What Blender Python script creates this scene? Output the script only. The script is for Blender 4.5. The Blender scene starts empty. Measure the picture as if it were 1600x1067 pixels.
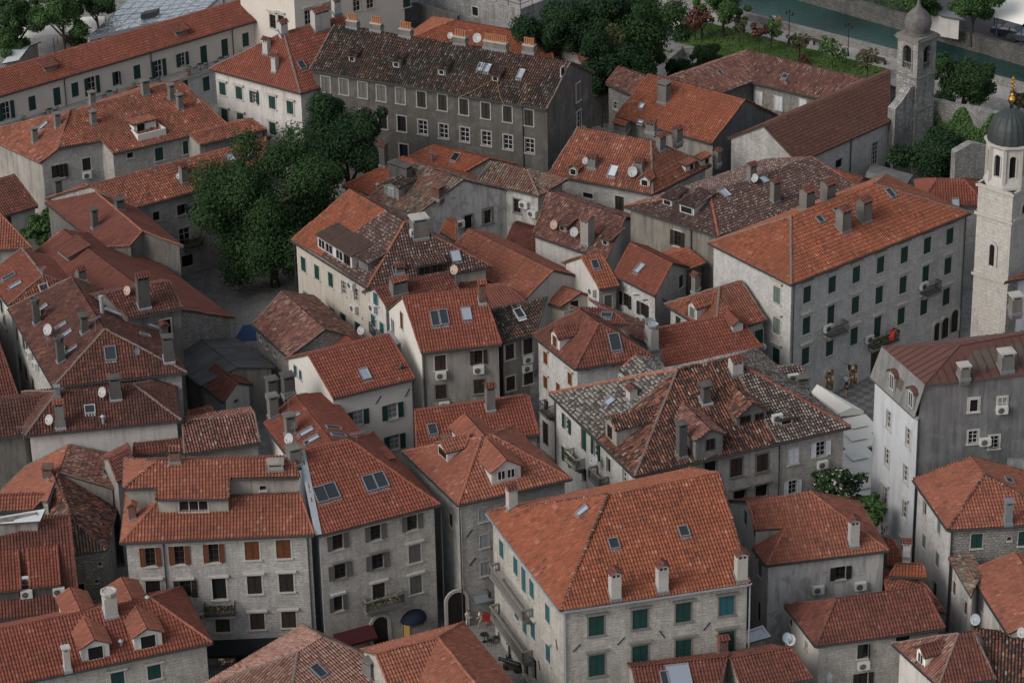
import bpy, math, random
from mathutils import Vector, Matrix
random.seed(11)
SC = bpy.context.scene
COL = SC.collection
Z3 = Vector((0, 0, 1))

# ------------------------------------------------------------------ camera
CAM_H, FPX, PITCH, ROLL = 136.0, 4800.0, math.radians(27.0), math.radians(1.2)
_f = Vector((0, math.cos(PITCH), -math.sin(PITCH)))
_r0 = Vector((1, 0, 0)); _u0 = Vector((0, math.sin(PITCH), math.cos(PITCH)))
CR = _r0 * math.cos(ROLL) - _u0 * math.sin(ROLL)
CU = _u0 * math.cos(ROLL) + _r0 * math.sin(ROLL)
CO = Vector((0, 0, CAM_H))

def full(p, t):
    """survey point: (x, y) in the enlargement t (row, column), or (t, x, y) -> photo pixel"""
    if len(p) == 3: t, x, y = p
    else: x, y = p
    if t == 0: return (x, y)
    r, c = divmod(t, 10)
    return ((0, 400, 800, 1180)[c - 1] + x * .2625, (0, 260, 520, 787)[r - 1] + y * .2625)
def ray(q): return CR * ((q[0] - 800) / FPX) - CU * ((q[1] - 533.5) / FPX) + _f
def at_z(q, z):
    d = ray(q); return CO + d * ((z - CAM_H) / d.z)
def at_plane(q, p0, n):
    d = ray(q); return CO + d * ((p0 - CO).dot(n) / d.dot(n))
def proj(p):
    v = p - CO; w = v.dot(_f)
    return (800 + FPX * v.dot(CR) / w, 533.5 - FPX * v.dot(CU) / w)

# ------------------------------------------------------------------ objects
def tag(o, label=None, cat=None, group=None, kind=None):
    for k, v in (('label', label), ('category', cat), ('group', group), ('kind', kind)):
        if v: o[k] = v
    return o
def empty(name, loc, label=None, cat=None, group=None, rz=0.0):
    o = bpy.data.objects.new(name, None); COL.objects.link(o)
    o.location = loc; o.rotation_euler = (0, 0, rz); o.empty_display_size = .5
    return tag(o, label, cat, group)

class MB:
    """collects polygons, builds ONE mesh object"""
    def __init__(s): s.v = []; s.f = []; s.uv = []; s.m = []
    def poly(s, pts, m=0, uv=None):
        n = len(s.v); s.v += [tuple(p) for p in pts]; s.f.append(list(range(n, n + len(pts)))); s.m.append(m)
        s.uv += uv if uv else [(0, 0)] * len(pts)
    def box(s, c, ax, ay, az, m=0, taper=1.0):
        """c centre; ax, ay, az half-axis vectors; uv in metres"""
        P = {}
        for i in (-1, 1):
            for j in (-1, 1):
                for k in (-1, 1):
                    tt = taper if k > 0 else 1
                    P[i, j, k] = c + ax * (i * tt) + ay * (j * tt) + az * k
        lx, ly, lz = 2 * ax.length, 2 * ay.length, 2 * az.length
        def q(a, b, c_, d, w, h): s.poly([P[a], P[b], P[c_], P[d]], m, [(0, 0), (w, 0), (w, h), (0, h)])
        q((-1, -1, -1), (1, -1, -1), (1, -1, 1), (-1, -1, 1), lx, lz)
        q((1, -1, -1), (1, 1, -1), (1, 1, 1), (1, -1, 1), ly, lz)
        q((1, 1, -1), (-1, 1, -1), (-1, 1, 1), (1, 1, 1), lx, lz)
        q((-1, 1, -1), (-1, -1, -1), (-1, -1, 1), (-1, 1, 1), ly, lz)
        q((-1, -1, 1), (1, -1, 1), (1, 1, 1), (-1, 1, 1), lx, ly)
        q((-1, 1, -1), (1, 1, -1), (1, -1, -1), (-1, -1, -1), lx, ly)
    def bar(s, a, b, w, h=None, m=0, up=Z3):
        h = h or w; d = b - a
        if d.length < 1e-5: return
        x = d.cross(up)
        if x.length < 1e-4: x = d.cross(Vector((1, 0, 0)))
        x.normalize(); y = x.cross(d).normalized()
        s.box((a + b) / 2, d / 2, x * (w / 2), y * (h / 2), m)
    def tube(s, pts, r, n=6, m=0, cap=True):
        rings = []
        for i, p in enumerate(pts):
            d = (pts[min(i + 1, len(pts) - 1)] - pts[max(i - 1, 0)])
            d.normalize()
            x = d.cross(Z3)
            if x.length < 1e-3: x = d.cross(Vector((0, 1, 0)))
            x.normalize(); y = x.cross(d)
            rr = r[i] if isinstance(r, (list, tuple)) else r
            rings.append([p + (x * math.cos(k * 2 * math.pi / n) + y * math.sin(k * 2 * math.pi / n)) * rr for k in range(n)])
        for a, b in zip(rings, rings[1:]):
            for k in range(n):
                s.poly([a[k], a[(k + 1) % n], b[(k + 1) % n], b[k]], m)
        if cap: s.poly(rings[0][::-1], m); s.poly(rings[-1], m)
    def lathe(s, c, prof, n=24, m=0, rib=0, a0=0.0):
        """prof list of (r, z) about vertical axis at c"""
        R = []
        for r, z in prof:
            R.append([c + Vector(((r + (rib if (k % 2) else 0)) * math.cos(a0 + 2 * math.pi * k / n), (r + (rib if (k % 2) else 0)) * math.sin(a0 + 2 * math.pi * k / n), z)) for k in range(n)])
        for (a, pa), (b, pb) in zip(zip(R, prof), zip(R[1:], prof[1:])):
            for k in range(n):
                k2 = (k + 1) % n; u0, u1 = k * pa[0] * 6.28 / n, (k + 1) * pa[0] * 6.28 / n
                s.poly([a[k], a[k2], b[k2], b[k]], m, [(u0, pa[1]), (u1, pa[1]), (u1, pb[1]), (u0, pb[1])])
        s.poly(R[-1], m); s.poly(R[0][::-1], m)
    def build(s, name, mats, parent=None, smooth=False):
        me = bpy.data.meshes.new(name)
        org = parent_origin(parent)
        me.from_pydata([(x - org.x, y - org.y, z - org.z) for x, y, z in s.v], [], s.f)
        ul = me.uv_layers.new(name='UVMap')
        flat = [c for p in s.uv for c in p]
        ul.data.foreach_set('uv', flat)
        if not isinstance(mats, (list, tuple)): mats = [mats]
        for m in mats: me.materials.append(m)
        if len(mats) > 1: me.polygons.foreach_set('material_index', s.m)
        if smooth: me.polygons.foreach_set('use_smooth', [True] * len(s.f))
        me.update()
        o = bpy.data.objects.new(name, me); COL.objects.link(o)
        if parent: o.parent = parent
        return o
def parent_origin(p):
    o = Vector((0, 0, 0))
    while p is not None:
        o += Vector(p.location); p = p.parent
    return o

# ------------------------------------------------------------------ materials
class NT:
    def __init__(s, name):
        s.mat = bpy.data.materials.new(name); s.mat.use_nodes = True
        s.t = s.mat.node_tree; s.b = s.t.nodes['Principled BSDF']
        s.b.inputs['Roughness'].default_value = .85
        s.b.inputs['Specular IOR Level'].default_value = .25
    def n(s, typ, **kw):
        nd = s.t.nodes.new(typ)
        for k, v in kw.items(): setattr(nd, k, v)
        return nd
    def l(s, a, b): s.t.links.new(a, b)
    def inp(s, sock, v):
        if hasattr(v, 'is_output'): s.l(v, sock)
        else: sock.default_value = v
    def math(s, op, a, b=None, c=None, clamp=False):
        nd = s.n('ShaderNodeMath', operation=op, use_clamp=clamp); s.inp(nd.inputs[0], a)
        if b is not None: s.inp(nd.inputs[1], b)
        if c is not None: s.inp(nd.inputs[2], c)
        return nd.outputs[0]
    def mix(s, fac, a, b, mode='MIX'):
        nd = s.n('ShaderNodeMix', data_type='RGBA', blend_type=mode)
        s.inp(nd.inputs[0], fac); s.inp(nd.inputs[6], col(a)); s.inp(nd.inputs[7], col(b))
        return nd.outputs[2]
    def noise(s, vec, scale, detail=4, rough=.55, dist=0.0):
        nd = s.n('ShaderNodeTexNoise'); nd.inputs['Scale'].default_value = scale
        nd.inputs['Detail'].default_value = detail; nd.inputs['Roughness'].default_value = rough
        nd.inputs['Distortion'].default_value = dist
        s.l(vec, nd.inputs['Vector']); return nd.outputs['Fac']
    def ramp(s, fac, stops, interp='LINEAR'):
        nd = s.n('ShaderNodeValToRGB'); cr = nd.color_ramp; cr.interpolation = interp
        while len(cr.elements) < len(stops): cr.elements.new(.5)
        for e, (p, c) in zip(cr.elements, stops): e.position = p; e.color = col(c)
        s.inp(nd.inputs[0], fac); return nd.outputs[0]
    def obj(s): return s.n('ShaderNodeTexCoord').outputs['Object']
    def pos(s): return s.n('ShaderNodeNewGeometry').outputs['Position']
    def uv(s): return s.n('ShaderNodeUVMap').outputs['UV']
    def scale(s, vec, x, y, z=1):
        nd = s.n('ShaderNodeMapping'); nd.inputs['Scale'].default_value = (x, y, z); s.l(vec, nd.inputs['Vector']); return nd.outputs[0]
    def bump(s, h, dist=.02, strength=1.0, normal=None):
        nd = s.n('ShaderNodeBump'); nd.inputs['Distance'].default_value = dist; nd.inputs['Strength'].default_value = strength
        s.l(h, nd.inputs['Height'])
        if normal is not None: s.l(normal, nd.inputs['Normal'])
        return nd.outputs[0]
    def out(s, color=None, normal=None, rough=None, metal=None, spec=None):
        if color is not None: s.inp(s.b.inputs['Base Color'], col(color))
        if normal is not None: s.l(normal, s.b.inputs['Normal'])
        if rough is not None: s.inp(s.b.inputs['Roughness'], rough)
        if metal is not None: s.inp(s.b.inputs['Metallic'], metal)
        if spec is not None: s.inp(s.b.inputs['Specular IOR Level'], spec)
        return s.mat
def col(c):
    if hasattr(c, 'is_output'): return c
    if isinstance(c, (tuple, list)) and len(c) == 3: return (c[0], c[1], c[2], 1)
    return c

TP = .26
def tile_mat(name, pal, dark=(.03, .024, .02), damt=.35, dthr=.5, cw=TP, cl=.40, patch=None, pamt=0.0, seed=0.0, lip=.05, jit=.15, pan=None, nose=0.0, var=.2, fine_amt=.35):
    """clay tiles: one colour per tile from pal, weathered by broad noise; pan = colour of the channel tiles between the cover tiles"""
    t = NT(name); uv = t.uv(); sp = t.n('ShaderNodeSeparateXYZ'); t.l(uv, sp.inputs[0])
    un = t.math('DIVIDE', sp.outputs[0], cw); cu = t.math('FLOOR', un)
    v = t.math('DIVIDE', sp.outputs[1], cl)
    rv = t.math('FLOOR', v)
    cb = t.n('ShaderNodeCombineXYZ'); t.l(cu, cb.inputs[0]); t.l(rv, cb.inputs[1]); cb.inputs[2].default_value = seed
    wn = t.n('ShaderNodeTexWhiteNoise', noise_dimensions='3D'); t.l(cb.outputs[0], wn.inputs['Vector'])
    tot = sum(w for w, c in pal); acc = 0; stops = []
    for w, c in pal: stops.append((acc / tot, c)); acc += w
    c = t.ramp(wn.outputs['Value'], stops, 'CONSTANT')
    sepc = t.n('ShaderNodeSeparateColor'); t.l(wn.outputs['Color'], sepc.inputs[0])
    br = t.math('MULTIPLY_ADD', sepc.outputs[1], var, 1 - var / 2)
    cbr = t.n('ShaderNodeCombineColor')
    for i in range(3): t.l(br, cbr.inputs[i])
    c = t.mix(1.0, c, cbr.outputs[0], 'MULTIPLY')
    pos = t.pos()
    if patch:
        n2 = t.noise(pos, .22, 3, .6)
        n2 = t.math('ADD', n2, t.math('MULTIPLY_ADD', sepc.outputs[2], .30, -.15))
        f = t.math('MULTIPLY', t.ramp(n2, [(.47, (0, 0, 0)), (.57, (1, 1, 1))]), pamt)
        c = t.mix(f, c, patch)
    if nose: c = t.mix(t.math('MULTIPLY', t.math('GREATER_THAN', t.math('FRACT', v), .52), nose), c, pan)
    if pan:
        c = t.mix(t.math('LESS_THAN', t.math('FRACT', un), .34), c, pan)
    n1 = t.noise(pos, .7, 6, .72)
    n1 = t.math('ADD', n1, t.math('MULTIPLY_ADD', sepc.outputs[0], .10, -.05))
    f = t.math('MULTIPLY', t.ramp(n1, [(dthr - .08, (0, 0, 0)), (dthr + .14, (1, 1, 1))]), damt)
    c = t.mix(f, c, dark)
    big = t.noise(pos, .16, 3, .5)
    c = t.mix(t.math('MULTIPLY_ADD', big, .9, -.30, clamp=True), c, t.mix(.45, c, (.05, .036, .03)))
    fine = t.noise(pos, 9.0, 3, .6)
    c = t.mix(t.math('MULTIPLY_ADD', fine, fine_amt * 1.4, -fine_amt * .5, clamp=True), c, (.07, .055, .048))
    return t.out(c, t.bump(fine, .012, .8), .8)

def stone_mat(name, c1, c2, mortar, bw=.55, bh=.27, dirt=(.06, .055, .05), damt=.5, warp=.05, msize=.012):
    t = NT(name); uv = t.uv(); pos = t.pos()
    nz = t.n('ShaderNodeTexNoise'); nz.inputs['Scale'].default_value = 1.3; t.l(pos, nz.inputs['Vector'])
    wv = t.n('ShaderNodeVectorMath', operation='SCALE'); wv.inputs['Scale'].default_value = warp * 2; t.l(nz.outputs['Color'], wv.inputs[0])
    ad = t.n('ShaderNodeVectorMath', operation='ADD'); t.l(uv, ad.inputs[0]); t.l(wv.outputs[0], ad.inputs[1])
    bk = t.n('ShaderNodeTexBrick'); t.l(ad.outputs[0], bk.inputs['Vector'])
    bk.inputs['Scale'].default_value = 1; bk.inputs['Brick Width'].default_value = bw; bk.inputs['Row Height'].default_value = bh
    bk.inputs['Mortar Size'].default_value = msize; bk.inputs['Mortar Smooth'].default_value = .3; bk.inputs['Bias'].default_value = -.1
    bk.inputs['Color1'].default_value = col(c1); bk.inputs['Color2'].default_value = col(c2); bk.inputs['Mortar'].default_value = col(mortar)
    c = bk.outputs['Color']
    big = t.noise(pos, .35, 5, .65)
    st = t.noise(t.scale(uv, 1.6, .16), 1.0, 5, .65)
    f = t.math('MULTIPLY', t.ramp(t.math('MULTIPLY_ADD', st, .6, t.math('MULTIPLY', big, .4)), [(.46, (0, 0, 0)), (.64, (1, 1, 1))]), damt)
    c = t.mix(f, c, dirt)
    pt = t.noise(pos, .9, 5, .68, .5)
    c = t.mix(t.math('MULTIPLY', t.ramp(pt, [(.53, (0, 0, 0)), (.60, (1, 1, 1))]), .45), c, tuple(x * .72 for x in c2))
    fine = t.noise(pos, 5.0, 4, .7)
    c = t.mix(t.math('MULTIPLY_ADD', fine, 1.5, -.62, clamp=True), c, tuple(x * .35 for x in c2))
    sp_ = t.noise(pos, 1.9, 6, .75)
    c = t.mix(t.math('MULTIPLY', t.ramp(sp_, [(.60, (0, 0, 0)), (.70, (1, 1, 1))]), .55), c, tuple(x * .38 for x in c2))
    c = t.mix(t.math('MULTIPLY', t.ramp(sp_, [(.30, (1, 1, 1)), (.40, (0, 0, 0))]), .5), c, tuple(min(1, x * 1.3) for x in c1))
    h = t.math('ADD', t.math('MULTIPLY', t.math('SUBTRACT', 1.0, bk.outputs['Fac']), 1.0), t.math('MULTIPLY', fine, 1.2))
    return t.out(c, t.bump(h, .02, .9), .9)

def plaster_mat(name, c1, c2, dirt=(.07, .065, .06), damt=.5, lo=.47, hi=.62, flake=None, famt=0.0):
    t = NT(name); uv = t.uv(); pos = t.pos()
    big = t.noise(pos, .5, 6, .65)
    c = t.mix(t.ramp(big, [(.35, (0, 0, 0)), (.65, (1, 1, 1))]), c1, c2)
    st = t.noise(t.scale(uv, 1.3, .13), 1.0, 6, .7)
    f = t.math('MULTIPLY', t.ramp(st, [(lo, (0, 0, 0)), (hi, (1, 1, 1))]), damt)
    c = t.mix(f, c, dirt)
    if flake:
        fl = t.noise(pos, .8, 5, .6, .6)
        c = t.mix(t.math('MULTIPLY', t.ramp(fl, [(.56, (0, 0, 0)), (.585, (1, 1, 1))]), famt), c, flake)
    fine = t.noise(pos, 7.0, 4, .7)
    c = t.mix(t.math('MULTIPLY_ADD', fine, .7, -.28, clamp=True), c, dirt)
    return t.out(c, t.bump(fine, .01, .6), .92)

def plain_mat(name, c, rough=.6, metal=0.0, spec=.3, var=.25):
    t = NT(name); n = t.noise(t.pos(), 2.5, 5, .65)
    d = tuple(x * (1 - var) for x in c[:3]); b = tuple(min(1, x * (1 + var)) for x in c[:3])
    return t.out(t.mix(n, d, b), None, rough, metal, spec)
def emit_mat(name, c, s):
    t = NT(name); t.b.inputs['Emission Color'].default_value = col(c); t.b.inputs['Emission Strength'].default_value = s
    return t.out((.05, .04, .03))
# ------------------------------------------------------------------ palette
M = {}
G = lambda v: (v, v * .97, v * .93)
M['orange'] = tile_mat('clay_tiles_orange', [(5, (.335, .108, .058)), (4, (.305, .096, .052)), (3, (.36, .122, .066)), (1.2, (.26, .084, .048)), (.6, (.41, .19, .13)), (.3, (.17, .075, .055))], damt=.30, dthr=.58, patch=(.20, .072, .042), pamt=0.4)
M['orange2'] = tile_mat('clay_tiles_orange_worn', [(5, (.31, .108, .064)), (4, (.27, .09, .056)), (3, (.34, .128, .080)), (1.4, (.22, .088, .066)), (.9, (.43, .25, .19)), (.5, (.14, .07, .056))], damt=.45, dthr=.55, patch=(.16, .068, .046), pamt=0.5)
M['salmon'] = tile_mat('clay_tiles_salmon', [(5, (.32, .118, .075)), (4, (.295, .106, .068)), (3, (.345, .132, .085)), (.8, (.40, .19, .14)), (.4, (.20, .085, .065))], damt=.26, dthr=.58, patch=(.20, .076, .050), pamt=0.4)
M['red'] = tile_mat('clay_tiles_red', [(5, (.25, .078, .050)), (4, (.232, .071, .046)), (3, (.27, .087, .057)), (.6, (.31, .12, .09)), (.25, (.16, .062, .048))], damt=.26, dthr=.58, jit=.04, patch=(.165, .055, .038), pamt=0.4)
M['redbrown'] = tile_mat('clay_tiles_red_brown', [(5, (.19, .066, .047)), (4, (.17, .059, .043)), (3, (.21, .074, .052)), (.8, (.26, .11, .085)), (.6, (.12, .053, .043))], damt=.45, dthr=.54, jit=.08, patch=(.105, .042, .033), pamt=0.5)
M['brown'] = tile_mat('clay_tiles_dark_brown', [(4, (.150, .058, .044)), (4, (.125, .050, .040)), (3, (.18, .068, .050)), (1.5, (.09, .04, .034)), (.8, (.25, .11, .08))], damt=.6, dthr=.51, patch=(.085, .038, .031), pamt=0.5)
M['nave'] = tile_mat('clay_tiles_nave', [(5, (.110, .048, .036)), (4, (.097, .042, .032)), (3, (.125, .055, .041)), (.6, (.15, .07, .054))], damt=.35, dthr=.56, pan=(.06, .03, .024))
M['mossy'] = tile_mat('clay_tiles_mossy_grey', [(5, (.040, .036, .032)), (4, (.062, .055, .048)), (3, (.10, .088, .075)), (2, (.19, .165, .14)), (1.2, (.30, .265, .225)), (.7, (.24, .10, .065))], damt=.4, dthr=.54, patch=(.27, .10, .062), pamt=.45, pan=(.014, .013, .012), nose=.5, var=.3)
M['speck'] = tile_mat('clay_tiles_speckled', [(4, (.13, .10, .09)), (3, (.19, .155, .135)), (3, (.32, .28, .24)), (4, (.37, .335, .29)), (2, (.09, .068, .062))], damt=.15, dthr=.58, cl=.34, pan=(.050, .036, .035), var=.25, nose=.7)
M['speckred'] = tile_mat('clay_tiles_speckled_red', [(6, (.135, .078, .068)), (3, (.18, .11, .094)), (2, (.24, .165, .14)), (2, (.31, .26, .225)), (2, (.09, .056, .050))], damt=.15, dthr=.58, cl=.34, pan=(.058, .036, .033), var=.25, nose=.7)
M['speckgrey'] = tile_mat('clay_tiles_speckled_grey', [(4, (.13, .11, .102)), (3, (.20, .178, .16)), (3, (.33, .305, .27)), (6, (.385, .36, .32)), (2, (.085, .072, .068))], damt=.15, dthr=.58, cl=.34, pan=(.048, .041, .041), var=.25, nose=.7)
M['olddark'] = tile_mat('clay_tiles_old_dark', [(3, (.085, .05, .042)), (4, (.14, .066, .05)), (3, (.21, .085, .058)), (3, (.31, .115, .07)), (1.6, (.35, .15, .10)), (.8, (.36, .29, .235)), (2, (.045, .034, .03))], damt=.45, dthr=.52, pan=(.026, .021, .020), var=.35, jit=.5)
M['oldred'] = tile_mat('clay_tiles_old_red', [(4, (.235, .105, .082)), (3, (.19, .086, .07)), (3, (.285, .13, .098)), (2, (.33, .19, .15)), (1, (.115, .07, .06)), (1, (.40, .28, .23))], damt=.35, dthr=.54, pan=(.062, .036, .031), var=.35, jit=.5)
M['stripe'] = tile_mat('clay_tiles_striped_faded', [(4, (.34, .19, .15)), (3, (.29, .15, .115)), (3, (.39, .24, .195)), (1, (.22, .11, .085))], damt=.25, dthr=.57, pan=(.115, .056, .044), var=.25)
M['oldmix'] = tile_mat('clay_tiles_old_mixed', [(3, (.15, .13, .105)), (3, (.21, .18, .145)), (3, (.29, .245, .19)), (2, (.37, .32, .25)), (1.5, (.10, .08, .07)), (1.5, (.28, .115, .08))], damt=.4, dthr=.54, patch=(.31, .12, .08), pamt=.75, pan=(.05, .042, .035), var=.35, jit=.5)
M['felt'] = plaster_mat('roof_felt_grey', (.085, .086, .088), (.12, .12, .12), (.045, .045, .045), .5)
M['slabgrey'] = plaster_mat('roof_concrete_grey', (.16, .16, .16), (.22, .22, .215), (.08, .08, .075), .5)
def sheet_mat(name, c, seam=.62):
    t = NT(name); uv = t.uv(); pos = t.pos(); n = t.noise(pos, .5, 5, .6); f = t.noise(t.scale(uv, 2.0, .2), 1, 4, .6)
    cc = t.mix(n, tuple(x * .82 for x in c), tuple(x * 1.15 for x in c))
    cc = t.mix(t.math('MULTIPLY_ADD', f, .8, -.32, clamp=True), cc, tuple(x * .55 for x in c))
    return t.out(cc, None, .55, 0.0, .4)
M['sheet'] = sheet_mat('painted_sheet_roof', (.108, .048, .039))
M['smooth'] = tile_mat('smooth_red_panels', [(5, (.212, .076, .056)), (4, (.198, .070, .052)), (3, (.228, .083, .061)), (.5, (.17, .062, .047))], damt=.35, dthr=.55, cl=.9, jit=0, var=.12, patch=(.16, .060, .046), pamt=.5)
M['shingle'] = tile_mat('brown_shingles', [(4, (.06, .036, .028)), (3, (.05, .031, .025)), (3, (.072, .043, .033))], damt=.3, dthr=.55, cw=.2, cl=.25, lip=.012, jit=0)
M['whitesheet'] = plain_mat('white_roof_panel', (.52, .55, .57), .5)
# walls
M['stone'] = stone_mat('limestone_wall', (.45, .435, .415), (.37, .356, .338), (.335, .322, .305), damt=.5, dirt=(.17, .163, .154), warp=.22)
M['stone_l'] = stone_mat('limestone_wall_light', (.545, .535, .52), (.47, .46, .447), (.425, .415, .403), damt=.4, dirt=(.22, .212, .203), warp=.2)
M['stone_w'] = stone_mat('limestone_wall_warm', (.465, .44, .402), (.39, .367, .334), (.355, .335, .305), damt=.5, dirt=(.17, .16, .145), warp=.22)
M['rubble'] = stone_mat('rubble_wall', (.37, .355, .335), (.24, .23, .215), (.16, .152, .142), bw=.38, bh=.24, damt=.5, warp=.2, msize=.03)
M['darkrubble'] = stone_mat('dark_rubble_wall', (.17, .165, .155), (.10, .098, .092), (.07, .066, .06), bw=.38, bh=.24, damt=.6, warp=.2, msize=.03, dirt=(.035, .034, .03))
M['fort'] = stone_mat('fort_wall', (.38, .38, .375), (.27, .27, .265), (.17, .17, .165), bw=.6, bh=.32, damt=.7, dirt=(.07, .072, .07), msize=.02, warp=.22)
M['plaster'] = plaster_mat('plaster_grey_beige', (.34, .318, .288), (.26, .242, .22), (.10, .094, .087), .55)
M['plaster_c'] = plaster_mat('plaster_cream', (.50, .455, .395), (.44, .40, .345), (.21, .19, .165), .45, .5, .66)
M['plaster_p'] = plaster_mat('plaster_pale', (.56, .535, .51), (.48, .458, .436), (.19, .18, .172), .5, .5, .66)
M['plaster_b'] = plaster_mat('plaster_bluish_white', (.50, .515, .54), (.44, .455, .48), (.24, .245, .25), .45, .50, .66)
M['white'] = plaster_mat('plaster_white', (.60, .575, .53), (.55, .525, .485), (.35, .33, .30), .25, .55, .7)
M['cream'] = plaster_mat('plaster_terrace_cream', (.60, .545, .49), (.55, .50, .45), (.34, .31, .28), .25, .55, .7)
M['dark'] = plaster_mat('plaster_dark_grey', (.082, .077, .071), (.105, .098, .090), (.055, .052, .048), .5, .48, .6, flake=(.19, .185, .175), famt=.25)
M['gable_d'] = plaster_mat('plaster_gable_grey', (.135, .125, .115), (.10, .093, .087), (.05, .048, .046), .6, .48, .62, flake=(.24, .235, .23), famt=.25)
M['gable_b'] = plaster_mat('plaster_gable_blue_grey', (.17, .175, .18), (.125, .13, .135), (.055, .057, .06), .6, .46, .6)
M['soot'] = plaster_mat('plaster_sooty', (.15, .15, .152), (.20, .20, .20), (.075, .075, .077), .6, .44, .6, flake=(.26, .26, .262), famt=.22)
M['peel'] = plaster_mat('plaster_peeling', (.52, .508, .49), (.41, .40, .385), (.17, .166, .16), .6, .47, .62, flake=(.21, .203, .19), famt=.5)
M['drab'] = plaster_mat('plaster_drab', (.245, .225, .195), (.19, .174, .15), (.075, .07, .063), .6, .46, .62)
M['concrete'] = plaster_mat('concrete_grey', (.185, .172, .158), (.135, .127, .117), (.055, .053, .05), .6, .45, .62)
M['concrete_d'] = plaster_mat('concrete_dark', (.10, .095, .09), (.07, .067, .064), (.03, .03, .029), .6, .45, .62)
M['chimwhite'] = plaster_mat('chimney_render_pale', (.44, .42, .39), (.36, .345, .32), (.12, .115, .105), .5, .5, .66)
M['ruin'] = stone_mat('ruin_masonry', (.40, .39, .375), (.22, .215, .205), (.17, .165, .157), bw=.42, bh=.26, damt=.85, dirt=(.085, .086, .080), warp=.3, msize=.03)
M['stone_s'] = stone_mat('smooth_ashlar', (.50, .475, .435), (.46, .438, .402), (.43, .41, .378), bw=.8, bh=.36, damt=.3, dirt=(.26, .245, .225), warp=.05)
M['trim_m'] = plain_mat('stone_trim_grey', (.27, .26, .245), .9)
# trim
M['trim'] = plain_mat('stone_trim', (.40, .38, .345), .9)
M['trim_d'] = plain_mat('stone_trim_weathered', (.17, .16, .148), .9, var=.4)
M['under'] = plain_mat('eave_underside', (.09, .075, .06), .9)
M['capmort'] = plain_mat('ridge_mortar', (.17, .125, .105), .9, var=.5)
M['metal'] = plain_mat('grey_sheet_metal', (.22, .235, .25), .45, .3)
M['zinc'] = plain_mat('zinc_flashing', (.36, .39, .42), .42, .4)
M['pipe'] = plain_mat('downpipe_dark', (.05, .052, .056), .5)
M['iron'] = plain_mat('black_iron', (.02, .021, .022), .5)
M['wood_w'] = plain_mat('white_window_paint', (.48, .48, .47), .5)
M['wood_b'] = plain_mat('brown_window_frame', (.05, .028, .018), .6)
SHUT = {'g': (.010, .042, .036), 't': (.02, .085, .10), 'b': (.105, .035, .014), 'k': (.019, .016, .014), 'w': (.56, .58, .60),
        'y': (.10, .095, .088), 'd': (.035, .024, .020), 'p': (.10, .135, .125), 'l': (.26, .29, .31)}
for k, c in SHUT.items(): M['sh_' + k] = plain_mat('shutter_paint_' + k, c, .6, var=.3)
t_ = NT('window_glass_dark'); M['glass'] = t_.out((.012, .014, .017), None, .06, 0, .6)
t_ = NT('curtain_glass'); M['curtain'] = t_.out(t_.mix(t_.noise(t_.scale(t_.uv(), 9, .6), 1, 3), (.10, .105, .11), (.30, .305, .31)), None, .35, 0, .5)
t_ = NT('skylight_glass'); M['sky_d'] = t_.out((.02, .026, .033), None, .05, 0, .8)
t_ = NT('skylight_mirror_glass'); M['sky_b'] = t_.out((.95, .97, .99), None, .10, 1.0, .5)
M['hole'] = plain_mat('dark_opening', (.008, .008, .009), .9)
M['ac'] = plain_mat('ac_casing', (.50, .50, .48), .5, var=.1)
M['grille'] = plain_mat('fan_grille', (.10, .10, .10), .6)
M['dish'] = plain_mat('dish_paint', (.36, .365, .37), .4, var=.1)
M['dish_r'] = plain_mat('dish_rusty', (.42, .30, .24), .6, var=.4)
M['dish_b'] = plain_mat('dish_blue_grey', (.30, .36, .40), .4)
M['canvas'] = plain_mat('cream_canvas', (.80, .78, .71), .8, var=.05)
M['terracotta'] = plain_mat('terracotta', (.34, .15, .075), .8, var=.4)
M['brick'] = stone_mat('chimney_brick', (.20, .075, .05), (.14, .055, .04), (.20, .18, .16), bw=.25, bh=.08)
M['plant'] = plain_mat('pot_plant_green', (.05, .085, .025), .7, var=.5)
M['pinkflower'] = plain_mat('flowers_pink', (.35, .10, .10), .7, var=.4)

FLAT = {'felt', 'sheet', 'slabgrey', 'whitesheet', 'metal', 'shingle'}
PROF = [(0.0, 0.0), (.30, 0.0), (.45, .085), (.82, .085)]
COURSE = {'speck': .34, 'speckred': .34, 'speckgrey': .34, 'smooth': .9}
WORN = {'mossy': 1.0, 'olddark': 1.3, 'oldred': .9, 'oldmix': 1.2, 'speck': .45, 'speckred': .45, 'speckgrey': .45, 'brown': .45, 'orange2': .35, 'nave': .15}
RT = random.Random(5)

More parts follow.
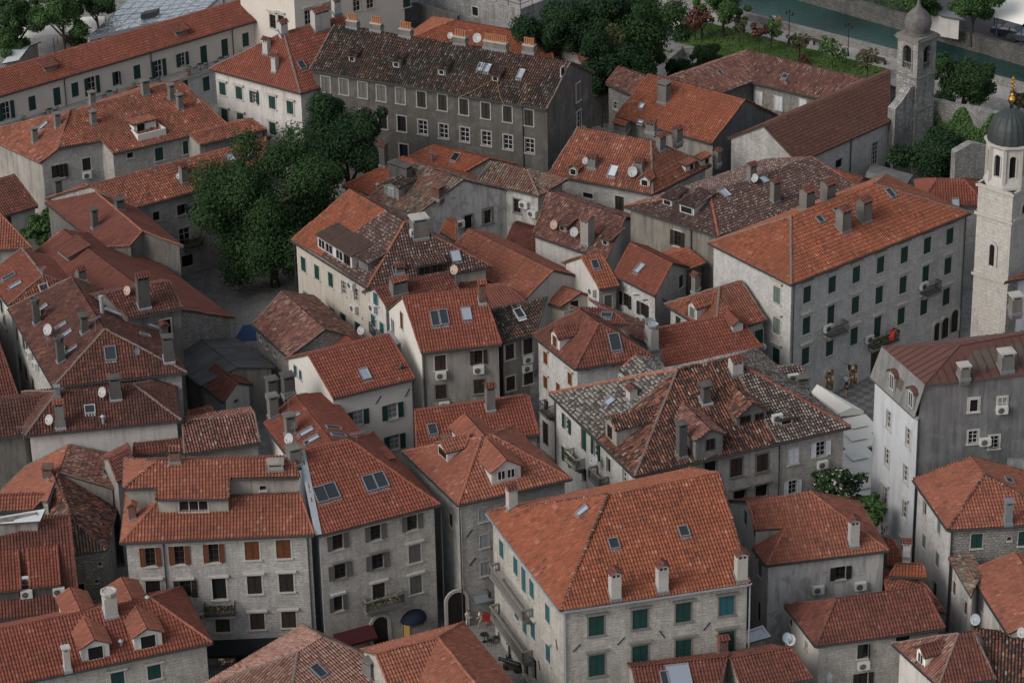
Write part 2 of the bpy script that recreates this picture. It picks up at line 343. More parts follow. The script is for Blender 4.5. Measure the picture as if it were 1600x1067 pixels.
# ------------------------------------------------------------------ roofs
def newell(pts):
    n = Vector((0, 0, 0))
    for a, b in zip(pts, pts[1:] + pts[:1]): n += (a.cross(b))
    n.normalize()
    return n if n.z > 0 else -n
def frame_of(pts):
    n = newell(pts); c = sum(pts, Vector()) / len(pts)
    e = Z3.cross(n)
    if e.length < 1e-3: e = (pts[1] - pts[0]).normalized()
    e.normalize(); s = n.cross(e)         # s points up the slope
    return c, e, s, n
def roof_face(mb, pts, kind, m=0, period=TP):
    """a sheet of barrel tiles: columns of pan and cover tiles in overlapping courses, with the sag and slips of age"""
    c, e, s, n = frame_of(pts)
    P = [((p - c).dot(e), (p - c).dot(s)) for p in pts]
    if kind in FLAT:
        mb.poly(pts if newell_dir(pts, n) else pts[::-1], m, [(a, b) for a, b in (P if newell_dir(pts, n) else P[::-1])])
        if kind == 'sheet':
            u = math.ceil(min(a for a, b in P) / .75) * .75; U1 = max(a for a, b in P)
            while u < U1:
                for v0, v1 in spans(P, u):
                    mb.bar(c + e * u + s * v0 + n * .03, c + e * u + s * v1 + n * .03, .05, .06, m, n)
                u += .75
        return
    us = set(a for a, b in P); u0, u1 = min(us), max(us)
    k = math.floor(u0 / period)
    while k * period <= u1:
        for f, h in PROF:
            u = (k + f) * period
            if u0 < u < u1: us.add(u)
        k += 1
    us = sorted(us)
    pr = PROF + [(1.0, 0.0)]
    def hh(u):
        f = (u / period) % 1.0
        for (a, ha), (b, hb) in zip(pr, pr[1:]):
            if f <= b: return ha + (hb - ha) * (f - a) / (b - a)
        return 0.0
    cl = COURSE.get(kind, .40); w = WORN.get(kind, .12); lip = .05 if kind != 'smooth' else .012
    ph = [RT.uniform(0, 6.28) for _ in range(4)]; sin = math.sin
    def sag(u, v): return w * .035 * (sin(u * .9 + ph[0]) * sin(v * 1.1 + ph[1]) + .6 * sin(u * 2.3 + v * .7 + ph[2]) + .5 * sin(v * 2.7 - u * .5 + ph[3]))
    cx, cy, cz = c; ex, ey, ez = e; sx, sy, sz = s; nx, ny, nz = n
    V, FC, UV, MI = mb.v, mb.f, mb.uv, mb.m
    col_k = None; off = 0; tl = {}
    for a, b in zip(us, us[1:]):
        if b - a < 1e-4: continue
        ea = (b - a) * 1e-3
        A, B = spans(P, a + ea), spans(P, b - ea)
        if len(A) != len(B): continue
        kk = math.floor((a + b) * .5 / period)
        if kk != col_k: col_k = kk; off = RT.uniform(0, .5) * cl * w + (RT.gauss(0, .02) if w > .3 else 0); tl = {}
        ha, hb = hh(a + ea), hh(b - ea)
        for (a0, a1), (b0, b1) in zip(A, B):
            lo, hi = min(a0, b0), max(a1, b1)
            for r in range(math.floor((lo + off) / cl), math.floor((hi + off) / cl) + 1):
                s0 = r * cl - off; s1 = s0 + cl
                p0, p1 = min(max(s0, a0), a1), max(min(s1, a1), a0); q0, q1 = min(max(s0, b0), b1), max(min(s1, b1), b0)
                if p1 - p0 < 1e-3 and q1 - q0 < 1e-3: continue
                j = tl.get(r)
                if j is None: j = tl[r] = (RT.gauss(0, .012) * w + (RT.random() < .02 * w) * .04)
                k0 = len(V)
                for u, v, h0 in ((a, p0, ha), (b, q0, hb), (b, q1, hb), (a, p1, ha)):
                    h = h0 + lip * (1 - (v - s0) / cl) + sag(u, v) + j
                    V.append((cx + ex * u + sx * v + nx * h, cy + ey * u + sy * v + ny * h, cz + ez * u + sz * v + nz * h)); UV.append((u, v + off))
                FC.append((k0, k0 + 1, k0 + 2, k0 + 3)); MI.append(m)
def newell_dir(pts, n):
    t = Vector((0, 0, 0))
    for a, b in zip(pts, pts[1:] + pts[:1]): t += a.cross(b)
    return t.dot(n) > 0
def spans(P, u):
    xs = []
    for (a, b), (c, d) in zip(P, P[1:] + P[:1]):
        if (a - u) * (c - u) < 0: xs.append(b + (d - b) * (u - a) / (c - a))
    xs.sort()
    return list(zip(xs[::2], xs[1::2]))
def cap_tiles(mb, a, b, m=1, r=.13, lift=.06):
    """half-round cap tiles laid along a ridge or hip"""
    d = b - a; L = d.length
    if L < .3: return
    d.normalize(); x = d.cross(Z3); x.normalize(); y = x.cross(d)
    n = max(1, int(L / .42)); prev = None
    for i in range(n):
        p0 = a + d * (L * i / n); p1 = a + d * (L * (i + 1) / n)
        jz = random.gauss(0, .016) + .02 * math.sin(i * .7 + L * 9)
        ra, rb = r * 1.06, r * .92
        R0 = [p0 + x * (math.cos(t) * ra) + y * (math.sin(t) * ra * .8 + lift + jz) for t in (0, .75, 1.57, 2.39, 3.14)]
        R1 = [p1 + x * (math.cos(t) * rb) + y * (math.sin(t) * rb * .8 + lift + jz) for t in (0, .75, 1.57, 2.39, 3.14)]
        for k in range(4): mb.poly([R0[k], R1[k], R1[k + 1], R0[k + 1]], m, [(i * .42, k * .1), (i * .42 + .4, k * .1), (i * .42 + .4, k * .1 + .1), (i * .42, k * .1 + .1)])
        mb.poly(R0[::-1], m)
def build_roof(V, faces, kind, cap, parent, name='roof', thick=.16, verge=True):
    """V name->Vector; faces lists of names (outer loop each)"""
    mb = MB(); edges = {}
    for fi, f in enumerate(faces):
        pts = [V[k] for k in f]
        roof_face(mb, pts, kind)
        low = [p - Z3 * thick for p in pts]
        mb.poly(low if not newell_dir(pts, Z3) else low[::-1], 2)
        for a, b in zip(f, f[1:] + f[:1]): edges.setdefault(frozenset((a, b)), []).append((fi, a, b))
    for key, lst in edges.items():
        fi, a, b = lst[0]
        if len(lst) == 1:
            A, B = V[a], V[b]
            mb.poly([A, B, B - Z3 * thick, A - Z3 * thick], 2)
            if verge and kind not in FLAT and abs(A.z - B.z) > .35: cap_tiles(mb, min(A, B, key=lambda p: p.z), max(A, B, key=lambda p: p.z), 0 if cap == 'self' else 1, .10, .06)
        else:
            f1, f2 = faces[lst[0][0]], faces[lst[1][0]]
            n1 = newell([V[k] for k in f1])
            o = max((V[k] for k in f2), key=lambda p: abs((p - V[a]).dot(n1)))
            A, B = V[a], V[b]
            if (o - A).dot(n1) < -.05:
                if kind in ('sheet', 'felt', 'slabgrey'): mb.bar(A + Z3 * .03, B + Z3 * .03, .12, .08, 1)
                else: cap_tiles(mb, min(A, B, key=lambda p: p.z), max(A, B, key=lambda p: p.z), 1)
            elif (o - A).dot(n1) > .05 and kind not in FLAT:
                mb.bar(A + Z3 * .02, B + Z3 * .02, .3, .03, 2)
    capm = M[kind] if cap == 'self' else M[cap]
    return mb.build(name, [M[kind], capm, M['under']], parent)

# ------------------------------------------------------------------ walls and windows
class Facade:
    def __init__(s, a, b, z0, za, zb, apex=None, mat=0):
        s.a = Vector((a.x, a.y, 0)); s.b = Vector((b.x, b.y, 0)); s.z0 = z0; s.za = za; s.zb = zb; s.apex = apex
        s.e = s.b - s.a; s.L = s.e.length; s.e.normalize(); s.n = Vector((s.e.y, -s.e.x, 0)); s.op = []; s.mat = mat
    def uz(s, q):
        p = at_plane(q, s.a, s.n); return (p - s.a).dot(s.e), p.z
    def P(s, u, z, d=0.0): return s.a + s.e * u + Z3 * z + s.n * d
    def build(s, mb):
        zt = min(s.za, s.zb); holes = []
        for o in s.op:
            u0, u1, z0, z1 = o['u'] - o['w'] / 2, o['u'] + o['w'] / 2, o['z'] - o['h'] / 2, o['z'] + o['h'] / 2
            ok = u0 > .05 and u1 < s.L - .05 and z1 < zt - .02 and z0 > s.z0 - .01
            for h in holes:
                if u0 < h[1] and u1 > h[0] and z0 < h[3] and z1 > h[2]: ok = False
            o['cut'] = ok and not o.get('proud')
            if o['cut']: holes.append((u0, u1, z0, z1, o.get('rec', .18)))
        us = sorted({0.0, s.L} | {x for h in holes for x in h[:2]}); zs = sorted({s.z0, zt} | {x for h in holes for x in h[2:4]})
        uvp = lambda L: [(u, z) for u, z in L]
        for u0, u1 in zip(us, us[1:]):
            if u1 - u0 < 1e-6: continue
            for z0, z1 in zip(zs, zs[1:]):
                um, zm = (u0 + u1) / 2, (z0 + z1) / 2
                if any(h[0] < um < h[1] and h[2] < zm < h[3] for h in holes): continue
                q = [(u0, z0), (u1, z0), (u1, z1), (u0, z1)]
                mb.poly([s.P(*k) for k in q], s.mat, q)
        top = [(0, zt), (s.L, zt)]
        if s.zb > zt + .01: top.append((s.L, s.zb))
        if s.apex: top.append(s.apex)
        if s.za > zt + .01: top.append((0, s.za))
        if len(top) > 2: mb.poly([s.P(*k) for k in top], s.mat, top)
        for u0, u1, z0, z1, r in holes:
            for (p, q) in (((u0, z0), (u1, z0)), ((u1, z0), (u1, z1)), ((u1, z1), (u0, z1)), ((u0, z1), (u0, z0))):
                mb.poly([s.P(*p), s.P(*p, -r - .06), s.P(*q, -r - .06), s.P(*q)], s.mat, [p, p, q, q])
            mb.poly([s.P(u0, z0, -r - .06), s.P(u1, z0, -r - .06), s.P(u1, z1, -r - .06), s.P(u0, z1, -r - .06)], s.mat)

def shutter(parent, fc, u, z, w, h, d, colr, ang=0.0, hinge=0):
    """one louvred leaf, centre (u,z), d in front of the wall; hinge -1 left / +1 right with swing angle"""
    mb = MB()
    ex, n = fc.e, fc.n
    hp = fc.P(u + hinge * w / 2, z, d)
    if hinge and ang:
        ca, sa = math.cos(ang), math.sin(ang)
        e2 = (-ex * hinge) * ca + n * sa; nn = (n * ca - (-ex * hinge) * sa)
        c = hp + e2 * (w / 2); ax = e2
    else: c = fc.P(u, z, d); ax = ex; nn = n
    t = .025
    for sx in (-1, 1): mb.box(c + ax * (sx * (w / 2 - .04)), ax * .04, nn * t, Z3 * (h / 2))
    for zz in (-h / 2 + .05, 0, h / 2 - .05): mb.box(c + Z3 * zz, ax * (w / 2 - .08), nn * t, Z3 * .05)
    k = max(4, int(h / .16))
    for i in range(k):
        z0 = -h / 2 + .1 + (h - .2) * (i + .5) / k
        mb.box(c + Z3 * z0, ax * (w / 2 - .08), nn * .006 + Z3 * -.02, Z3 * ((h - .2) / k * .46) + nn * -.012)
    return mb.build('shutter', M['sh_' + colr], parent)

def window(house, fc, o):
    """style: <kind><shutter colour>, kinds c closed shutters, o open shutters, a ajar, d dark hole, w white glazed, n brown glazed, r door leaf, k curtained, x shop window"""
    st = o['st']; kind = st[0]; sc = st[1] if len(st) > 1 else 'g'
    u, z, w, h = o['u'], o['z'], o['w'], o['h']; cut = o.get('cut')
    fr = MB(); P = fc.P; e, n = fc.e, fc.n
    fw = o.get('fw', .13); base = 0.0
    rec = -o.get('rec', .18) if cut else .035
    pr = .03 if cut else .06
    def b(u0, u1, z0, z1, d0, d1, m=0):
        fr.box(P((u0 + u1) / 2, (z0 + z1) / 2, (d0 + d1) / 2), e * ((u1 - u0) / 2), n * ((d1 - d0) / 2), Z3 * ((z1 - z0) / 2), m)
    U0, U1, Z0, Z1 = u - w / 2, u + w / 2, z - h / 2, z + h / 2
    if fw > 0:
        b(U0 - fw, U0, Z0, Z1, -.02, pr); b(U1, U1 + fw, Z0, Z1, -.02, pr); b(U0 - fw, U1 + fw, Z1, Z1 + fw, -.02, pr + .002)
        if not o.get('door'): b(U0 - fw - .05, U1 + fw + .05, Z0 - .12, Z0, -.02, pr + .09)
    else: b(U0, U1, Z0 - .05, Z0, -.1, pr)
    if o.get('hood'):
        hh = o['hood']
        b(U0 - .28, U1 + .28, Z1 + hh, Z1 + hh + .14, -.01, .26); b(U0 - .18, U1 + .18, Z1 + hh - .12, Z1 + hh, -.012, .14)
    o_ = fr.build('door_frame' if o.get('door') else 'window', M[o.get('fm', 'trim')], house)
    pn = MB(); q = [(U0, Z0), (U1, Z0), (U1, Z1), (U0, Z1)]
    pn.poly([P(a, c, rec) for a, c in q], 0, [(a - u, c - z) for a, c in q])
    pm = 'hole' if kind == 'd' else ('curtain' if kind in 'kK' else 'glass')
    if kind == 'x': pm = o.get('em', 'shop')
    pn.build('opening' if kind == 'd' else 'pane', M[pm], o_)
    if kind in 'woankxK':
        sm = MB(); fm = 'wood_b' if kind in 'nx' or (kind == 'o' and sc in 'bydk') else 'wood_w'
        def sb(u0, u1, z0, z1): sm.box(P((u0 + u1) / 2, (z0 + z1) / 2, rec + .03), e * ((u1 - u0) / 2), n * .028, Z3 * ((z1 - z0) / 2))
        t = .045
        sb(U0, U1, Z0, Z0 + t); sb(U0, U1, Z1 - t, Z1); sb(U0, U0 + t, Z0 + t, Z1 - t); sb(U1 - t, U1, Z0 + t, Z1 - t)
        nv = o.get('nv', 1 if w < 1.5 else 2); nh = o.get('nh', 1 if h < 1.3 else 2)
        for i in range(nv):
            x = U0 + w * (i + 1) / (nv + 1); sb(x - t * .6, x + t * .6, Z0 + t, Z1 - t)
        for i in range(nh):
            y = Z0 + h * (i + 1) / (nh + 1)
            for a0, a1 in zip([U0 + t] + [U0 + w * (k + 1) / (nv + 1) + t * .6 for k in range(nv)], [U0 + w * (k + 1) / (nv + 1) - t * .6 for k in range(nv)] + [U1 - t]):
                sb(a0, a1, y - t * .4, y + t * .4)
        sm.build('sash', M[fm], o_)
    if kind == 'c':
        for sx in (-1, 1): shutter(o_, fc, u + sx * w / 4, z, w / 2 - .015, h - .03, (-.03 if cut else .075), sc)
    elif kind == 'r':
        for sx in (-1, 1): shutter(o_, fc, u + sx * w / 4, z, w / 2 - .015, h - .03, (-.10 if cut else .075), sc)
    elif kind in 'oK':
        for sx in (-1, 1): shutter(o_, fc, u + sx * (w * .75 + .03), z, w / 2, h - .02, pr + .05, sc)
    elif kind == 'a':
        shutter(o_, fc, u - w / 4, z, w / 2, h - .03, -.01 if cut else .08, sc, math.radians(55), -1)
        shutter(o_, fc, u + w * .75 + .03, z, w / 2, h - .02, pr + .05, sc)
    elif kind == 'h':
        shutter(o_, fc, u - w / 4, z, w / 2, h - .03, -.03 if cut else .08, sc)
        shutter(o_, fc, u + w / 4, z, w / 2, h - .03, -.01 if cut else .08, sc, math.radians(80), 1)
    return o_

def arch_door(house, fc, u, z0, w, h, leafm='sh_k', frm='trim', em=None):
    """round-headed door or shop opening applied to the wall"""
    fr = MB(); N = 12; r = w / 2; zc = z0 + h - r
    inner = [(u - r, z0)] + [(u + r * math.cos(math.pi - math.pi * i / N), zc + r * math.sin(math.pi * i / N)) for i in range(N + 1)] + [(u + r, z0)]
    R = r + .28
    outer = [(u - R, z0)] + [(u + R * math.cos(math.pi - math.pi * i / N), zc + R * math.sin(math.pi * i / N)) for i in range(N + 1)] + [(u + R, z0)]
    for i in range(len(inner) - 1):
        a, b, c, d = inner[i], inner[i + 1], outer[i + 1], outer[i]
        fr.poly([fc.P(*a, .12), fc.P(*b, .12), fc.P(*c, .12), fc.P(*d, .12)][::-1])
        fr.poly([fc.P(*d, .12), fc.P(*c, .12), fc.P(*c, -.02), fc.P(*d, -.02)][::-1])
        fr.poly([fc.P(*a, .12), fc.P(*b, .12), fc.P(*b, -.02), fc.P(*a, -.02)])
    o = fr.build('doorway', M[frm], house)
    lf = MB(); lf.poly([fc.P(x, y, .02) for x, y in inner], 0, [(x - u, y - z0) for x, y in inner])
    if not em:
        lf.box(fc.P(u, z0 + (h - r) / 2, .035), fc.e * .03, fc.n * .02, Z3 * ((h - r) / 2))
    lf.build('door_leaf' if not em else 'shop_glass', M[em or leafm], o)
    return o

def balcony(house, fc, u, z, w, depth=.9, style='iron', plants=False):
    o_ = MB(); P = fc.P; e, n = fc.e, fc.n
    o_.box(P(u, z - .09, depth / 2), e * (w / 2), n * (depth / 2), Z3 * .09)
    k = max(2, int(w / 1.2))
    for i in range(k):
        x = u - w / 2 + .25 + (w - .5) * i / (k - 1)
        o_.box(P(x, z - .33, depth * .3), e * .09, n * (depth * .3), Z3 * .15, 0); o_.box(P(x, z - .55, depth * .14), e * .08, n * (depth * .14), Z3 * .07, 0)
    ob = o_.build('balcony', M['trim_d'], house)
    r = MB(); H = 1.0
    path = [P(u - w / 2 + .05, z, .05), P(u - w / 2 + .05, z, depth - .06), P(u + w / 2 - .05, z, depth - .06), P(u + w / 2 - .05, z, .05)]
    for a, b in zip(path, path[1:]):
        L = (b - a).length
        if style == 'iron':
            r.bar(a + Z3 * H, b + Z3 * H, .05); r.bar(a + Z3 * .12, b + Z3 * .12, .03)
            k = max(2, int(L / .13))
            for i in range(k + 1):
                p = a + (b - a) * (i / k); r.bar(p + Z3 * .02, p + Z3 * H, .032)
        else:
            r.bar(a + Z3 * .93, b + Z3 * .93, .17, .14); r.bar(a + Z3 * .06, b + Z3 * .06, .16, .11)
            k = max(2, int(L / .24))
            for i in range(k + 1):
                p = a + (b - a) * (i / k)
                if i in (0, k): r.box(p + Z3 * .48, e * .09, n * .09, Z3 * .37)
                else: r.lathe(p, [(.04, .12), (.04, .2), (.075, .34), (.03, .58), (.035, .72), (.05, .86)], 6)
    r.build('railing', M['iron'] if style == 'iron' else M['trim_d' if style == 'stone' else 'trim'], ob)
    if plants:
        pl = MB()
        for i in range(420):
            p = P(u - w / 2 + random.random() * w, z + .75 + random.gauss(0, .16), depth - .08 + random.gauss(0, .13))
            leaf(pl, p, .10, 1 if random.random() < .14 else 0)
        pl.build('balcony_plants', [M['plant'], M['pinkflower']], ob)
    return ob
def leaf(mb, p, s, m=0):
    a = Vector((random.gauss(0, 1), random.gauss(0, 1), random.gauss(0, 1))).normalized()
    b = a.cross(Vector((random.gauss(0, 1), random.gauss(0, 1), random.gauss(0, 1)))).normalized()
    mb.poly([p - a * s, p - b * (s * .55), p + a * s, p + b * (s * .55)], m)

def ac_unit(house, c, e, n, w=.95, h=.68, d=.36):
    mb = MB(); mb.box(c + n * (d / 2 + .06), e * (w / 2), n * (d / 2), Z3 * (h / 2))
    for sx in (-.3, .3): mb.box(c + e * (sx * w) + n * (d / 2) - Z3 * (h / 2 + .03), e * .03, n * (d / 2), Z3 * .03)
    o = mb.build('ac_unit', M['ac'], house)
    g = MB(); cc = c + n * (d + .067) - e * (w * .12); R = h * .40
    pts = [cc + e * (R * math.cos(t * math.pi / 8)) + Z3 * (R * math.sin(t * math.pi / 8)) for t in range(16)]
    g.poly(pts); g.box(cc + n * .01, e * (R * .95), n * .006, Z3 * .015); g.box(cc + n * .012, e * .015, n * .006, Z3 * (R * .95))
    g.build('fan_grille', M['grille'], o)
    return o
def ac_on(house, fc, q, sc=1.0):
    u, z = fc.uz(q); return ac_unit(house, fc.P(u, z), fc.e, fc.n, .95 * sc, .68 * sc)

def dish(house, base, ph, r, az, el=25, mat='dish'):
    """satellite dish on a short mast; az degrees clockwise from +Y (away from the viewer)"""
    mb = MB(); top = base + Z3 * ph
    mb.tube([base - Z3 * .25, top], .04, 6, 1)
    d = Vector((math.sin(math.radians(az)) * math.cos(math.radians(el)), math.cos(math.radians(az)) * math.cos(math.radians(el)), math.sin(math.radians(el))))
    r *= .78; x = d.cross(Z3).normalized(); y = x.cross(d); c = top + d * .12
    N = 20; prev = None
    for i in range(5):
        t = i / 4; rr = r * t; dz = .22 * r * t * t
        ring = [c + x * (rr * math.cos(2 * math.pi * k / N)) + y * (rr * 1.08 * math.sin(2 * math.pi * k / N)) + d * dz for k in range(N)]
        if prev:
            for k in range(N):
                q = [prev[k], prev[(k + 1) % N], ring[(k + 1) % N], ring[k]]
                mb.poly(q, 0); mb.poly([p - d * .02 for p in q][::-1], 0)
        prev = ring
    f = c + d * (r * .9) - y * (r * .25)
    mb.bar(c - y * r, f, .03, .03, 1); mb.box(f, x * .05, y * .05, d * .08, 1)
    return mb.build('satellite_dish', [M[mat], M['metal']], house)

def chimney(house, p, e, s_dn, spec, slope):
    """p point on the roof at the chimney foot (front centre), e along the eave, s_dn horizontal down-slope"""
    w, d, h = spec.get('w', .6), spec.get('d', .6), spec.get('h', 1.6); st = spec.get('k', 's'); mat = spec.get('m', 'concrete')
    c = p - s_dn * (d / 2); zb = p.z - .35; zt = p.z + h
    mb = MB(); mid = Vector((c.x, c.y, (zb + zt) / 2))
    if st == 'pipe':
        r = spec.get('r', .12)
        mb.tube([Vector((c.x, c.y, zb)), Vector((c.x, c.y, zt))], r, 10)
        mb.lathe(Vector((c.x, c.y, zt)), [(r * 1.9, .06), (r * 1.9, .10), (.02, .26)], 10)
        return mb.build('flue_pipe', M[spec.get('m', 'zinc')], house)
    mb.box(mid, e * (w / 2), s_dn * (d / 2), Z3 * ((zt - zb) / 2), 0, spec.get('tp', 1.0))
    # flashing skirt where it meets the tiles
    zz = p.z + .10 + d * math.tan(slope) * .5
    mb.box(Vector((c.x, c.y, zz)) + s_dn * .0, e * (w / 2 + .07), s_dn * (d / 2 + .07) - Z3 * (d / 2 * math.tan(slope)), Z3 * .14, 1)
    o = mb.build('chimney', [M[mat], M[spec.get('fl', 'metal')]], house)
    cp = MB(); T = Vector((c.x, c.y, zt))
    if st == 's':           # little tiled gable on an open head
        for sx in (-1, 1):
            cp.box(T + e * (sx * (w / 2 - .06)) + Z3 * .12, e * .06, s_dn * (d / 2), Z3 * .12, 1)
        cp.box(T + Z3 * .12, e * .05, s_dn * (d / 2), Z3 * .119, 1); cp.box(T + Z3 * .11, e * (w / 2 - .12), s_dn * (d / 2 - .08), Z3 * .10, 2)
        rise = .34 * w
        # ridge runs along e or s_dn
        ax, ay, la, lb = (e, s_dn, w / 2 + .12, d / 2 + .12) if spec.get('ax', 0) == 0 else (s_dn, e, d / 2 + .12, w / 2 + .12)
        rise = spec.get('rise', .62) * lb
        R0, R1 = T - ax * la + Z3 * (.24 + rise), T + ax * la + Z3 * (.24 + rise)
        for sg in (-1, 1):
            E0, E1 = T - ax * la + ay * (sg * lb) + Z3 * .24, T + ax * la + ay * (sg * lb) + Z3 * .24
            roof_face(cp, [E0, E1, R1, R0], 'red', 0)
            cp.poly([E0 - Z3 * .02, E1 - Z3 * .02, R1 - Z3 * .02, R0 - Z3 * .02][::sg], 1)
        for X0, sg in ((R0, -1), (R1, 1)):
            b0 = T + ax * (sg * (la - .1)) + Z3 * .24
            cp.poly([b0 - ay * (lb - .08), b0 + ay * (lb - .08), b0 + Z3 * (rise - .05)], 1)
        cap_tiles(cp, R0, R1, 0, .09, .02)
        cp.build('chimney_cap', [M[spec.get('cm', 'redbrown')], M[mat], M['hole']], o)
    elif st == 'g':         # slab on corner blocks
        for sx in (-1, 1):
            for sy in (-1, 1): cp.box(T + e * (sx * (w / 2 - .07)) + s_dn * (sy * (d / 2 - .07)) + Z3 * .1, e * .07, s_dn * .07, Z3 * .1)
        cp.box(T + Z3 * .1, e * (w / 2 - .13), s_dn * (d / 2 - .13), Z3 * .099, 1)
        cp.box(T + Z3 * .26, e * (w / 2 + .1), s_dn * (d / 2 + .1), Z3 * .06, 0)
        cp.build('chimney_cap', [M[spec.get('cm', mat)], M['hole']], o)
    elif st == 'pots':
        cp.box(T + Z3 * .05, e * (w / 2 + .04), s_dn * (d / 2 + .04), Z3 * .05, 1)
        n = spec.get('n', 5)
        for i in range(n):
            x = -w / 2 + .16 + (w - .32) * i / max(1, n - 1)
            cp.lathe(T + e * x + Z3 * .1, [(.13, 0), (.13, .04), (.10, .05), (.095, .62), (.12, .63), (.12, .72), (.09, .72)], 8, 0)
        cp.build('chimney_pots', [M['terracotta'], M['chimwhite']], o)
    elif st == 'f':         # fluted flat head
        cp.lathe(T, [(w * .46, 0), (w * .60, .30), (w * .62, .48), (w * .50, .50), (w * .44, .40)], 16, 0, .05); cp.build('chimney_cap', M[spec.get('cm', mat)], o)
    return o

def skylight(house, p, e, s, n, w, h, st):
    mb = MB(); t = .07; lift = .12
    c = p + n * lift
    for sx in (-1, 1): mb.box(c + e * (sx * (w / 2 + t / 2)), e * (t / 2), s * (h / 2 + t), n * .11)
    for sy in (-1, 1): mb.box(c + s * (sy * (h / 2 + t / 2)), e * (w / 2), s * (t / 2), n * .11)
    mb.box(c - s * (h / 2 + t + .12) - n * .06, e * (w / 2 + t), s * .12, n * .02)
    o = mb.build('skylight', M['wood_w' if st == 'w' else 'metal'], house)
    g = MB(); g.poly([c - e * (w / 2) - s * (h / 2) + n * .03, c + e * (w / 2) - s * (h / 2) + n * .03, c + e * (w / 2) + s * (h / 2) + n * .03, c - e * (w / 2) + s * (h / 2) + n * .03])
    g.build('pane', M['sky_b' if st == 'b' else ('hole' if st == 'h' else 'sky_d')], o)
    return o

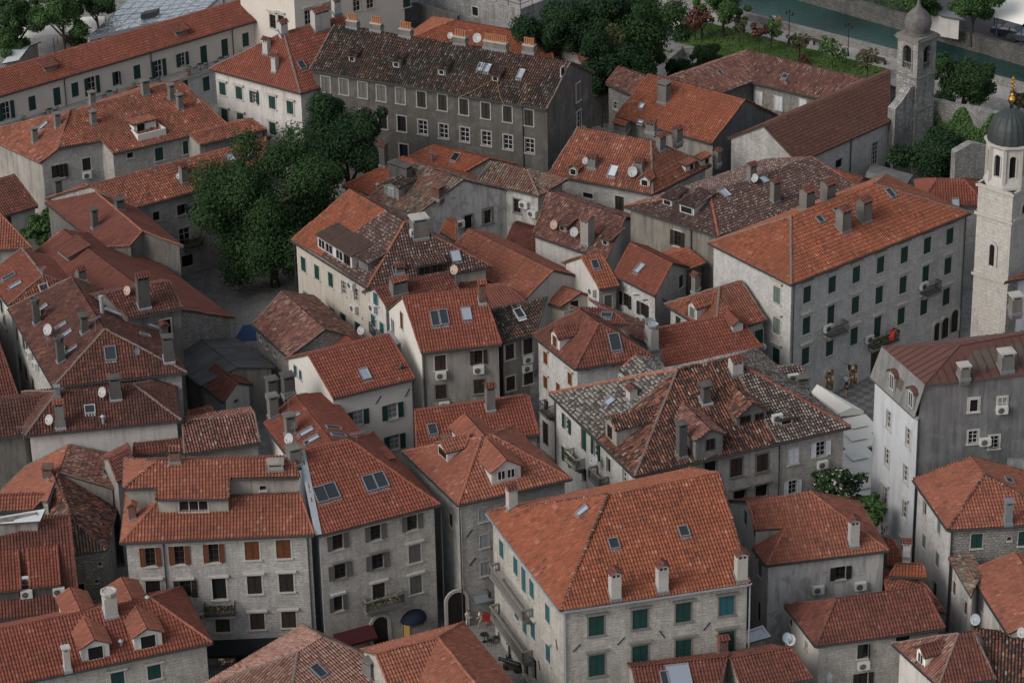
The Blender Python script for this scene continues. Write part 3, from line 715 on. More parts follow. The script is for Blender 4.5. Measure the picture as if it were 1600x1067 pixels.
def dormer(house, p, e, dn, slope, sp):
    """gable, shed or arched dormer; p = middle of its sill on the roof, e along eave, dn horizontal down-slope"""
    w, h, kind = sp.get('w', 1.6), sp.get('h', 1.2), sp.get('k', 'gable'); tn = math.tan(slope)
    wm, rm = sp.get('wm', 'plaster_p'), sp.get('rm', 'orange')
    base = p - Z3 * .25
    wl = MB(); up = -dn
    L = Vector((0, 0, 0)); A, B = base - e * (w / 2), base + e * (w / 2)
    zt = p.z + h
    At, Bt = Vector((A.x, A.y, zt)), Vector((B.x, B.y, zt))
    ov = .18
    if kind == 'gable':
        rise = sp.get('rise', .38) * w
        ap = Vector((p.x, p.y, zt + rise))
        wl.poly([A, B, Bt, ap, At], 0, [(-w / 2, -.25), (w / 2, -.25), (w / 2, h), (0, h + rise), (-w / 2, h)])
        d1 = h / tn + .1; d2 = (h + rise) / tn + .1
        for X, Xt in ((A, At), (B, Bt)):
            q = [X, Xt, Xt + up * d1, X + up * .2]
            wl.poly(q, 0, [(0, 0), (0, h), (d1, h), (.2, 0)])
        do = wl.build('dormer', M[wm], house)
        sl = rise / (w / 2)
        V = {'a': At - e * ov + dn * ov - Z3 * (ov * sl), 'b': Bt + e * ov + dn * ov - Z3 * (ov * sl), 'p': ap + dn * ov}
        V['c'] = V['a'] + up * (ov + (h - ov * sl) / tn); V['d'] = V['b'] + up * (ov + (h - ov * sl) / tn); V['q'] = ap + up * ((h + rise) / tn)
        for k in V: V[k] = V[k] + Z3 * .10
        build_roof(V, [['a', 'p', 'q', 'c'], ['b', 'p', 'q', 'd']], rm, sp.get('cap', 'self'), do, 'dormer_roof', .1)
    elif kind == 'arch':
        rise = w * .34; N = 8
        arc = [p + e * (w / 2 * math.cos(math.pi * i / N)) + Z3 * (h + rise * math.sin(math.pi * i / N)) for i in range(N + 1)]
        wl.poly([A, B] + arc, 0)
        d1 = h / tn + .1
        for X, Xt in ((A, At), (B, Bt)): wl.poly([X, Xt, Xt + up * d1, X + up * .2], 0)
        do = wl.build('dormer', M[wm], house)
        r = MB(); arc2 = [p + e * ((w / 2 + .14) * math.cos(math.pi * i / N)) + Z3 * (h + .02 + (rise + .1) * math.sin(math.pi * i / N)) + dn * .18 for i in range(N + 1)]
        for a, b in zip(arc2, arc2[1:]):
            a2 = a + up * ((a.z - p.z) / tn + .2); b2 = b + up * ((b.z - p.z) / tn + .2)
            r.poly([a, b, b2, a2]); r.poly([a, b, b - Z3 * .08, a - Z3 * .08])
        r.build('dormer_roof', M[rm], do)
    else:
        s2 = math.tan(math.radians(sp.get('pitch', 8))); d1 = h / (tn - s2) + .05
        wl.poly([A, B, Bt, At], 0, [(0, 0), (w, 0), (w, h), (0, h)])
        for X, Xt in ((A, At), (B, Bt)): wl.poly([X, Xt, Xt + up * d1 + Z3 * (d1 * s2), X + up * .1], 0, [(0, 0), (0, h), (d1, h), (.1, 0)])
        do = wl.build('dormer', M[wm], house)
        V = {'a': At - e * ov + dn * ov, 'b': Bt + e * ov + dn * ov}
        for k in V: V[k] = V[k] - Z3 * (ov * s2) + Z3 * .10
        V['c'] = V['b'] + up * (d1 + ov) + Z3 * ((d1 + ov) * s2); V['d'] = V['a'] + up * (d1 + ov) + Z3 * ((d1 + ov) * s2)
        build_roof(V, [['a', 'b', 'c', 'd']], rm, 'self', do, 'dormer_roof', .1)
    fc = Facade(A, B, p.z, zt, zt)
    for (du, dz, ww, hh, st) in sp.get('win', []):
        if st[0] in 'dwnk' or st[0] in 'ca':
            pn = MB(); u, z = w / 2 + du, p.z + dz
            pn.poly([fc.P(u - ww / 2, z - hh / 2, .02), fc.P(u + ww / 2, z - hh / 2, .02), fc.P(u + ww / 2, z + hh / 2, .02), fc.P(u - ww / 2, z + hh / 2, .02)])
            pn.build('pane', M['hole' if st[0] in 'd' else 'glass'], do)
            fm = MB(); t = .06
            def sb(u0, u1, z0, z1): fm.box(fc.P((u0 + u1) / 2, (z0 + z1) / 2, .035), e * ((u1 - u0) / 2), fc.n * .035, Z3 * ((z1 - z0) / 2))
            sb(u - ww / 2 - t, u + ww / 2 + t, z - hh / 2 - t, z - hh / 2); sb(u - ww / 2 - t, u + ww / 2 + t, z + hh / 2, z + hh / 2 + t)
            sb(u - ww / 2 - t, u - ww / 2, z - hh / 2, z + hh / 2); sb(u + ww / 2, u + ww / 2 + t, z - hh / 2, z + hh / 2)
            if st[0] in 'wn':
                for i in range(1, max(2, int(round(ww / .45)))): x = u - ww / 2 + ww * i / max(2, int(round(ww / .45))); sb(x - .03, x + .03, z - hh / 2, z + hh / 2)
            fm.build('window_frame', M['wood_b' if st[0] == 'n' else 'wood_w'], do)
            if st[0] == 'c':
                for sx in (-1, 1): shutter(do, fc, u + sx * ww / 4, z, ww / 2 - .01, hh, .08, st[1])
    return do
# ------------------------------------------------------------------ houses
HOUSES = {}
LOG = []
OVER_E, OVER_G, THICK = .38, .14, .16
def inset_loop(L, ov):
    """L corner points, ov[i] inset of edge i -> i+1 (clockwise seen from above = left to right from outside)"""
    n = len(L); out = []
    def line(i):
        a, b = L[i], L[(i + 1) % n]; d = Vector((b.x - a.x, b.y - a.y, 0)); d.normalize(); nn = Vector((d.y, -d.x, 0))
        return Vector((a.x, a.y, 0)) - nn * ov[i], d
    for i in range(n):
        p, d = line(i - 1); q, e = line(i); den = d.x * e.y - d.y * e.x
        if abs(den) < .12: out.append(q.copy()); continue
        t = ((q.x - p.x) * e.y - (q.y - p.y) * e.x) / den
        out.append(p + d * t)
    return out
def tri_in(p, poly, c, e, s):
    P = [((v - c).dot(e), (v - c).dot(s)) for v in poly]; x, y = (p - c).dot(e), (p - c).dot(s); ins = False; dmin = 1e9
    for (a, b), (c2, d) in zip(P, P[1:] + P[:1]):
        if (b > y) != (d > y) and x < (c2 - a) * (y - b) / (d - b) + a: ins = not ins
        L2 = (c2 - a) ** 2 + (d - b) ** 2
        t = max(0, min(1, ((x - a) * (c2 - a) + (y - b) * (d - b)) / max(L2, 1e-9)))
        dmin = min(dmin, math.hypot(x - a - t * (c2 - a), y - b - t * (d - b)))
    return ins, dmin
class Roofed: pass
def roof_hit(h, q):
    best = None
    for f in h.faces:
        pts = [h.V[k] for k in f]; c, e, s, n = frame_of(pts); d = ray(q)
        if d.dot(n) > -.02: continue
        t = (c - CO).dot(n) / d.dot(n); p = CO + d * t; ins, dm = tri_in(p, pts, c, e, s)
        key = (0 if ins else dm + 1, t)
        if best is None or key < best[0]: best = (key, p, e, s, n)
    _, p, e, s, n = best
    dn = Vector((n.x, n.y, 0))
    if dn.length < 1e-4: dn = Vector((0, -1, 0))
    dn.normalize()
    return p, e, s, n, dn, math.acos(max(-1, min(1, n.z)))

def V2(p): return Vector((p.x, p.y, 0))
def solve_quad(name, t, A, B, r, ze, th=24, Ab=None, Bb=None, ends='gg'):
    a, b = at_z(full(A, t), ze), at_z(full(B, t), ze)
    e = (b - a).normalized(); n = Vector((-e.y, e.x, 0)); q1, q2 = full(r[0], t), full(r[1], t)
    if Ab is not None or Bb is not None:
        if Bb is not None: c = at_z(full(Bb, t), ze); d = a + (c - b) if Ab is None else at_z(full(Ab, t), ze)
        else: d = at_z(full(Ab, t), ze); c = b + (d - a)
        m1, m2 = (a + d) / 2, (b + c) / 2; md = (m2 - m1).normalized(); mn = Vector((-md.y, md.x, 0))
        g1, g2 = at_plane(q1, m1, mn), at_plane(q2, m1, mn); zr = (g1.z + g2.z) / 2
        hw = abs((d - a).dot(n)) / 2; sl = math.degrees(math.atan2(zr - ze, hw))
        if sl < 12 or sl > 42:
            LOG.append(f'{name}: slope {sl:.0f} (z {g1.z:.1f},{g2.z:.1f}) -> clamped'); zr = ze + hw * math.tan(math.radians(max(14, min(36, sl))))
            g1, g2 = at_z(q1, zr), at_z(q2, zr)
        def on_med(g): tt = (g - m1).dot(md); p = m1 + md * tt; p.z = zr; return p
        r1, r2 = on_med(g1), on_med(g2)
        if ends[0] == 'g': r1 = Vector((m1.x, m1.y, zr))
        if ends[1] == 'g': r2 = Vector((m2.x, m2.y, zr))
        if ends[0] == 's': d = V2(r1) * 2 - V2(a); d.z = ze
        if ends[1] == 's': c = V2(r2) * 2 - V2(b); c.z = ze
    else:
        tn = math.tan(math.radians(th)); pn = Vector((-n.x * tn, -n.y * tn, 1)).normalized()
        g1, g2 = at_plane(q1, a, pn), at_plane(q2, a, pn); w1, w2 = (g1 - a).dot(n), (g2 - a).dot(n); w = (w1 + w2) / 2; zr = ze + w * tn
        def place(g): p = a + e * (g - a).dot(e) + n * w; p.z = zr; return p
        r1, r2 = place(g1), place(g2)
        d = a + n * (2 * w) if ends[0] == 'h' else V2(a) + (V2(r1) - V2(a)) * 2; c = b + n * (2 * w) if ends[1] == 'h' else V2(b) + (V2(r2) - V2(b)) * 2
        c, d = Vector((c.x, c.y, ze)), Vector((d.x, d.y, ze)); hw = w; sl = th
    LOG.append(f'{name}: L {(b-a).length:.1f} W {2*hw:.1f} slope {sl:.0f} zr {zr:.1f} c px {tuple(round(x) for x in proj(c))} d px {tuple(round(x) for x in proj(d))} r {tuple(round(x) for x in proj(r1))} {tuple(round(x) for x in proj(r2))}')
    V = {'a': a, 'b': b, 'c': c, 'd': d, 'r1': r1, 'r2': r2}
    faces = [['a', 'b', 'r2', 'r1'], ['c', 'd', 'r1', 'r2']]
    if ends[0] == 'h': faces.append(['d', 'a', 'r1'])
    if ends[1] == 'h': faces.append(['b', 'c', 'r2'])
    walls = [['a', 'b'], ['b', 'c'] if ends[1] == 'h' else ['b', 'r2', 'c'], ['c', 'd'], ['d', 'a'] if ends[0] == 'h' else ['d', 'r1', 'a']]
    return V, faces, walls
def solve_poly(t, spec):
    V = {}
    for k, s in spec.items():
        if s[0] == 'refl': x, r = V[s[1]], V[s[2]]; V[k] = Vector((2 * r.x - x.x, 2 * r.y - x.y, x.z)); continue
        if s[0] == 'mirk':
            a, b, r, x = (V[j] for j in s[1:5]); e = V2(b - a).normalized(); n = Vector((-e.y, e.x, 0)); V[k] = x + n * (s[5] * (r - a).dot(n)); continue
        if s[0] == 'par': V[k] = V[s[1]] + V[s[3]] - V[s[2]]; continue
        if s[0] == 'mir2':
            a, b, r, x = (V[j] for j in s[1:]); e = V2(b - a).normalized(); n = Vector((-e.y, e.x, 0)); V[k] = x + n * (2 * (r - a).dot(n)); continue
        q, z = full(s[0], t), s[1]
        if isinstance(z, (int, float)): V[k] = at_z(q, z)
        elif z[0] == 'pl':
            a, b = V[z[1]], V[z[2]]; e = V2(b - a).normalized(); n = Vector((-e.y, e.x, 0)); tn = math.tan(math.radians(z[3]))
            V[k] = at_plane(q, a, Vector((-n.x * tn, -n.y * tn, 1)).normalized())
        elif z[0] == 'f': a, b, c = (V[j] for j in z[1:]); V[k] = at_plane(q, a, (b - a).cross(c - a).normalized())
        elif z[0] == 'zof': V[k] = at_z(q, V[z[1]].z)
    return V

def H(name, label, t, A=None, B=None, r=None, ze=8, th=24, Ab=None, Bb=None, ends='gg', z0=0.0, kind='orange', cap='self', wall='stone', kinds=None,
      poly=None, faces=None, walls=None, into=None, cat='house', win=(), ch=(), sk=(), dm=(), di=(), ac=(), bal=(), dp=(), arch=(), caps=(), gut=True, corn=True, extra=None, ov=None, group=None, fill=(), anch=(), ant=(), strip=()):
    h = Roofed(); h.t = t
    if poly: V = solve_poly(t, poly)
    else:
        V, faces, walls = solve_quad(label if into is None else label + '*', t, A, B, r, ze, th, Ab, Bb, ends)
        if extra:
            more, faces = extra; V2_ = dict(V)
            for k, s in more.items():
                q = full(s[0], t); pts = [V[j] for j in s[1]]; V[k] = at_plane(q, pts[0], newell(pts))
    h.V, h.faces = V, faces
    names = [w[0] for w in walls]; L = [V[k] for k in names]
    cen = sum(L, Vector()) / len(L)
    if into is None:
        root = empty(name, (cen.x, cen.y, z0), label, cat, group)
    else: root = into.root
    h.root = root
    # roof meshes, one per kind of covering
    groups = {}
    for i, f in enumerate(faces):
        k = (kinds or {}).get(i, kind)
        groups.setdefault(k, []).append(f)
    for k, fs in groups.items():
        build_roof(V, fs, k, cap if k not in ('sheet', 'felt') else 'self', root, 'roof' if into is None else 'upper_roof')
    for a, b, m in caps:
        mb = MB(); cap_tiles(mb, V[a], V[b], 0, .16, .08); mb.build('ridge_tiles', M[m], root)
    # walls
    ov = ov or [OVER_G if len(w) > 2 or abs(V[w[0]].z - V[w[-1]].z) > .4 else OVER_E for w in walls]
    IL = inset_loop(L, ov); h.fc = []
    wl = MB(); wn = wall if isinstance(wall, (list, tuple)) else [wall]; mats = []
    for i, w in enumerate(walls):
        m = wn[i % len(wn)]
        if m not in mats: mats.append(m)
        a, b = IL[i], IL[(i + 1) % len(walls)]
        lift = max(0, ov[i] * .45 - THICK) + .04
        za, zb = V[w[0]].z + lift, V[w[-1]].z + lift
        fc = Facade(a, b, z0, za, zb, None, mats.index(m))
        if len(w) > 2: ap = V[w[1]]; fc.apex = (max(.05, min(fc.L - .05, (V2(ap) - fc.a).dot(fc.e))), ap.z - .14)
        h.fc.append(fc)
    for a_, b_, dz, fm_ in fill:
        pn = MB(); A_, B_ = V[a_] - Z3 * .1, V[b_] - Z3 * .1; L_ = (B_ - A_).length; pn.poly([A_ - Z3 * dz, B_ - Z3 * dz, B_, A_], 0, [(0, 0), (L_, 0), (L_, dz), (0, dz)]); pn.build('upper_wall', M[fm_], root)
    jobs = []
    for wspec in win:
        f, st, ww, hh, pts = wspec[:5]; op = wspec[5] if len(wspec) > 5 else {}
        for p in pts:
            u, z = h.fc[f].uz(full(p, t)); o = dict(u=u, z=z, w=ww, h=hh, st=st, **op); h.fc[f].op.append(o); jobs.append((f, o))
    for fc in h.fc: fc.build(wl)
    wl.build('wall' if into is None else 'upper_wall', [M[m] for m in mats], root)
    for f, o in jobs: window(root, h.fc[f], o)
    # cornice and gutters
    eaves = [i for i, w in enumerate(walls) if len(w) == 2 and abs(V[w[0]].z - V[w[1]].z) < .4]
    for i in eaves:
        fc = h.fc[i]; zt = min(fc.za, fc.zb)
        if corn:
            cb = MB(); cb.box(fc.P(fc.L / 2, zt - .20, .08), fc.e * (fc.L / 2 + .07), fc.n * .09, Z3 * .06); cb.box(fc.P(fc.L / 2, zt - .085, .13), fc.e * (fc.L / 2 + .12), fc.n * .14, Z3 * .055)
            cb.build('cornice', M['trim_d' if corn is True else corn], root)
        if gut:
            gb = MB(); a, b = V[walls[i][0]], V[walls[i][1]]; gb.bar(a + fc.n * .07 - Z3 * .09, b + fc.n * .07 - Z3 * .09, .12, .10); gb.build('gutter', M['pipe' if gut != 'zinc' else 'zinc'], root)
    for f, p in dp:
        u, z = h.fc[f].uz(full(p, t)); fc = h.fc[f]; zt = min(fc.za, fc.zb); gb = MB()
        gb.tube([fc.P(u, zt - .05, .45), fc.P(u, zt - .45, .11), fc.P(u, z0, .11)], .065, 6); gb.build('downpipe', M['pipe' if gut != 'zinc' else 'zinc'], root)
    for v1_, v2_, w_ in strip:
        zs_ = MB(); zs_.bar(V[v1_] + Z3 * .10, V[v2_] + Z3 * .10, w_, .12); zs_.build('verge_flashing', M['zinc'], root)
    # roof furniture
    for s in ch:
        p, e, sl, n, dn, a = roof_hit(h, full(s[0], t)); chimney(root, p, e, dn, s[1], a)
    for s in sk:
        p, e, sl, n, dn, a = roof_hit(h, full(s[0], t)); skylight(root, p, e, sl, n, s[1], s[2], s[3])
    for s in dm:
        p, e, sl, n, dn, a = roof_hit(h, full(s[0], t)); dormer(root, p, e, dn, a, s[1])
        if s[1].get('twin'):      # its counterpart on the far slope
            m_ = h.V['r1']; w_ = (V2(p) - V2(m_)).dot(dn); dormer(root, p - dn * (2 * w_), -e, -dn, a, s[1])
    for s in di:
        p, e, sl, n, dn, a = roof_hit(h, full(s[0], t)); dish(root, p, *s[1:])
    for s in ac:
        if s[0] == 'r':
            p, e, sl, n, dn, a = roof_hit(h, full(s[1], t)); ac_unit(root, p + Z3 * .4 - dn * .2, e, dn)
        else: ac_on(root, h.fc[s[0]], full(s[1], t))
    for s in bal:
        u, z = h.fc[s[0]].uz(full(s[1], t)); balcony(root, h.fc[s[0]], u, z, *s[2:])
    if anch:
        for f_, q_, ang in anch:
            am = MB(); u, z = h.fc[f_].uz(full(q_, t)); f3 = h.fc[f_]; d_ = f3.e * math.cos(math.radians(ang)) + Z3 * math.sin(math.radians(ang)); am.bar(f3.P(u, z, .04) - d_ * .42, f3.P(u, z, .04) + d_ * .42, .07, .05, 0, f3.n)
            am.build('wall_anchor', M['iron'], root)
    for s in ant:
        p, e, sl, n, dn, a = roof_hit(h, full(s[0], t)); am = MB(); ht = s[1]; T_ = p + Z3 * ht; am.tube([p - Z3 * .2, T_], .03, 5)
        d_ = Vector((math.cos(s[2]), math.sin(s[2]), 0)); x_ = Vector((-d_.y, d_.x, 0)); am.bar(T_ - d_ * .6, T_ + d_ * .7, .03)
        for i in range(7): am.bar(T_ + d_ * (-.5 + .18 * i) - x_ * (.32 - .025 * i), T_ + d_ * (-.5 + .18 * i) + x_ * (.32 - .025 * i), .02)
        am.build('aerial', M['metal'], root)
    for s in arch:
        u, z = h.fc[s[0]].uz(full(s[1], t)); arch_door(root, h.fc[s[0]], u, z, *s[2:])
    return h
# ------------------------------------------------------------------ the houses, surveyed in image enlargements
W = lambda f, st, w, h, pts, **k: (f, st, w, h, pts, k)
def shop_mat(name, c, s):
    t = NT(name); uv = t.uv(); bk = t.n('ShaderNodeTexBrick'); t.l(uv, bk.inputs['Vector']); bk.inputs['Scale'].default_value = 1; bk.inputs['Brick Width'].default_value = .42; bk.inputs['Row Height'].default_value = .5; bk.inputs['Mortar Size'].default_value = .05
    bk.inputs['Color1'].default_value = (.05, .03, .02, 1); bk.inputs['Color2'].default_value = col(c); bk.inputs['Mortar'].default_value = tuple(x * .25 for x in c) + (1,)
    n = t.noise(t.scale(uv, 3, 3), 1.0, 3, .6); e = t.mix(t.ramp(n, [(.42, (0, 0, 0)), (.6, (1, 1, 1))]), (.03, .02, .012), bk.outputs['Color'])
    t.l(e, t.b.inputs['Emission Color']); t.b.inputs['Emission Strength'].default_value = s
    return t.out((.05, .04, .03), None, .2)
M['shop'] = shop_mat('lit_shop_interior', (1.0, .74, .45), .22)
M['shop2'] = emit_mat('lit_shop_yellow', (1.0, .60, .16), .16)

# --- back row, left
terr = H('terrace_house', 'long cream house with a red roof and a railed terrace set with chairs', 11, A=(-300, 663), B=(1550, 120), r=[(-300, 482), (1455, 10)], th=27, ze=7.6, kind='red', wall='cream', corn=False,
  win=[W(0, 'cg', .9, 1.65, [(192, 615), (447, 535), (816, 430), (1462, 238)], fw=0), W(0, 'cg', .9, 2.1, [(340, 575), (1213, 325), (1338, 285)], fw=0), W(0, 'hg', .9, 1.6, [(690, 468)], fw=0),
       W(0, 'og', .95, 2.1, [(38, 660), (548, 510), (945, 410)], fw=0), W(0, 'og', .8, 1.6, [(1085, 355)], fw=0)],
  dp=[(0, (380, 480)), (0, (895, 330)), (0, (1380, 190))],
  dm=[((1085, 215), dict(k='shed', w=1.5, h=.5, rm='redbrown', wm='drab', pitch=12)), ((305, 425), dict(k='shed', w=1.5, h=.5, rm='redbrown', wm='drab', pitch=12))])
HOUSES['rt'] = H('stone_house', 'stone house with an orange roof cut by a small white roof terrace', 11, ze=8, kind='orange2', wall=['plaster', 'stone', 'stone', 'stone', 'stone', 'stone', 'stone', 'stone'],
  poly={'e1': [(345, 888), 8.2], 'e2': [(605, 838), 8.2], 'e3': [(675, 917), ('pl', 'e1', 'e2', 23)], 'e4': [(1365, 752), ('zof', 'e3')], 'r1': [(415, 662), ('pl', 'e1', 'e2', 23)], 'r2': [(1075, 488), ('zof', 'r1')],
        'f1': [(237, 972), 6.9], 'f2': [(-90, 820), ('f', 'e1', 'r1', 'f1')], 'f3': [(-90, 785), ('f', 'e1', 'r1', 'f1')], 'b1': ['refl', 'e1', 'r1'], 'b2': ['refl', 'e4', 'r2']},
  faces=[['e1', 'e2', 'e3', 'e4', 'r2', 'r1'], ['f1', 'e1', 'r1', 'f3', 'f2'], ['r1', 'r2', 'b2', 'b1']],
  walls=[['f2', 'f1'], ['f1', 'e1'], ['e1', 'e2'], ['e2', 'e3'], ['e3', 'e4'], ['e4', 'r2', 'b2'], ['b2', 'b1'], ['b1', 'f2']], ov=[.3, .12, .3, .12, .3, .12, .3, .1],
  win=[W(1, 'ok', .85, 1.5, [(355, 1018)]), W(2, 'ck', .9, 1.4, [(515, 978)]), W(4, 'cg', .95, 1.5, [(947, 918), (1113, 877), (1273, 838)]), W(4, 'dk', .7, .6, [(775, 925)])],
  ac=[(2, (515, 1040))], dp=[(4, (1350, 800))],
  ch=[((195, 862), dict(h=1.6, k='g')), ((330, 770), dict(h=1.5, k='g')), ((565, 748), dict(h=1.3, k='g')), ((875, 575), dict(h=1.5, w=.8, k='g')), ((558, 628), dict(h=1.2, k='g')), ((1030, 605), dict(h=1.6, k='g')), ((1080, 658), dict(h=1.5, k='g'))],
  sk=[((262, 752), .55, 1.0, 'b')],
  dm=[((865, 778), dict(k='shed', w=2.6, h=.9, rm='orange2', wm='white', pitch=-6, win=[(-.5, .5, .9, .9, 'd')]))])
H('corner_house', 'pale three-storey corner house with green shutters and a big white chimney', 12, A=(265, 558), B=(800, 395), Ab=(-278, 412), r=[(165, 205), (640, 50)], ends='hg', ze=11, kind='red', cap='capmort', wall='plaster_p', corn='trim',
  win=[W(3, 'cg', .9, 1.5, [(11, 1325, 528), (11, 1423, 553), (97, 610), (203, 640)], hood=.12), W(3, 'og', .6, 1.4, [(11, 1515, 580)], hood=.12), W(3, 'cg', .9, 1.5, [(11, 1338, 685), (11, 1432, 710), (100, 765), (210, 800)], hood=.12)],
  ch=[((172, 212), dict(h=1.2, m='chimwhite', w=.9)), ((55, 332), dict(h=1.5, m='chimwhite', w=.7)), ((105, 440), dict(h=1.7, m='chimwhite')), ((400, 190), dict(h=2.1, w=2.0, d=.9, m='chimwhite')), ((490, 95), dict(h=1.5, w=.9, m='chimwhite'))],
  sk=[((272, 392), .7, .9, 'd')])
H('lean_to_house', 'low red-roofed annex below the pale corner house', 12, A=(-60, 800), B=(145, 745), r=[(-110, 745), (0, 682)], th=22, ze=5.5, kind='redbrown', wall='plaster')
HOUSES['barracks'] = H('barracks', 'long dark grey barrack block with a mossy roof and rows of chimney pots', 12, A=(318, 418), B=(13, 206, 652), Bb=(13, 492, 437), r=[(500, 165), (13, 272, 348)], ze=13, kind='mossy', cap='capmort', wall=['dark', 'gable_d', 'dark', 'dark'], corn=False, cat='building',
  win=[W(0, 'cy', 1.0, 1.75, [(415, 503), (523, 518), (635, 537), (745, 556), (860, 572)], fw=.14, fm='trim_m'), W(0, 'ck', 1.0, 1.75, [(985, 593), (1110, 612), (1237, 637), (1367, 660), (1497, 680), (13, 100, 702)], fw=.14, fm='trim_m'),
       W(0, 'dk', 1.0, 1.75, [(643, 700), (755, 722), (868, 738)], fw=.14, fm='trim_m'), W(0, 'wg', 1.0, 1.6, [(993, 760), (1117, 783), (1243, 803), (1372, 826), (1500, 848), (13, 105, 870)], fw=.15, nh=2, fm='trim_m'),
       W(0, 'dk', 1.0, 1.75, [(880, 905)], fw=.14, fm='trim_m'), W(0, 'wg', 1.0, 1.6, [(1390, 985), (1500, 1010)], fw=.15, fm='trim_m'), W(1, 'cy', .9, 2.0, [(13, 393, 548)]), W(1, 'wg', 1.0, 1.9, [(13, 397, 712)]), W(1, 'dk', .7, .8, [(13, 300, 425)])],
  ac=[(1, (13, 408, 775))], dp=[(0, (1590, 700))],
  ch=[((568, 178), dict(k='pots', w=1.3, d=.7, h=.9, n=5)), ((710, 195), dict(k='pots', w=1.3, d=.7, h=.9, n=5)), ((885, 228), dict(k='pots', w=1.4, d=.7, h=.9, n=5)), ((1210, 275), dict(k='pots', w=1.4, d=.7, h=.9, n=5)), ((1420, 305), dict(k='pots', w=2.7, d=.7, h=.9, n=11)), ((13, 95, 325), dict(k='pots', w=1.3, d=.7, h=.9, n=5))],
  sk=[((1340, 405), .55, 1.0, 'b'), ((1380, 412), .55, 1.0, 'b'), ((1578, 445), .6, 1.1, 'b')],
  dm=[((572, 368), dict(k='shed', w=.9, h=.6, rm='mossy', wm='gable_b', pitch=10, win=[(0, .3, .5, .45, 'd')])), ((835, 405), dict(k='shed', w=1.0, h=.7, rm='mossy', wm='gable_b', pitch=10, win=[(0, .35, .5, .45, 'd')])), ((1105, 450), dict(k='shed', w=1.0, h=.7, rm='mossy', wm='gable_b', pitch=10, win=[(0, .35, .5, .45, 'd')])), ((1425, 485), dict(k='shed', w=.9, h=.6, rm='mossy', wm='gable_b', pitch=10, win=[(0, .3, .5, .45, 'd')]))],
  di=[((1160, 245), .6, .42, 200), ((1320, 270), .8, .62, 200)])
H('low_house', 'low orange roof stretching behind the pots of the dark barracks', 0, A=(606, 76), B=(872, 122), r=[(714, 26), (853, 63)], ends='hg', th=25, ze=6, kind='orange', wall='plaster')
H('low_house', 'small orange roof wedge beside the tall dark treetops', 0, A=(846, 92), B=(892, 80), r=[(846, 72), (874, 56)], th=25, ze=6.4, kind='orange', wall='plaster_p', di=[((849, 62), 1.0, .7, 200)])
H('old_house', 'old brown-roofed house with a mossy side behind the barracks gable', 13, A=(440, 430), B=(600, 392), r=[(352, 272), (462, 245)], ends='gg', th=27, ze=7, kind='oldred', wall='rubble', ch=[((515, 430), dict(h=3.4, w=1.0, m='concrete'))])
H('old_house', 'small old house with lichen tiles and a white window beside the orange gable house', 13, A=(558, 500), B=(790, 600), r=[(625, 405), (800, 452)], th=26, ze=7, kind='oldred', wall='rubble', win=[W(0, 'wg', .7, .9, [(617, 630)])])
H('gable_house', 'house with a broad orange roof, one stout grey chimney and a bare blue-grey gable', 13, A=(615, 697), B=(1187, 855), Bb=(1582, 690), r=[(815, 440), (1385, 595)], ant=[((700, 740), 2.6, .3)], ze=7.5, kind='orange', wall=['plaster', 'gable_b', 'plaster', 'plaster'],
  ch=[((890, 622), dict(w=1.15, d=1.0, h=2.1, k='g')), ((640, 800), dict(w=1.6, d=.8, h=.9, cm='orange'))], sk=[((775, 635), .5, .6, 'b'), ((768, 730), .6, .3, 'b')])
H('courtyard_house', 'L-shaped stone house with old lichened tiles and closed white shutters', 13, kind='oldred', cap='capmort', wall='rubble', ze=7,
  poly={'b': [(1425, 492), 7.2], 'c': [(1842, 592), 7.2], 'a2': [(960, 665), 7.2], 'p': [(1405, 305), ('pl', 'b', 'c', 27)], 'q': [(940, 467), ('zof', 'p')], 's': [(14, 650, 470), ('zof', 'p')],
        'q2': ['refl', 'a2', 'q'], 'p2': ['refl', 'b', 'p'], 's2': ['refl', 'c', 's']},
  faces=[['a2', 'b', 'p', 'q'], ['b', 'c', 's', 'p'], ['p', 'q', 'q2', 'p2'], ['s', 'p', 'p2', 's2']], walls=[['a2', 'b'], ['b', 'c'], ['c', 's', 's2'], ['s2', 'p2'], ['p2', 'q2'], ['q2', 'q', 'a2']],
  win=[W(1, 'cw', .9, 1.6, [(1467, 585), (1582, 615), (14, 142, 615), (14, 282, 632)], fw=.08)], dp=[(1, (1435, 560))], sk=[((1238, 438), .5, .6, 'd'), ((14, 180, 460), .6, .6, 'd')])
church = H('church', 'old church nave with a long plain brown roof and white stone side', 14, A=(255, 972), B=(803, 728), Ab=(0, 1137, 217), r=[(45, 757), (800, 420)], ze=8.6, ends='gs', kind='nave', wall=['stone_l', 'stone_l', 'stone_l', 'stone'], cat='church', corn=False, gut=False,
  win=[W(0, 'wg', 1.1, 2.6, [(712, 915)], nv=2, nh=4), W(0, 'dk', 1.1, 1.0, [(498, 975)])], dp=[(0, (565, 900))])

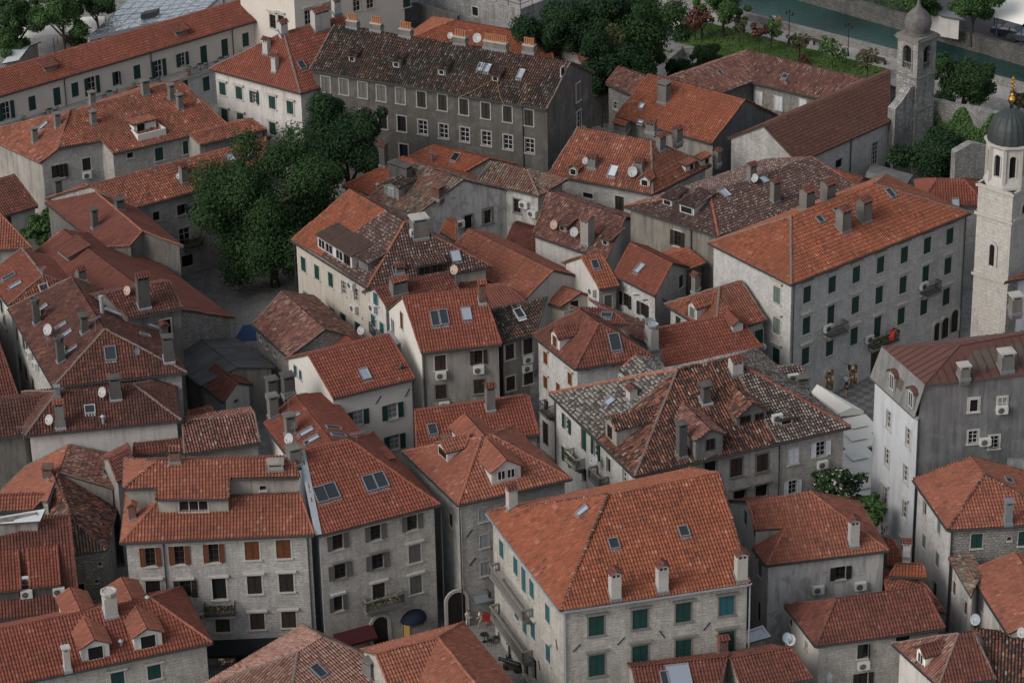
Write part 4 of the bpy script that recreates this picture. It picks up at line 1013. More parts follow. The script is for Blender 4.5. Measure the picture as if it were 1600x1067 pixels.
# --- middle row
H('hip_house', 'long stone house with an orange hipped roof, dormers and a large satellite dish', 23, A=(218, 45), B=(838, 168), Bb=(13, 1185, 985), r=[(13, 450, 768), (13, 828, 838)], ends='gh', ze=7.4, kind='orange2', cap='capmort', wall='stone',
  win=[W(0, 'dk', 1.1, .6, [(452, 175)]), W(0, 'rk', 1.0, 1.9, [(640, 228)], door=1)],
  ch=[((13, 472, 1015), dict(h=1.2, w=.9)), ((13, 750, 1035), dict(h=1.1, w=.9)), ((13, 900, 908), dict(h=1.5, w=.95)), ((13, 1000, 862), dict(h=1.5, w=.95)), ((13, 820, 800), dict(h=1.0, w=1.0)), ((13, 1235, 985), dict(h=1.3, w=.6))],
  di=[((13, 440, 985), .5, .45, 205), ((13, 720, 1060), .7, .66, 200)], sk=[((13, 603, 1022), .8, 1.1, 'b')],
  dm=[((13, 365, 1045), dict(w=1.0, h=.8, rm='orange2', wm='plaster', win=[(0, .4, .6, .6, 'd')])), ((790, 120), dict(w=1.1, h=.8, rm='orange2', wm='plaster_p', win=[(0, .4, .65, .6, 'd')])), ((13, 1060, 1020), dict(w=1.5, h=.8, k='shed', rm='orange2', wm='plaster_p', win=[(.2, .4, .6, .6, 'd')])), ((13, 1150, 985), dict(w=1.5, h=.8, k='shed', rm='orange2', wm='plaster_p', win=[(.2, .4, .6, .6, 'd')]))])
H('hip_house', 'big hipped house with speckled grey-brown tiles and orange ridge lines', 23, A=(1230, 420), B=(24, 620, 130), Ab=(668, 240), r=[(1178, 42), (24, 330, 55)], ends='hg', ze=11.6, kind='speckred', cap='orange', wall='drab', corn=False,
  win=[W(3, 'ok', .8, 1.6, [(985, 430)])], dp=[(3, (1070, 420))],
  ch=[((24, 130, 222), dict(h=2.0, w=.85)), ((24, -10, 95), dict(h=1.5, w=.8))],
  sk=[((0, 1132, 303), .7, 1.1, 'b'), ((0, 1193.5, 282), .7, .9, 'b')], di=[((0, 1180, 287), .6, .5, 210)],
  dm=[((925, 235), dict(w=1.1, h=.7, k='shed', rm='speckred', wm='wood_w', pitch=6, win=[(0, .35, .8, .45, 'd')])), ((1040, 285), dict(w=1.7, h=.9, k='shed', rm='speckred', wm='wood_w', pitch=6, win=[(0, .45, 1.3, .6, 'd')]))])
H('low_house', 'small orange roof tucked between the church and the speckled hipped roof', 0, A=(1236, 272), B=(1332, 300), r=[(1254, 252), (1349, 278)], th=26, ze=7, kind='orange2', wall='rubble', ch=[((1301, 285), dict(k='pipe', h=1.0))])
H('low_house', 'low grey slab-roofed ruin below the church wall', 0, A=(1345, 300), B=(1408, 318), r=[(1352, 271), (1420, 285)], th=10, ze=5, kind='slabgrey', wall='rubble')
H('low_house', 'hipped red roof between the palace and the domed tower', 0, A=(1436, 322), B=(1540, 322), r=[(1464, 277), (1505, 283)], ends='hh', th=26, ze=9, kind='red', wall='stone', sk=[((1493, 318), .6, .9, 'b')])
pal = H('palace', 'four-storey pale stone palace with an orange hipped roof and green shutters', 24, A=(215, 706), B=(1283, 280), Ab=(23, 1168, 455), r=[(212, 300), (712, 110)], ends='hh', ze=13.4, kind='orange', cap='capmort', wall='stone_l', cat='palace', corn='trim',
  win=[W(0, 'cg', .95, 1.65, [(308, 762), (457, 703), (601, 643), (745, 585), (887, 526), (1024, 470), (1158, 415)], hood=.42), W(0, 'cg', .95, 1.75, [(304, 947), (595, 825), (737, 765), (879, 705), (1146, 592)], hood=.42),
       W(0, 'rg', .95, 2.0, [(451, 885), (1015, 648)], hood=.3, door=1), W(0, 'cg', .95, 1.75, [(298, 1128), (442, 1075), (587, 1010), (868, 890), (1003, 833), (1136, 775)], hood=.42), W(0, 'rg', .95, 2.2, [(728, 957)], hood=.3, door=1),
       W(3, 'cp', .95, 1.65, [(130, 765), (128, 948)], hood=.42), W(3, 'cg', .95, 1.75, [(125, 1130)], hood=.42)],
  bal=[(0, (465, 985), 2.3), (0, (745, 1045), 3.4, .9, 'iron', True), (0, (1027, 742), 2.1)],
  ac=[(0, (425, 958)), (0, (995, 706)), (0, (670, 1022))], dp=[(0, (222, 900)), (0, (1238, 500))],
  arch=[(0, (34, 437, 345), 1.15, 2.3, 'sh_k', 'trim', 'shop'), (0, (34, 577, 330), 1.15, 2.6, 'sh_k', 'trim', 'shop'), (0, (34, 708, 240), 1.3, 2.9, 'sh_d'), (0, (1075, 1040), .8, 2.0), (0, (1125, 1020), 1.0, 2.2), (0, (1180, 985), 1.0, 2.4)],
  ch=[((285, 262), dict(w=1.1, d=1.0, h=2.0)), ((408, 212), dict(w=1.1, d=1.0, h=1.9)), ((545, 398), dict(w=1.15, d=1.0, h=2.0)), ((668, 342), dict(w=1.15, d=1.0, h=2.0))],
  sk=[((385, 320), .6, .7, 'd'), ((490, 277), .5, .8, 'd'), ((805, 165), .6, 1.0, 'd')], di=[((23, 1330, 470), -2.6, .55, 215)])
H('ruin_house', 'half-ruined house with a peeling plaster gable and broken mixed tiles', 0, A=(572, 311), B=(649, 337), Bb=(801, 299), r=[(655, 257.5), (732, 284.7)], ant=[((627, 283), 1.6, .2), ((612, 296), 1.2, 1.1)], ze=8.4, kind='oldmix', cap='capmort', wall=['rubble', 'peel', 'rubble', 'rubble'], corn=False, gut=False,
  win=[W(1, 'dk', .9, 1.5, [(732, 347)], fm='trim_d'), W(1, 'nk', .8, 1.5, [(762, 339)], fw=.3, fm='trim_d')], ac=[(1, (717, 349))],
  ch=[((622, 286), dict(w=2.4, d=.9, h=1.7, m='concrete_d', k='g')), ((681, 314), dict(w=.9, d=.8, h=1.2, m='brick', k='g'))],
  dm=[((612, 309), dict(w=2.0, h=1.3, rise=.2, rm='mossy', wm='rubble', win=[(0, .6, .7, .9, 'c' + 'l')]))])
H('ruin_house', 'small old house with a hipped patchy lichen roof beside the peeling gable', 0, A=(745, 284), B=(842, 307), Bb=(887, 281), r=[(792, 259), (824, 264)], ends='gh', ze=9, kind='oldmix', cap='capmort', wall=['peel', 'plaster', 'peel', 'peel'], corn=False, gut=False,
  win=[W(0, 'nk', .8, 1.5, [(808, 322)], fm='trim_d')], ac=[(0, (820, 319)), (0, (833, 333))])
H('low_house', 'orange roof with a little skylight against the foot of the dark barracks', 0, A=(632, 249), B=(722.5, 271), r=[(681, 222), (761, 253)], th=26, ze=7, kind='orange', wall='stone', sk=[((712, 247), .7, 1.0, 'h')], ch=[((673, 258), dict(k='pipe', h=1.2, r=.15, m='concrete'))])
H('low_house', 'orange roof at the edge of the big dark tree left of the ruin', 0, A=(535, 291), B=(604, 316), r=[(630.6, 245), (690, 266)], th=26, ze=7.2, kind='orange', wall='rubble', ch=[((597, 262), dict(h=2.2, w=.8, m='concrete_d')), ((587, 302), dict(k='pipe', h=.8))])
H('long_house', 'long plain orange-roofed hall with a pale gable end', 22, A=(0, 690, 403), B=(23, 75, 795), Bb=(23, 418, 660), r=[(1290, 380), (23, 258, 628)], ze=8, kind='salmon', wall='plaster_p')
H('chapel', 'little chapel with a round window in its cream pediment', 23, A=(140, 788), B=(290, 838), Bb=(530, 795), r=[(250, 685), (378, 755)], ze=6.6, kind='salmon', wall=['plaster_c', 'plaster_c', 'plaster_c', 'plaster_c'], cat='chapel', win=[W(1, 'dk', .8, .8, [(370, 822)], fw=.25, fm='trim')])
H('low_house', 'dark red roof corner under the peeling plaster gable', 0, A=(790, 380), B=(842, 396), r=[(800, 352), (850, 360)], th=20, ze=5, kind='redbrown', wall='plaster')
H('old_house', 'old house with patchy red tiles, two dishes and a tall plaster chimney', 23, A=(125, 408), B=(560, 560), r=[(200, 170), (690, 290)], th=26, ze=7.4, kind='oldred', wall='plaster_p',
  ch=[((430, 480), dict(w=1.0, d=1.0, h=2.6, m='plaster', cm='oldred'))], di=[((255, 385), .7, .55, 215, 20, 'dish_r'), ((375, 440), .9, .58, 210)],
  dm=[((300, 385), dict(w=1.0, h=.6, k='shed', rm='oldred', wm='drab', pitch=12, win=[(0, .3, .5, .4, 'd')])), ((555, 470), dict(w=1.0, h=.6, k='shed', rm='oldred', wm='drab', pitch=12, win=[(0, .3, .5, .4, 'd')]))])
H('narrow_house', 'narrow orange-roofed house with a pale gable and one dark skylight', 23, A=(522, 732), B=(640, 712), Ab=(300, 574), r=[(410, 548), (602, 495)], ze=9, kind='orange', wall=['plaster', 'plaster', 'plaster', 'plaster_p'],
  win=[W(0, 'cy', .75, 1.3, [(573, 803)])], ac=[(3, (487, 742))], sk=[((495, 588), .6, .9, 'd')])
H('stone_house', 'stone gable house with red tiles, black shutters and one bright skylight', 23, A=(605, 645), B=(850, 770), Bb=(1055, 602), r=[(735, 475), (1000, 592)], anch=[(0, (740, 765), 25), (0, (795, 795), 25), (1, (1040, 740), -40), (1, (905, 795), -40)], ze=9.6, kind='red', wall=['stone_l', 'stone', 'stone', 'stone'],
  win=[W(0, 'ok', .8, 1.4, [(677, 795), (780, 852)]), W(1, 'cg', .8, 1.3, [(1005, 685)])], ac=[(0, (775, 908))], dp=[(0, (860, 800))], sk=[((762, 610), .6, 1.0, 'b')])
H('annex_house', 'narrow annex with a short orange roof against the drab plaster wall', 23, A=(1065, 612), B=(1152, 578), r=[(918, 530), (1060, 498)], th=20, ze=8.6, kind='orange', wall='drab')
H('stone_house', 'stone house with worn orange tiles and one shuttered dormer beside the palace', 23, A=(1211, 1006), B=(1515, 914), Ab=(910, 822), r=[(1235, 730), (1340, 680)], ends='hg', ze=8.8, kind='orange2', cap='capmort', wall='stone_l',
  win=[W(3, 'cg', .8, 1.3, [(990, 932)]), W(0, 'cg', .9, 1.4, [(1467, 1012)])], dm=[((1075, 905), dict(w=1.3, h=1.3, rm='orange2', wm='plaster_p', win=[(0, .65, .7, 1.0, 'cp')]))], di=[((33, 1500, 95), .2, .35, 200)], ch=[((1078, 760), dict(h=1.6, w=.6))])
H('long_house', 'long plain red roof below the palace with a pale wall', 33, A=(912, 205), B=(1490, 90), r=[(23, 862, 970), (23, 1335, 882)], th=27, ant=[((1330, 75), 1.8, 1.0)], ze=8, kind='red', wall='stone_l', ch=[((850, 115), dict(w=.75, d=.75, h=2.2, m='chimwhite', k='f', cm='zinc')), ((835, 50), dict(w=.8, d=.8, h=1.5, m='chimwhite', k='f', cm='metal'))], dm=[((23, 1345, 985), dict(w=1.0, h=.8, rm='red', wm='plaster_p'))])
H('stone_house', 'stone house with a wine-red hipped roof, brown shutters and a dormer over the alley', 0, A=(831, 523), B=(899, 577), Bb=(1021.5, 558), r=[(908, 487), (936, 502)], ends='hh', anch=[(1, (922, 574), 40), (1, (962, 568), 45)], ze=11.4, kind='redbrown', cap='self', wall=['stone_l', 'stone_l', 'stone', 'stone'],
  win=[W(0, 'cb', .75, 1.3, [(33, 200, 147), (33, 200, 292), (33, 345, 272)], hood=.15), W(0, 'cb', .7, 1.2, [(33, 275, 335)]), W(0, 'dk', .8, 1.4, [(33, 205, 440)]), W(0, 'rk', 1.0, 2.4, [(33, 200, 600)], door=1)],
  sk=[((960.6, 535), .9, 1.5, 'd')], dm=[((868, 544), dict(w=1.5, h=1.3, rm='redbrown', wm='plaster_p', win=[(0, .7, .7, 1.0, 'cb')]))], bal=[(0, (33, 235, 470), 1.5)])
H('low_house', 'flat bright-red roof with an open skylight behind the wine-red hip', 0, A=(946, 506), B=(982, 508), r=[(918, 489), (960, 486)], th=14, ze=11.6, kind='smooth', wall='plaster_p', gut=False, corn=False, sk=[((948, 494), .9, .6, 'd')])
H('old_house', 'strip of old faded tiles in front of the black-shuttered stone house', 0, A=(985, 525), B=(1020, 540), r=[(958, 484), (1008, 520)], th=18, ze=7.6, kind='oldred', wall='plaster')
H('annex_house', 'pale annex with a stone eave band at the right edge under the domed tower', 24, A=(1480, 692), B=(1720, 640), r=[(1570, 640), (1760, 598)], th=24, ze=11, kind='redbrown', wall='plaster_b', corn='trim')
def roof_terrace(h, q, t, w, dep, ht):
    p, e, s, n, dn, a = roof_hit(h, full(q, t)); m = MB(); zt = p.z + ht
    m.box(Vector((p.x, p.y, zt - .6)), e * (w / 2), dn * .07, Z3 * .6)
    for sx in (-1, 1): m.box(Vector((p.x, p.y, zt - .6)) + e * (sx * (w / 2 - .07)) - dn * (dep / 2 + .07), e * .07, dn * (dep / 2), Z3 * .6)
    m.box(Vector((p.x, p.y, zt - .85)) - dn * (dep / 2 + .07), e * (w / 2 - .14), dn * (dep / 2), Z3 * .05)
    m.build('roof_terrace', M['white'], h.root); ac_unit(h.root, Vector((p.x, p.y, zt - .3)) - dn * (dep - .1) + e * (w * .2), e, dn)
roof_terrace(HOUSES['rt'], (905, 822), 11, 3.3, 1.7, .75)
# --- left side
H('low_house', 'red-tiled house at the left edge above the bushes', 21, A=(-200, 362), B=(225, 238), r=[(-170, 125), (85, 50)], th=27, ze=6, kind='redbrown', wall='plaster_p', win=[W(0, 'cg', 1.0, 1.2, [(42, 335)])])
H('stone_house', 'long stone house with orange tiles and a plant balcony half hidden by the big tree', 21, A=(815, 247), B=(1560, 40), r=[(525, 105), (11, 1590, 830)], th=27, ze=9, kind='orange2', wall='stone', gut=True,
  win=[W(0, 'dk', .75, 1.0, [(930, 297)]), W(0, 'hk', 1.0, 1.1, [(1080, 258)]), W(0, 'wg', 1.25, 2.0, [(1100, 420)]), W(0, 'dk', 1.3, 1.3, [(1115, 562)], fw=.05), W(0, 'dk', 1.0, .5, [(1190, 630)])], bal=[(0, (1140, 470), 2.0, .8, 'iron', True)],
  ch=[((1105, 110), dict(w=.7, h=1.7)), ((11, 1100, 1050), dict(w=.7, h=.9))], sk=[((11, 1375, 950), .6, 1.2, 'b'), ((11, 1480, 918), .6, 1.2, 'b')], di=[((1070, 75), .3, .38, 215)])
H('low_house', 'low tiled annex between the stone house and the pale corner house', 12, A=(-330, 865), B=(60, 770), r=[(-420, 770), (-10, 745)], th=18, ze=7, kind='orange2', wall='plaster')
H('gable_house', 'smooth red gabled house with three slim chimneys and a grey front gable', 21, kind='smooth', cap='salmon', wall='concrete', corn=False,
  poly={'a': [(437, 187), 9.4], 'b': [(775, 472), 9.4], 'r1': [(510, 105), ('pl', 'a', 'b', 24)], 'r2': [(848, 388), ('pl', 'a', 'b', 24)], 'c': [(1092, 478), ('pl', 'r1', 'r2', -24)], 'd': [(754, 195), ('pl', 'r1', 'r2', -24)], 'x1': [(270, 213), ('pl', 'a', 'b', 24)], 'x2': [(600, 484), ('pl', 'a', 'b', 24)]},
  faces=[['a', 'b', 'r2', 'r1', 'x1', 'x2'][1:4] + ['x1', 'x2'], ['r1', 'r2', 'c', 'd']], walls=[['x1', 'x2'], ['x2', 'b'], ['b', 'r2'], ['r2', 'c'], ['c', 'd'], ['d', 'r1', 'x1']], ov=[.2, .1, .06, .06, .3, .1],
  ch=[((550, 378), dict(w=.6, d=.6, h=1.9, m='concrete_d', k='g')), ((735, 262), dict(w=.8, d=.8, h=1.1, m='concrete_d', k='g')), ((330, 190), dict(w=.7, d=.7, h=1.7, m='concrete_d', k='g'))], dp=[(2, (790, 500))])
H('gable_house', 'lower smooth red roof stretching down to the small courtyard', 21, A=(10, 670), B=(610, 1150), Bb=(1392, 900), r=[(400, 380), (1000, 860)], ze=6.8, kind='smooth', cap='salmon', wall=['concrete', 'rubble', 'rubble', 'rubble'], corn=False,
  dm=[((375, 545), dict(k='shed', w=2.4, h=.5, rm='smooth', wm='metal', pitch=14))])
H('low_house', 'faded orange roof at the far left edge', 21, A=(-180, 505), B=(193, 490), r=[(-180, 260), (0, 318)], th=22, ze=10, kind='salmon', wall='plaster')
H('hip_house', 'red hipped house with four small skylights at the left edge', 0, kind='red', cap='capmort', wall='plaster_p', kinds={1: 'orange2'},
  poly={'a': [(-22, 433), 11.6], 'b': [(13, 477.2), 11.6], 'c': [(117, 446.3), 11.6], 'r1': [(34, 388.6), 13.0], 'r2': [(67.5, 430.5), 13.0], 'd': ['par', 'c', 'b', 'a']}, faces=[['a', 'b', 'r2', 'r1'], ['b', 'c', 'r2'], ['c', 'd', 'r1', 'r2']], walls=[['a', 'b'], ['b', 'c'], ['c', 'd'], ['d', 'r1', 'a']], ov=[.3, .3, .3, .15],
  sk=[((14.5, 434), .5, 1.2, 'd'), ((25, 447), .5, 1.1, 'b'), ((69, 454), .8, 1.1, 'w')], win=[W(0, 'dk', .8, 1.4, [(7, 500), (3, 478)])], ch=[((130, 443), dict(w=.8, h=1.1, m='concrete'))])
HOUSES['brown'] = H('hip_house', 'dark brown hipped house crowded with chimneys, dishes and skylights', 0, A=(13.1, 481.9), B=(83.4, 605), Bb=(291.6, 582.2), r=[(114.4, 446.3), (163.1, 501.6)], ends='sh', ant=[((150, 520), 1.4, .8), ((75, 545), 1.1, 2.0), ((68, 445), 1.6, 1.2)], ze=11.4, kind='brown', cap='capmort', wall=['stone', 'stone', 'stone', 'stone'],
  sk=[((67.5, 483), .45, 1.0, 'b'), ((96.5, 510.5), .4, 1.0, 'b'), ((105, 523), .45, 1.0, 'b'), ((112.5, 548), .4, 1.2, 'b'), ((172.5, 553), .9, 1.25, 'd'), ((226, 525), .45, .9, 'b')],
  ch=[((53, 509), dict(w=.7, d=.6, h=2.2, m='concrete_d', k='f')), ((127, 524), dict(w=.8, d=.7, h=1.7, m='concrete_d', k='g', tp=.75)), ((90, 569), dict(w=.75, d=.65, h=2.2, m='concrete_d', k='f')), ((265, 570), dict(w=.9, d=.7, h=2.4, m='concrete_d', k='g', fl='zinc')), ((262, 527), dict(w=.6, h=1.0, m='concrete_d'))],
  di=[((78, 529), .9, .62, 215), ((213, 560), .7, .4, 130, 20, 'dish_b')], win=[W(0, 'cd', .85, 1.5, [(27, 521), (37, 533), (32, 569), (41, 583), (52, 602)], fm='trim_d'), W(0, 'ck', .9, 1.6, [(43, 549)])], ac=[(0, (49, 553)), (0, (59, 570)), ('r', (60, 492)), ('r', (98, 551))])
H('tower_house', 'tall narrow house with a small dark tiled roof and a stout metal-skirted chimney', 0, A=(200.6, 497.8), B=(286, 481), r=[(161, 460), (266, 439)], th=22, ze=13.6, kind='brown', wall='concrete', corn=False,
  win=[W(0, 'dk', .95, 1.5, [(259, 511)])], ch=[((227.5, 485), dict(w=1.1, d=.8, h=3.0, m='concrete_d', fl='zinc'))], di=[((201, 460), .4, .5, 215, 20, 'dish_r')])
H('long_house', 'low white-walled house with a dark red-brown hipped roof and two tall chimneys', 31, A=(150, 613), B=(1080, 522), r=[(345, 352), (790, 305)], ends='hh', th=24, ant=[((345, 420), 1.3, .6), ((140, 620), 1.0, 0.2)], ze=10, kind='brown', cap='capmort', wall='plaster_p', corn=False,
  ch=[((692, 412), dict(w=.95, d=.8, h=2.0, m='concrete_d', k='g', fl='zinc')), ((362, 580), dict(w=.8, d=.7, h=2.3, m='concrete', cm='orange2', fl='zinc')), ((617, 560), dict(k='pipe', h=.8)), ((345, 395), dict(w=.4, d=.4, h=.9, m='metal', k='g'))], di=[((620, 395), .7, .55, 215), ((305, 565), .8, .55, 215)], sk=[((535, 460), .8, .8, 'w')])
H('low_house', 'red-brown roof at the left edge beside the white-walled house', 31, A=(-140, 640), B=(132, 605), r=[(-140, 440), (330, 362)], th=22, ze=9.6, kind='brown', cap='capmort', wall='concrete')
H('old_house', 'plaster house with brown shutters at the left edge in the shade', 31, A=(-120, 560), B=(70, 540), r=[(-120, 470), (-30, 470)], th=20, ze=8.4, kind='brown', wall='plaster', win=[])
H('side_house', 'dark red roof plane descending into the alley at the far left', 31, A=(-160, 430), B=(112, 385), r=[(-160, -190), (-60, -80)], th=30, ze=6.5, kind='redbrown', wall='plaster')
H('shed', 'grey felt-roofed shed beside the tall narrow house', 31, A=(960, 130), B=(1195, 312), Bb=(1640, 205), r=[(1112, 28), (1408, 258)], ze=4.6, kind='felt', wall='plaster', corn=False, cat='shed')
H('shed', 'small brown-tiled shed with a white gable in front of the felt roof', 31, A=(1195, 305), B=(1330, 415), Bb=(1502, 310), r=[(1290, 218), (1425, 290)], ze=4.2, kind='redbrown', wall='plaster_p', corn=False, cat='shed', win=[W(1, 'dk', .6, .4, [(1405, 408)])])
H('old_house', 'low house with old red tiles patched with pale lichen', 31, A=(1100, 722), B=(1548, 655), r=[(1088, 545), (1512, 472)], th=20, ze=8.2, kind='oldred', cap='capmort', wall='plaster')
H('low_house', 'short orange strip roof behind the lichen-patched house', 31, A=(1115, 540), B=(1275, 500), r=[(1115, 470), (1262, 447)], th=22, ze=6.4, kind='orange2', wall='plaster')
H('low_house', 'narrow brown roof strip under the white wall', 31, A=(795, 735), B=(1110, 700), r=[(795, 668), (1100, 640)], th=20, ze=8.2, kind='redbrown', wall='plaster')
H('low_house', 'small plain red roof wedged beside the attic house', 31, A=(700, 890), B=(800, 840), r=[(625, 732), (795, 712)], th=24, ze=8.6, kind='redbrown', wall='plaster')
H('old_house', 'crooked old house with orange and lichen tiles and a stub chimney', 31, kind='salmon', cap='capmort', wall='plaster', corn=False, kinds={1: 'oldred'},
  poly={'p1': [(410, 668), 8.8], 'p2': [(352, 832), 8.8], 'l2': [(-20, 968), 6.2], 'l3': [(283, 1005), ('f', 'p1', 'p2', 'l2')], 'l1': [(150, 800), ('f', 'p1', 'p2', 'l2')], 'q1': [(622, 712), 7.6], 'q2': [(706, 905), ('f', 'p1', 'p2', 'q1')], 'q3': [(680, 930), ('f', 'p1', 'p2', 'q1')]},
  faces=[['p1', 'p2', 'l3', 'l2', 'l1'], ['p1', 'p2', 'q3', 'q2', 'q1']], ov=[.2, .1, .05, .05, .2, .05, .05, .1][:8], walls=[['l1', 'l2'], ['l2', 'l3'], ['l3', 'p2'], ['p2', 'q3'], ['q3', 'q2'], ['q2', 'q1'], ['q1', 'p1'], ['p1', 'l1']], ch=[((262, 870), dict(w=.9, d=.8, h=1.0, m='brick', k='g'))], sk=[((640, 842), .7, .8, 'd')])
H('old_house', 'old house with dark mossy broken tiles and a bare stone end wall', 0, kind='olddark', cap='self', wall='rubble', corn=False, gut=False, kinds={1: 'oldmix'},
  poly={'a': [(117, 866), 6.7], 'b': [(168.7, 859.5), 6.7], 'h': [(113, 814), 8.6], 't': [(88, 740), 8.7], 's': [(187, 772), ('f', 'b', 'h', 't')], 't2': ['refl', 's', 't'], 'a2': ['refl', 'b', 'h']},
  faces=[['b', 's', 't', 'h'], ['a', 'b', 'h'], ['a', 'h', 't', 't2']], walls=[['a', 'b'], ['b', 's'], ['s', 't', 't2'], ['t2', 'a']], ov=[.25, .25, .1, .1], win=[W(0, 'dk', .3, .3, [(41, 595, 357), (41, 575, 460)], fw=.05), W(0, 'dk', .5, 1.0, [(41, 485, 505)], fw=.05)])
H('side_house', 'red-roofed house at the left edge with large stacked air-conditioning units', 41, A=(-300, 720), B=(475, 640), r=[(-300, 130), (418, 105)], th=27, ze=6, kind='redbrown', wall='plaster', corn=False,
  dm=[((45, 575), dict(k='shed', w=1.9, h=.9, rm='red', wm='concrete_d', pitch=16)), ((275, 548), dict(k='shed', w=2.0, h=.9, rm='red', wm='concrete_d', pitch=16))], ac=[('r', (160, 560)), ('r', (160, 480)), ('r', (352, 545))])
H('low_house', 'narrow orange roof strip at the left edge by the crooked old house', 31, A=(-120, 1068), B=(190, 1055), r=[(-120, 978), (282, 968)], th=22, ze=8, kind='salmon', wall='plaster')
H('canopy', 'white sheet canopy at the left edge beside the air-conditioning units', 41, kind='whitesheet', wall='plaster', cat='canopy', corn=False, gut=False,
  poly={'a': [(-60, 122), 10.8], 'b': [(238, 102), 10.8], 'c': [(270, 28), 11.2], 'd': [(-60, 85), 11.2]}, faces=[['a', 'b', 'c', 'd']], walls=[['a', 'b'], ['b', 'c'], ['c', 'd'], ['d', 'a']], ov=[.4, .4, .4, .4])

# --- centre
H('old_house', 'old house with weathered red tiles and a mortar ridge beside the cream plaster house', 0, A=(393.8, 507), B=(450.5, 558.5), r=[(438.8, 458), (511, 512.8)], th=27, ze=6.6, kind='oldred', cap='capmort', wall='rubble', corn=False, win=[W(0, 'dk', .4, .5, [(408, 528), (418, 541), (430, 552)], fw=.05)])
H('low_house', 'small red gable roof wedged between the weathered red tiles and the white house', 0, A=(492, 533), B=(528, 560), r=[(519, 508), (556, 535)], th=26, ze=6.4, kind='red', cap='salmon', wall='concrete')
mid = H('attic_house', 'cream plaster house with a patchwork speckled roof and a wide shingled dormer', 22, A=(210, 440), B=(662, 724), Bb=(1405, 598), r=[(690, 215), (888, 328)], ends='gh', ze=10.4, cap='orange', wall=['plaster_c', 'plaster_c', 'plaster', 'plaster'], kind='speckred',
  extra=({'k': [(385, 532), ('a', 'b', 'r1')], 't': [(775, 262), ('a', 'b', 'r1')]}, [['a', 'k', 't', 'r1'], ['k', 'b', 'r2', 't'], ['c', 'd', 'r1', 'r2'], ['b', 'c', 'r2']]), kinds={0: 'orange', 1: 'speckred', 2: 'speckred', 3: 'speckred'},
  win=[W(0, 'cg', .85, 1.5, [(283, 583), (363, 630), (445, 675)]), W(0, 'wg', .8, 1.4, [(523, 723), (597, 765)]), W(0, 'cp', .8, 1.4, [(297, 785), (373, 820), (455, 880)]), W(0, 'rg', 1.0, 2.0, [(520, 930), (607, 985)])],
  ac=[(0, (578, 705)), (0, (593, 842)), ('r', (22, 945, 415))], dp=[(0, (235, 520))],
  ch=[((985, 445), dict(w=1.5, d=1.3, h=2.0, m='concrete', k='g', cm='chimwhite')), ((860, 650), dict(w=.8, h=.6))],
  sk=[((1187, 535), .8, 1.0, 'b'), ((840, 620), .8, .9, 'd')], di=[((22, 632, 900), .0, .01, 200)],
  dm=[((470, 548), dict(k='shed', w=6.0, h=1.35, rm='shingle', wm='plaster_p', pitch=11, win=[(-2.2, .7, 1.0, .9, 'w'), (-.9, .7, 1.1, .9, 'w'), (.9, .7, 1.1, .9, 'w'), (2.2, .7, .9, .9, 'n')])), ((1045, 640), dict(k='shed', w=2.8, h=1.0, rm='speckred', wm='wood_b', pitch=14, win=[(-.7, .5, 1.0, .7, 'n'), (.6, .5, 1.0, .7, 'n')])),
      ((640, 620), dict(k='shed', w=1.6, h=1.0, rm='speckred', wm='gable_b', pitch=14))])
H('low_house', 'small orange gable roof behind the patchwork roof', 22, A=(1100, 392), B=(1188, 446), r=[(1130, 318), (1190, 352)], th=22, ze=9, kind='orange', wall='plaster_p')
H('row_house', 'narrow pale house with a brown-red roof squeezed in front of the patchwork roof', 22, A=(778, 838), B=(1210, 735), Ab=(632, 748), r=[(716, 710), (1150, 628)], ze=9.4, kind='redbrown', wall=['plaster', 'plaster', 'plaster', 'plaster_p'],
  win=[W(3, 'ct', .7, 1.2, [(715, 788), (698, 918)]), W(3, 'ct', .7, 1.2, [(750, 965)])], ac=[(3, (706, 840))], ch=[((862, 775), dict(w=1.5, d=.9, h=1.3, m='concrete', cm='orange2'))], di=[((1188, 700), 1.5, .55, 215, 20, 'dish_r'), ((628, 930), -.8, .5, 215)])
H('low_house', 'short red gable beside the tall rusty dish', 22, A=(1215, 760), B=(1385, 720), r=[(1200, 640), (1320, 690)], th=20, ze=8.6, kind='redbrown', wall='plaster_c')
H('low_house', 'plain red low roof left of the chapel', 22, A=(1395, 850), B=(1600, 800), r=[(1350, 738), (1482, 708)], th=18, ze=8.6, kind='smooth', wall='plaster')
sl = H('row_house', 'grey plaster house with a white gable, red tiles and a double skylight', 32, A=(985, 122), B=(1462, 68), Ab=(22, 775, 852), r=[(22, 868, 775), (22, 1300, 722)], ze=11.8, kind='red', wall=['plaster', 'plaster', 'plaster', 'white'],
  win=[W(0, 'cd', 1.0, 1.5, [(1097, 178)]), W(0, 'od', .75, 1.4, [(1325, 145)]), W(0, 'cd', 1.0, 1.4, [(1102, 350), (1330, 318)], fm='trim_d'), W(3, 'cb', .6, 1.6, [(22, 870, 915)], fw=.06), W(3, 'dk', .8, 1.5, [(22, 815, 955)], fw=.06)],
  ac=[(0, (1097, 247)), (0, (1322, 214)), (0, (1118, 425))], sk=[((22, 1068, 908), .75, 1.4, 'd'), ((22, 1115, 900), .75, 1.4, 'd'), ((22, 1252, 880), .75, 1.2, 'b')], ch=[((22, 1350, 830), dict(w=.6, d=.6, h=1.9, m='brick', cm='orange', fl='zinc'))], dp=[(0, (1000, 250))], bal=[(3, (22, 745, 1000), 2.0)])
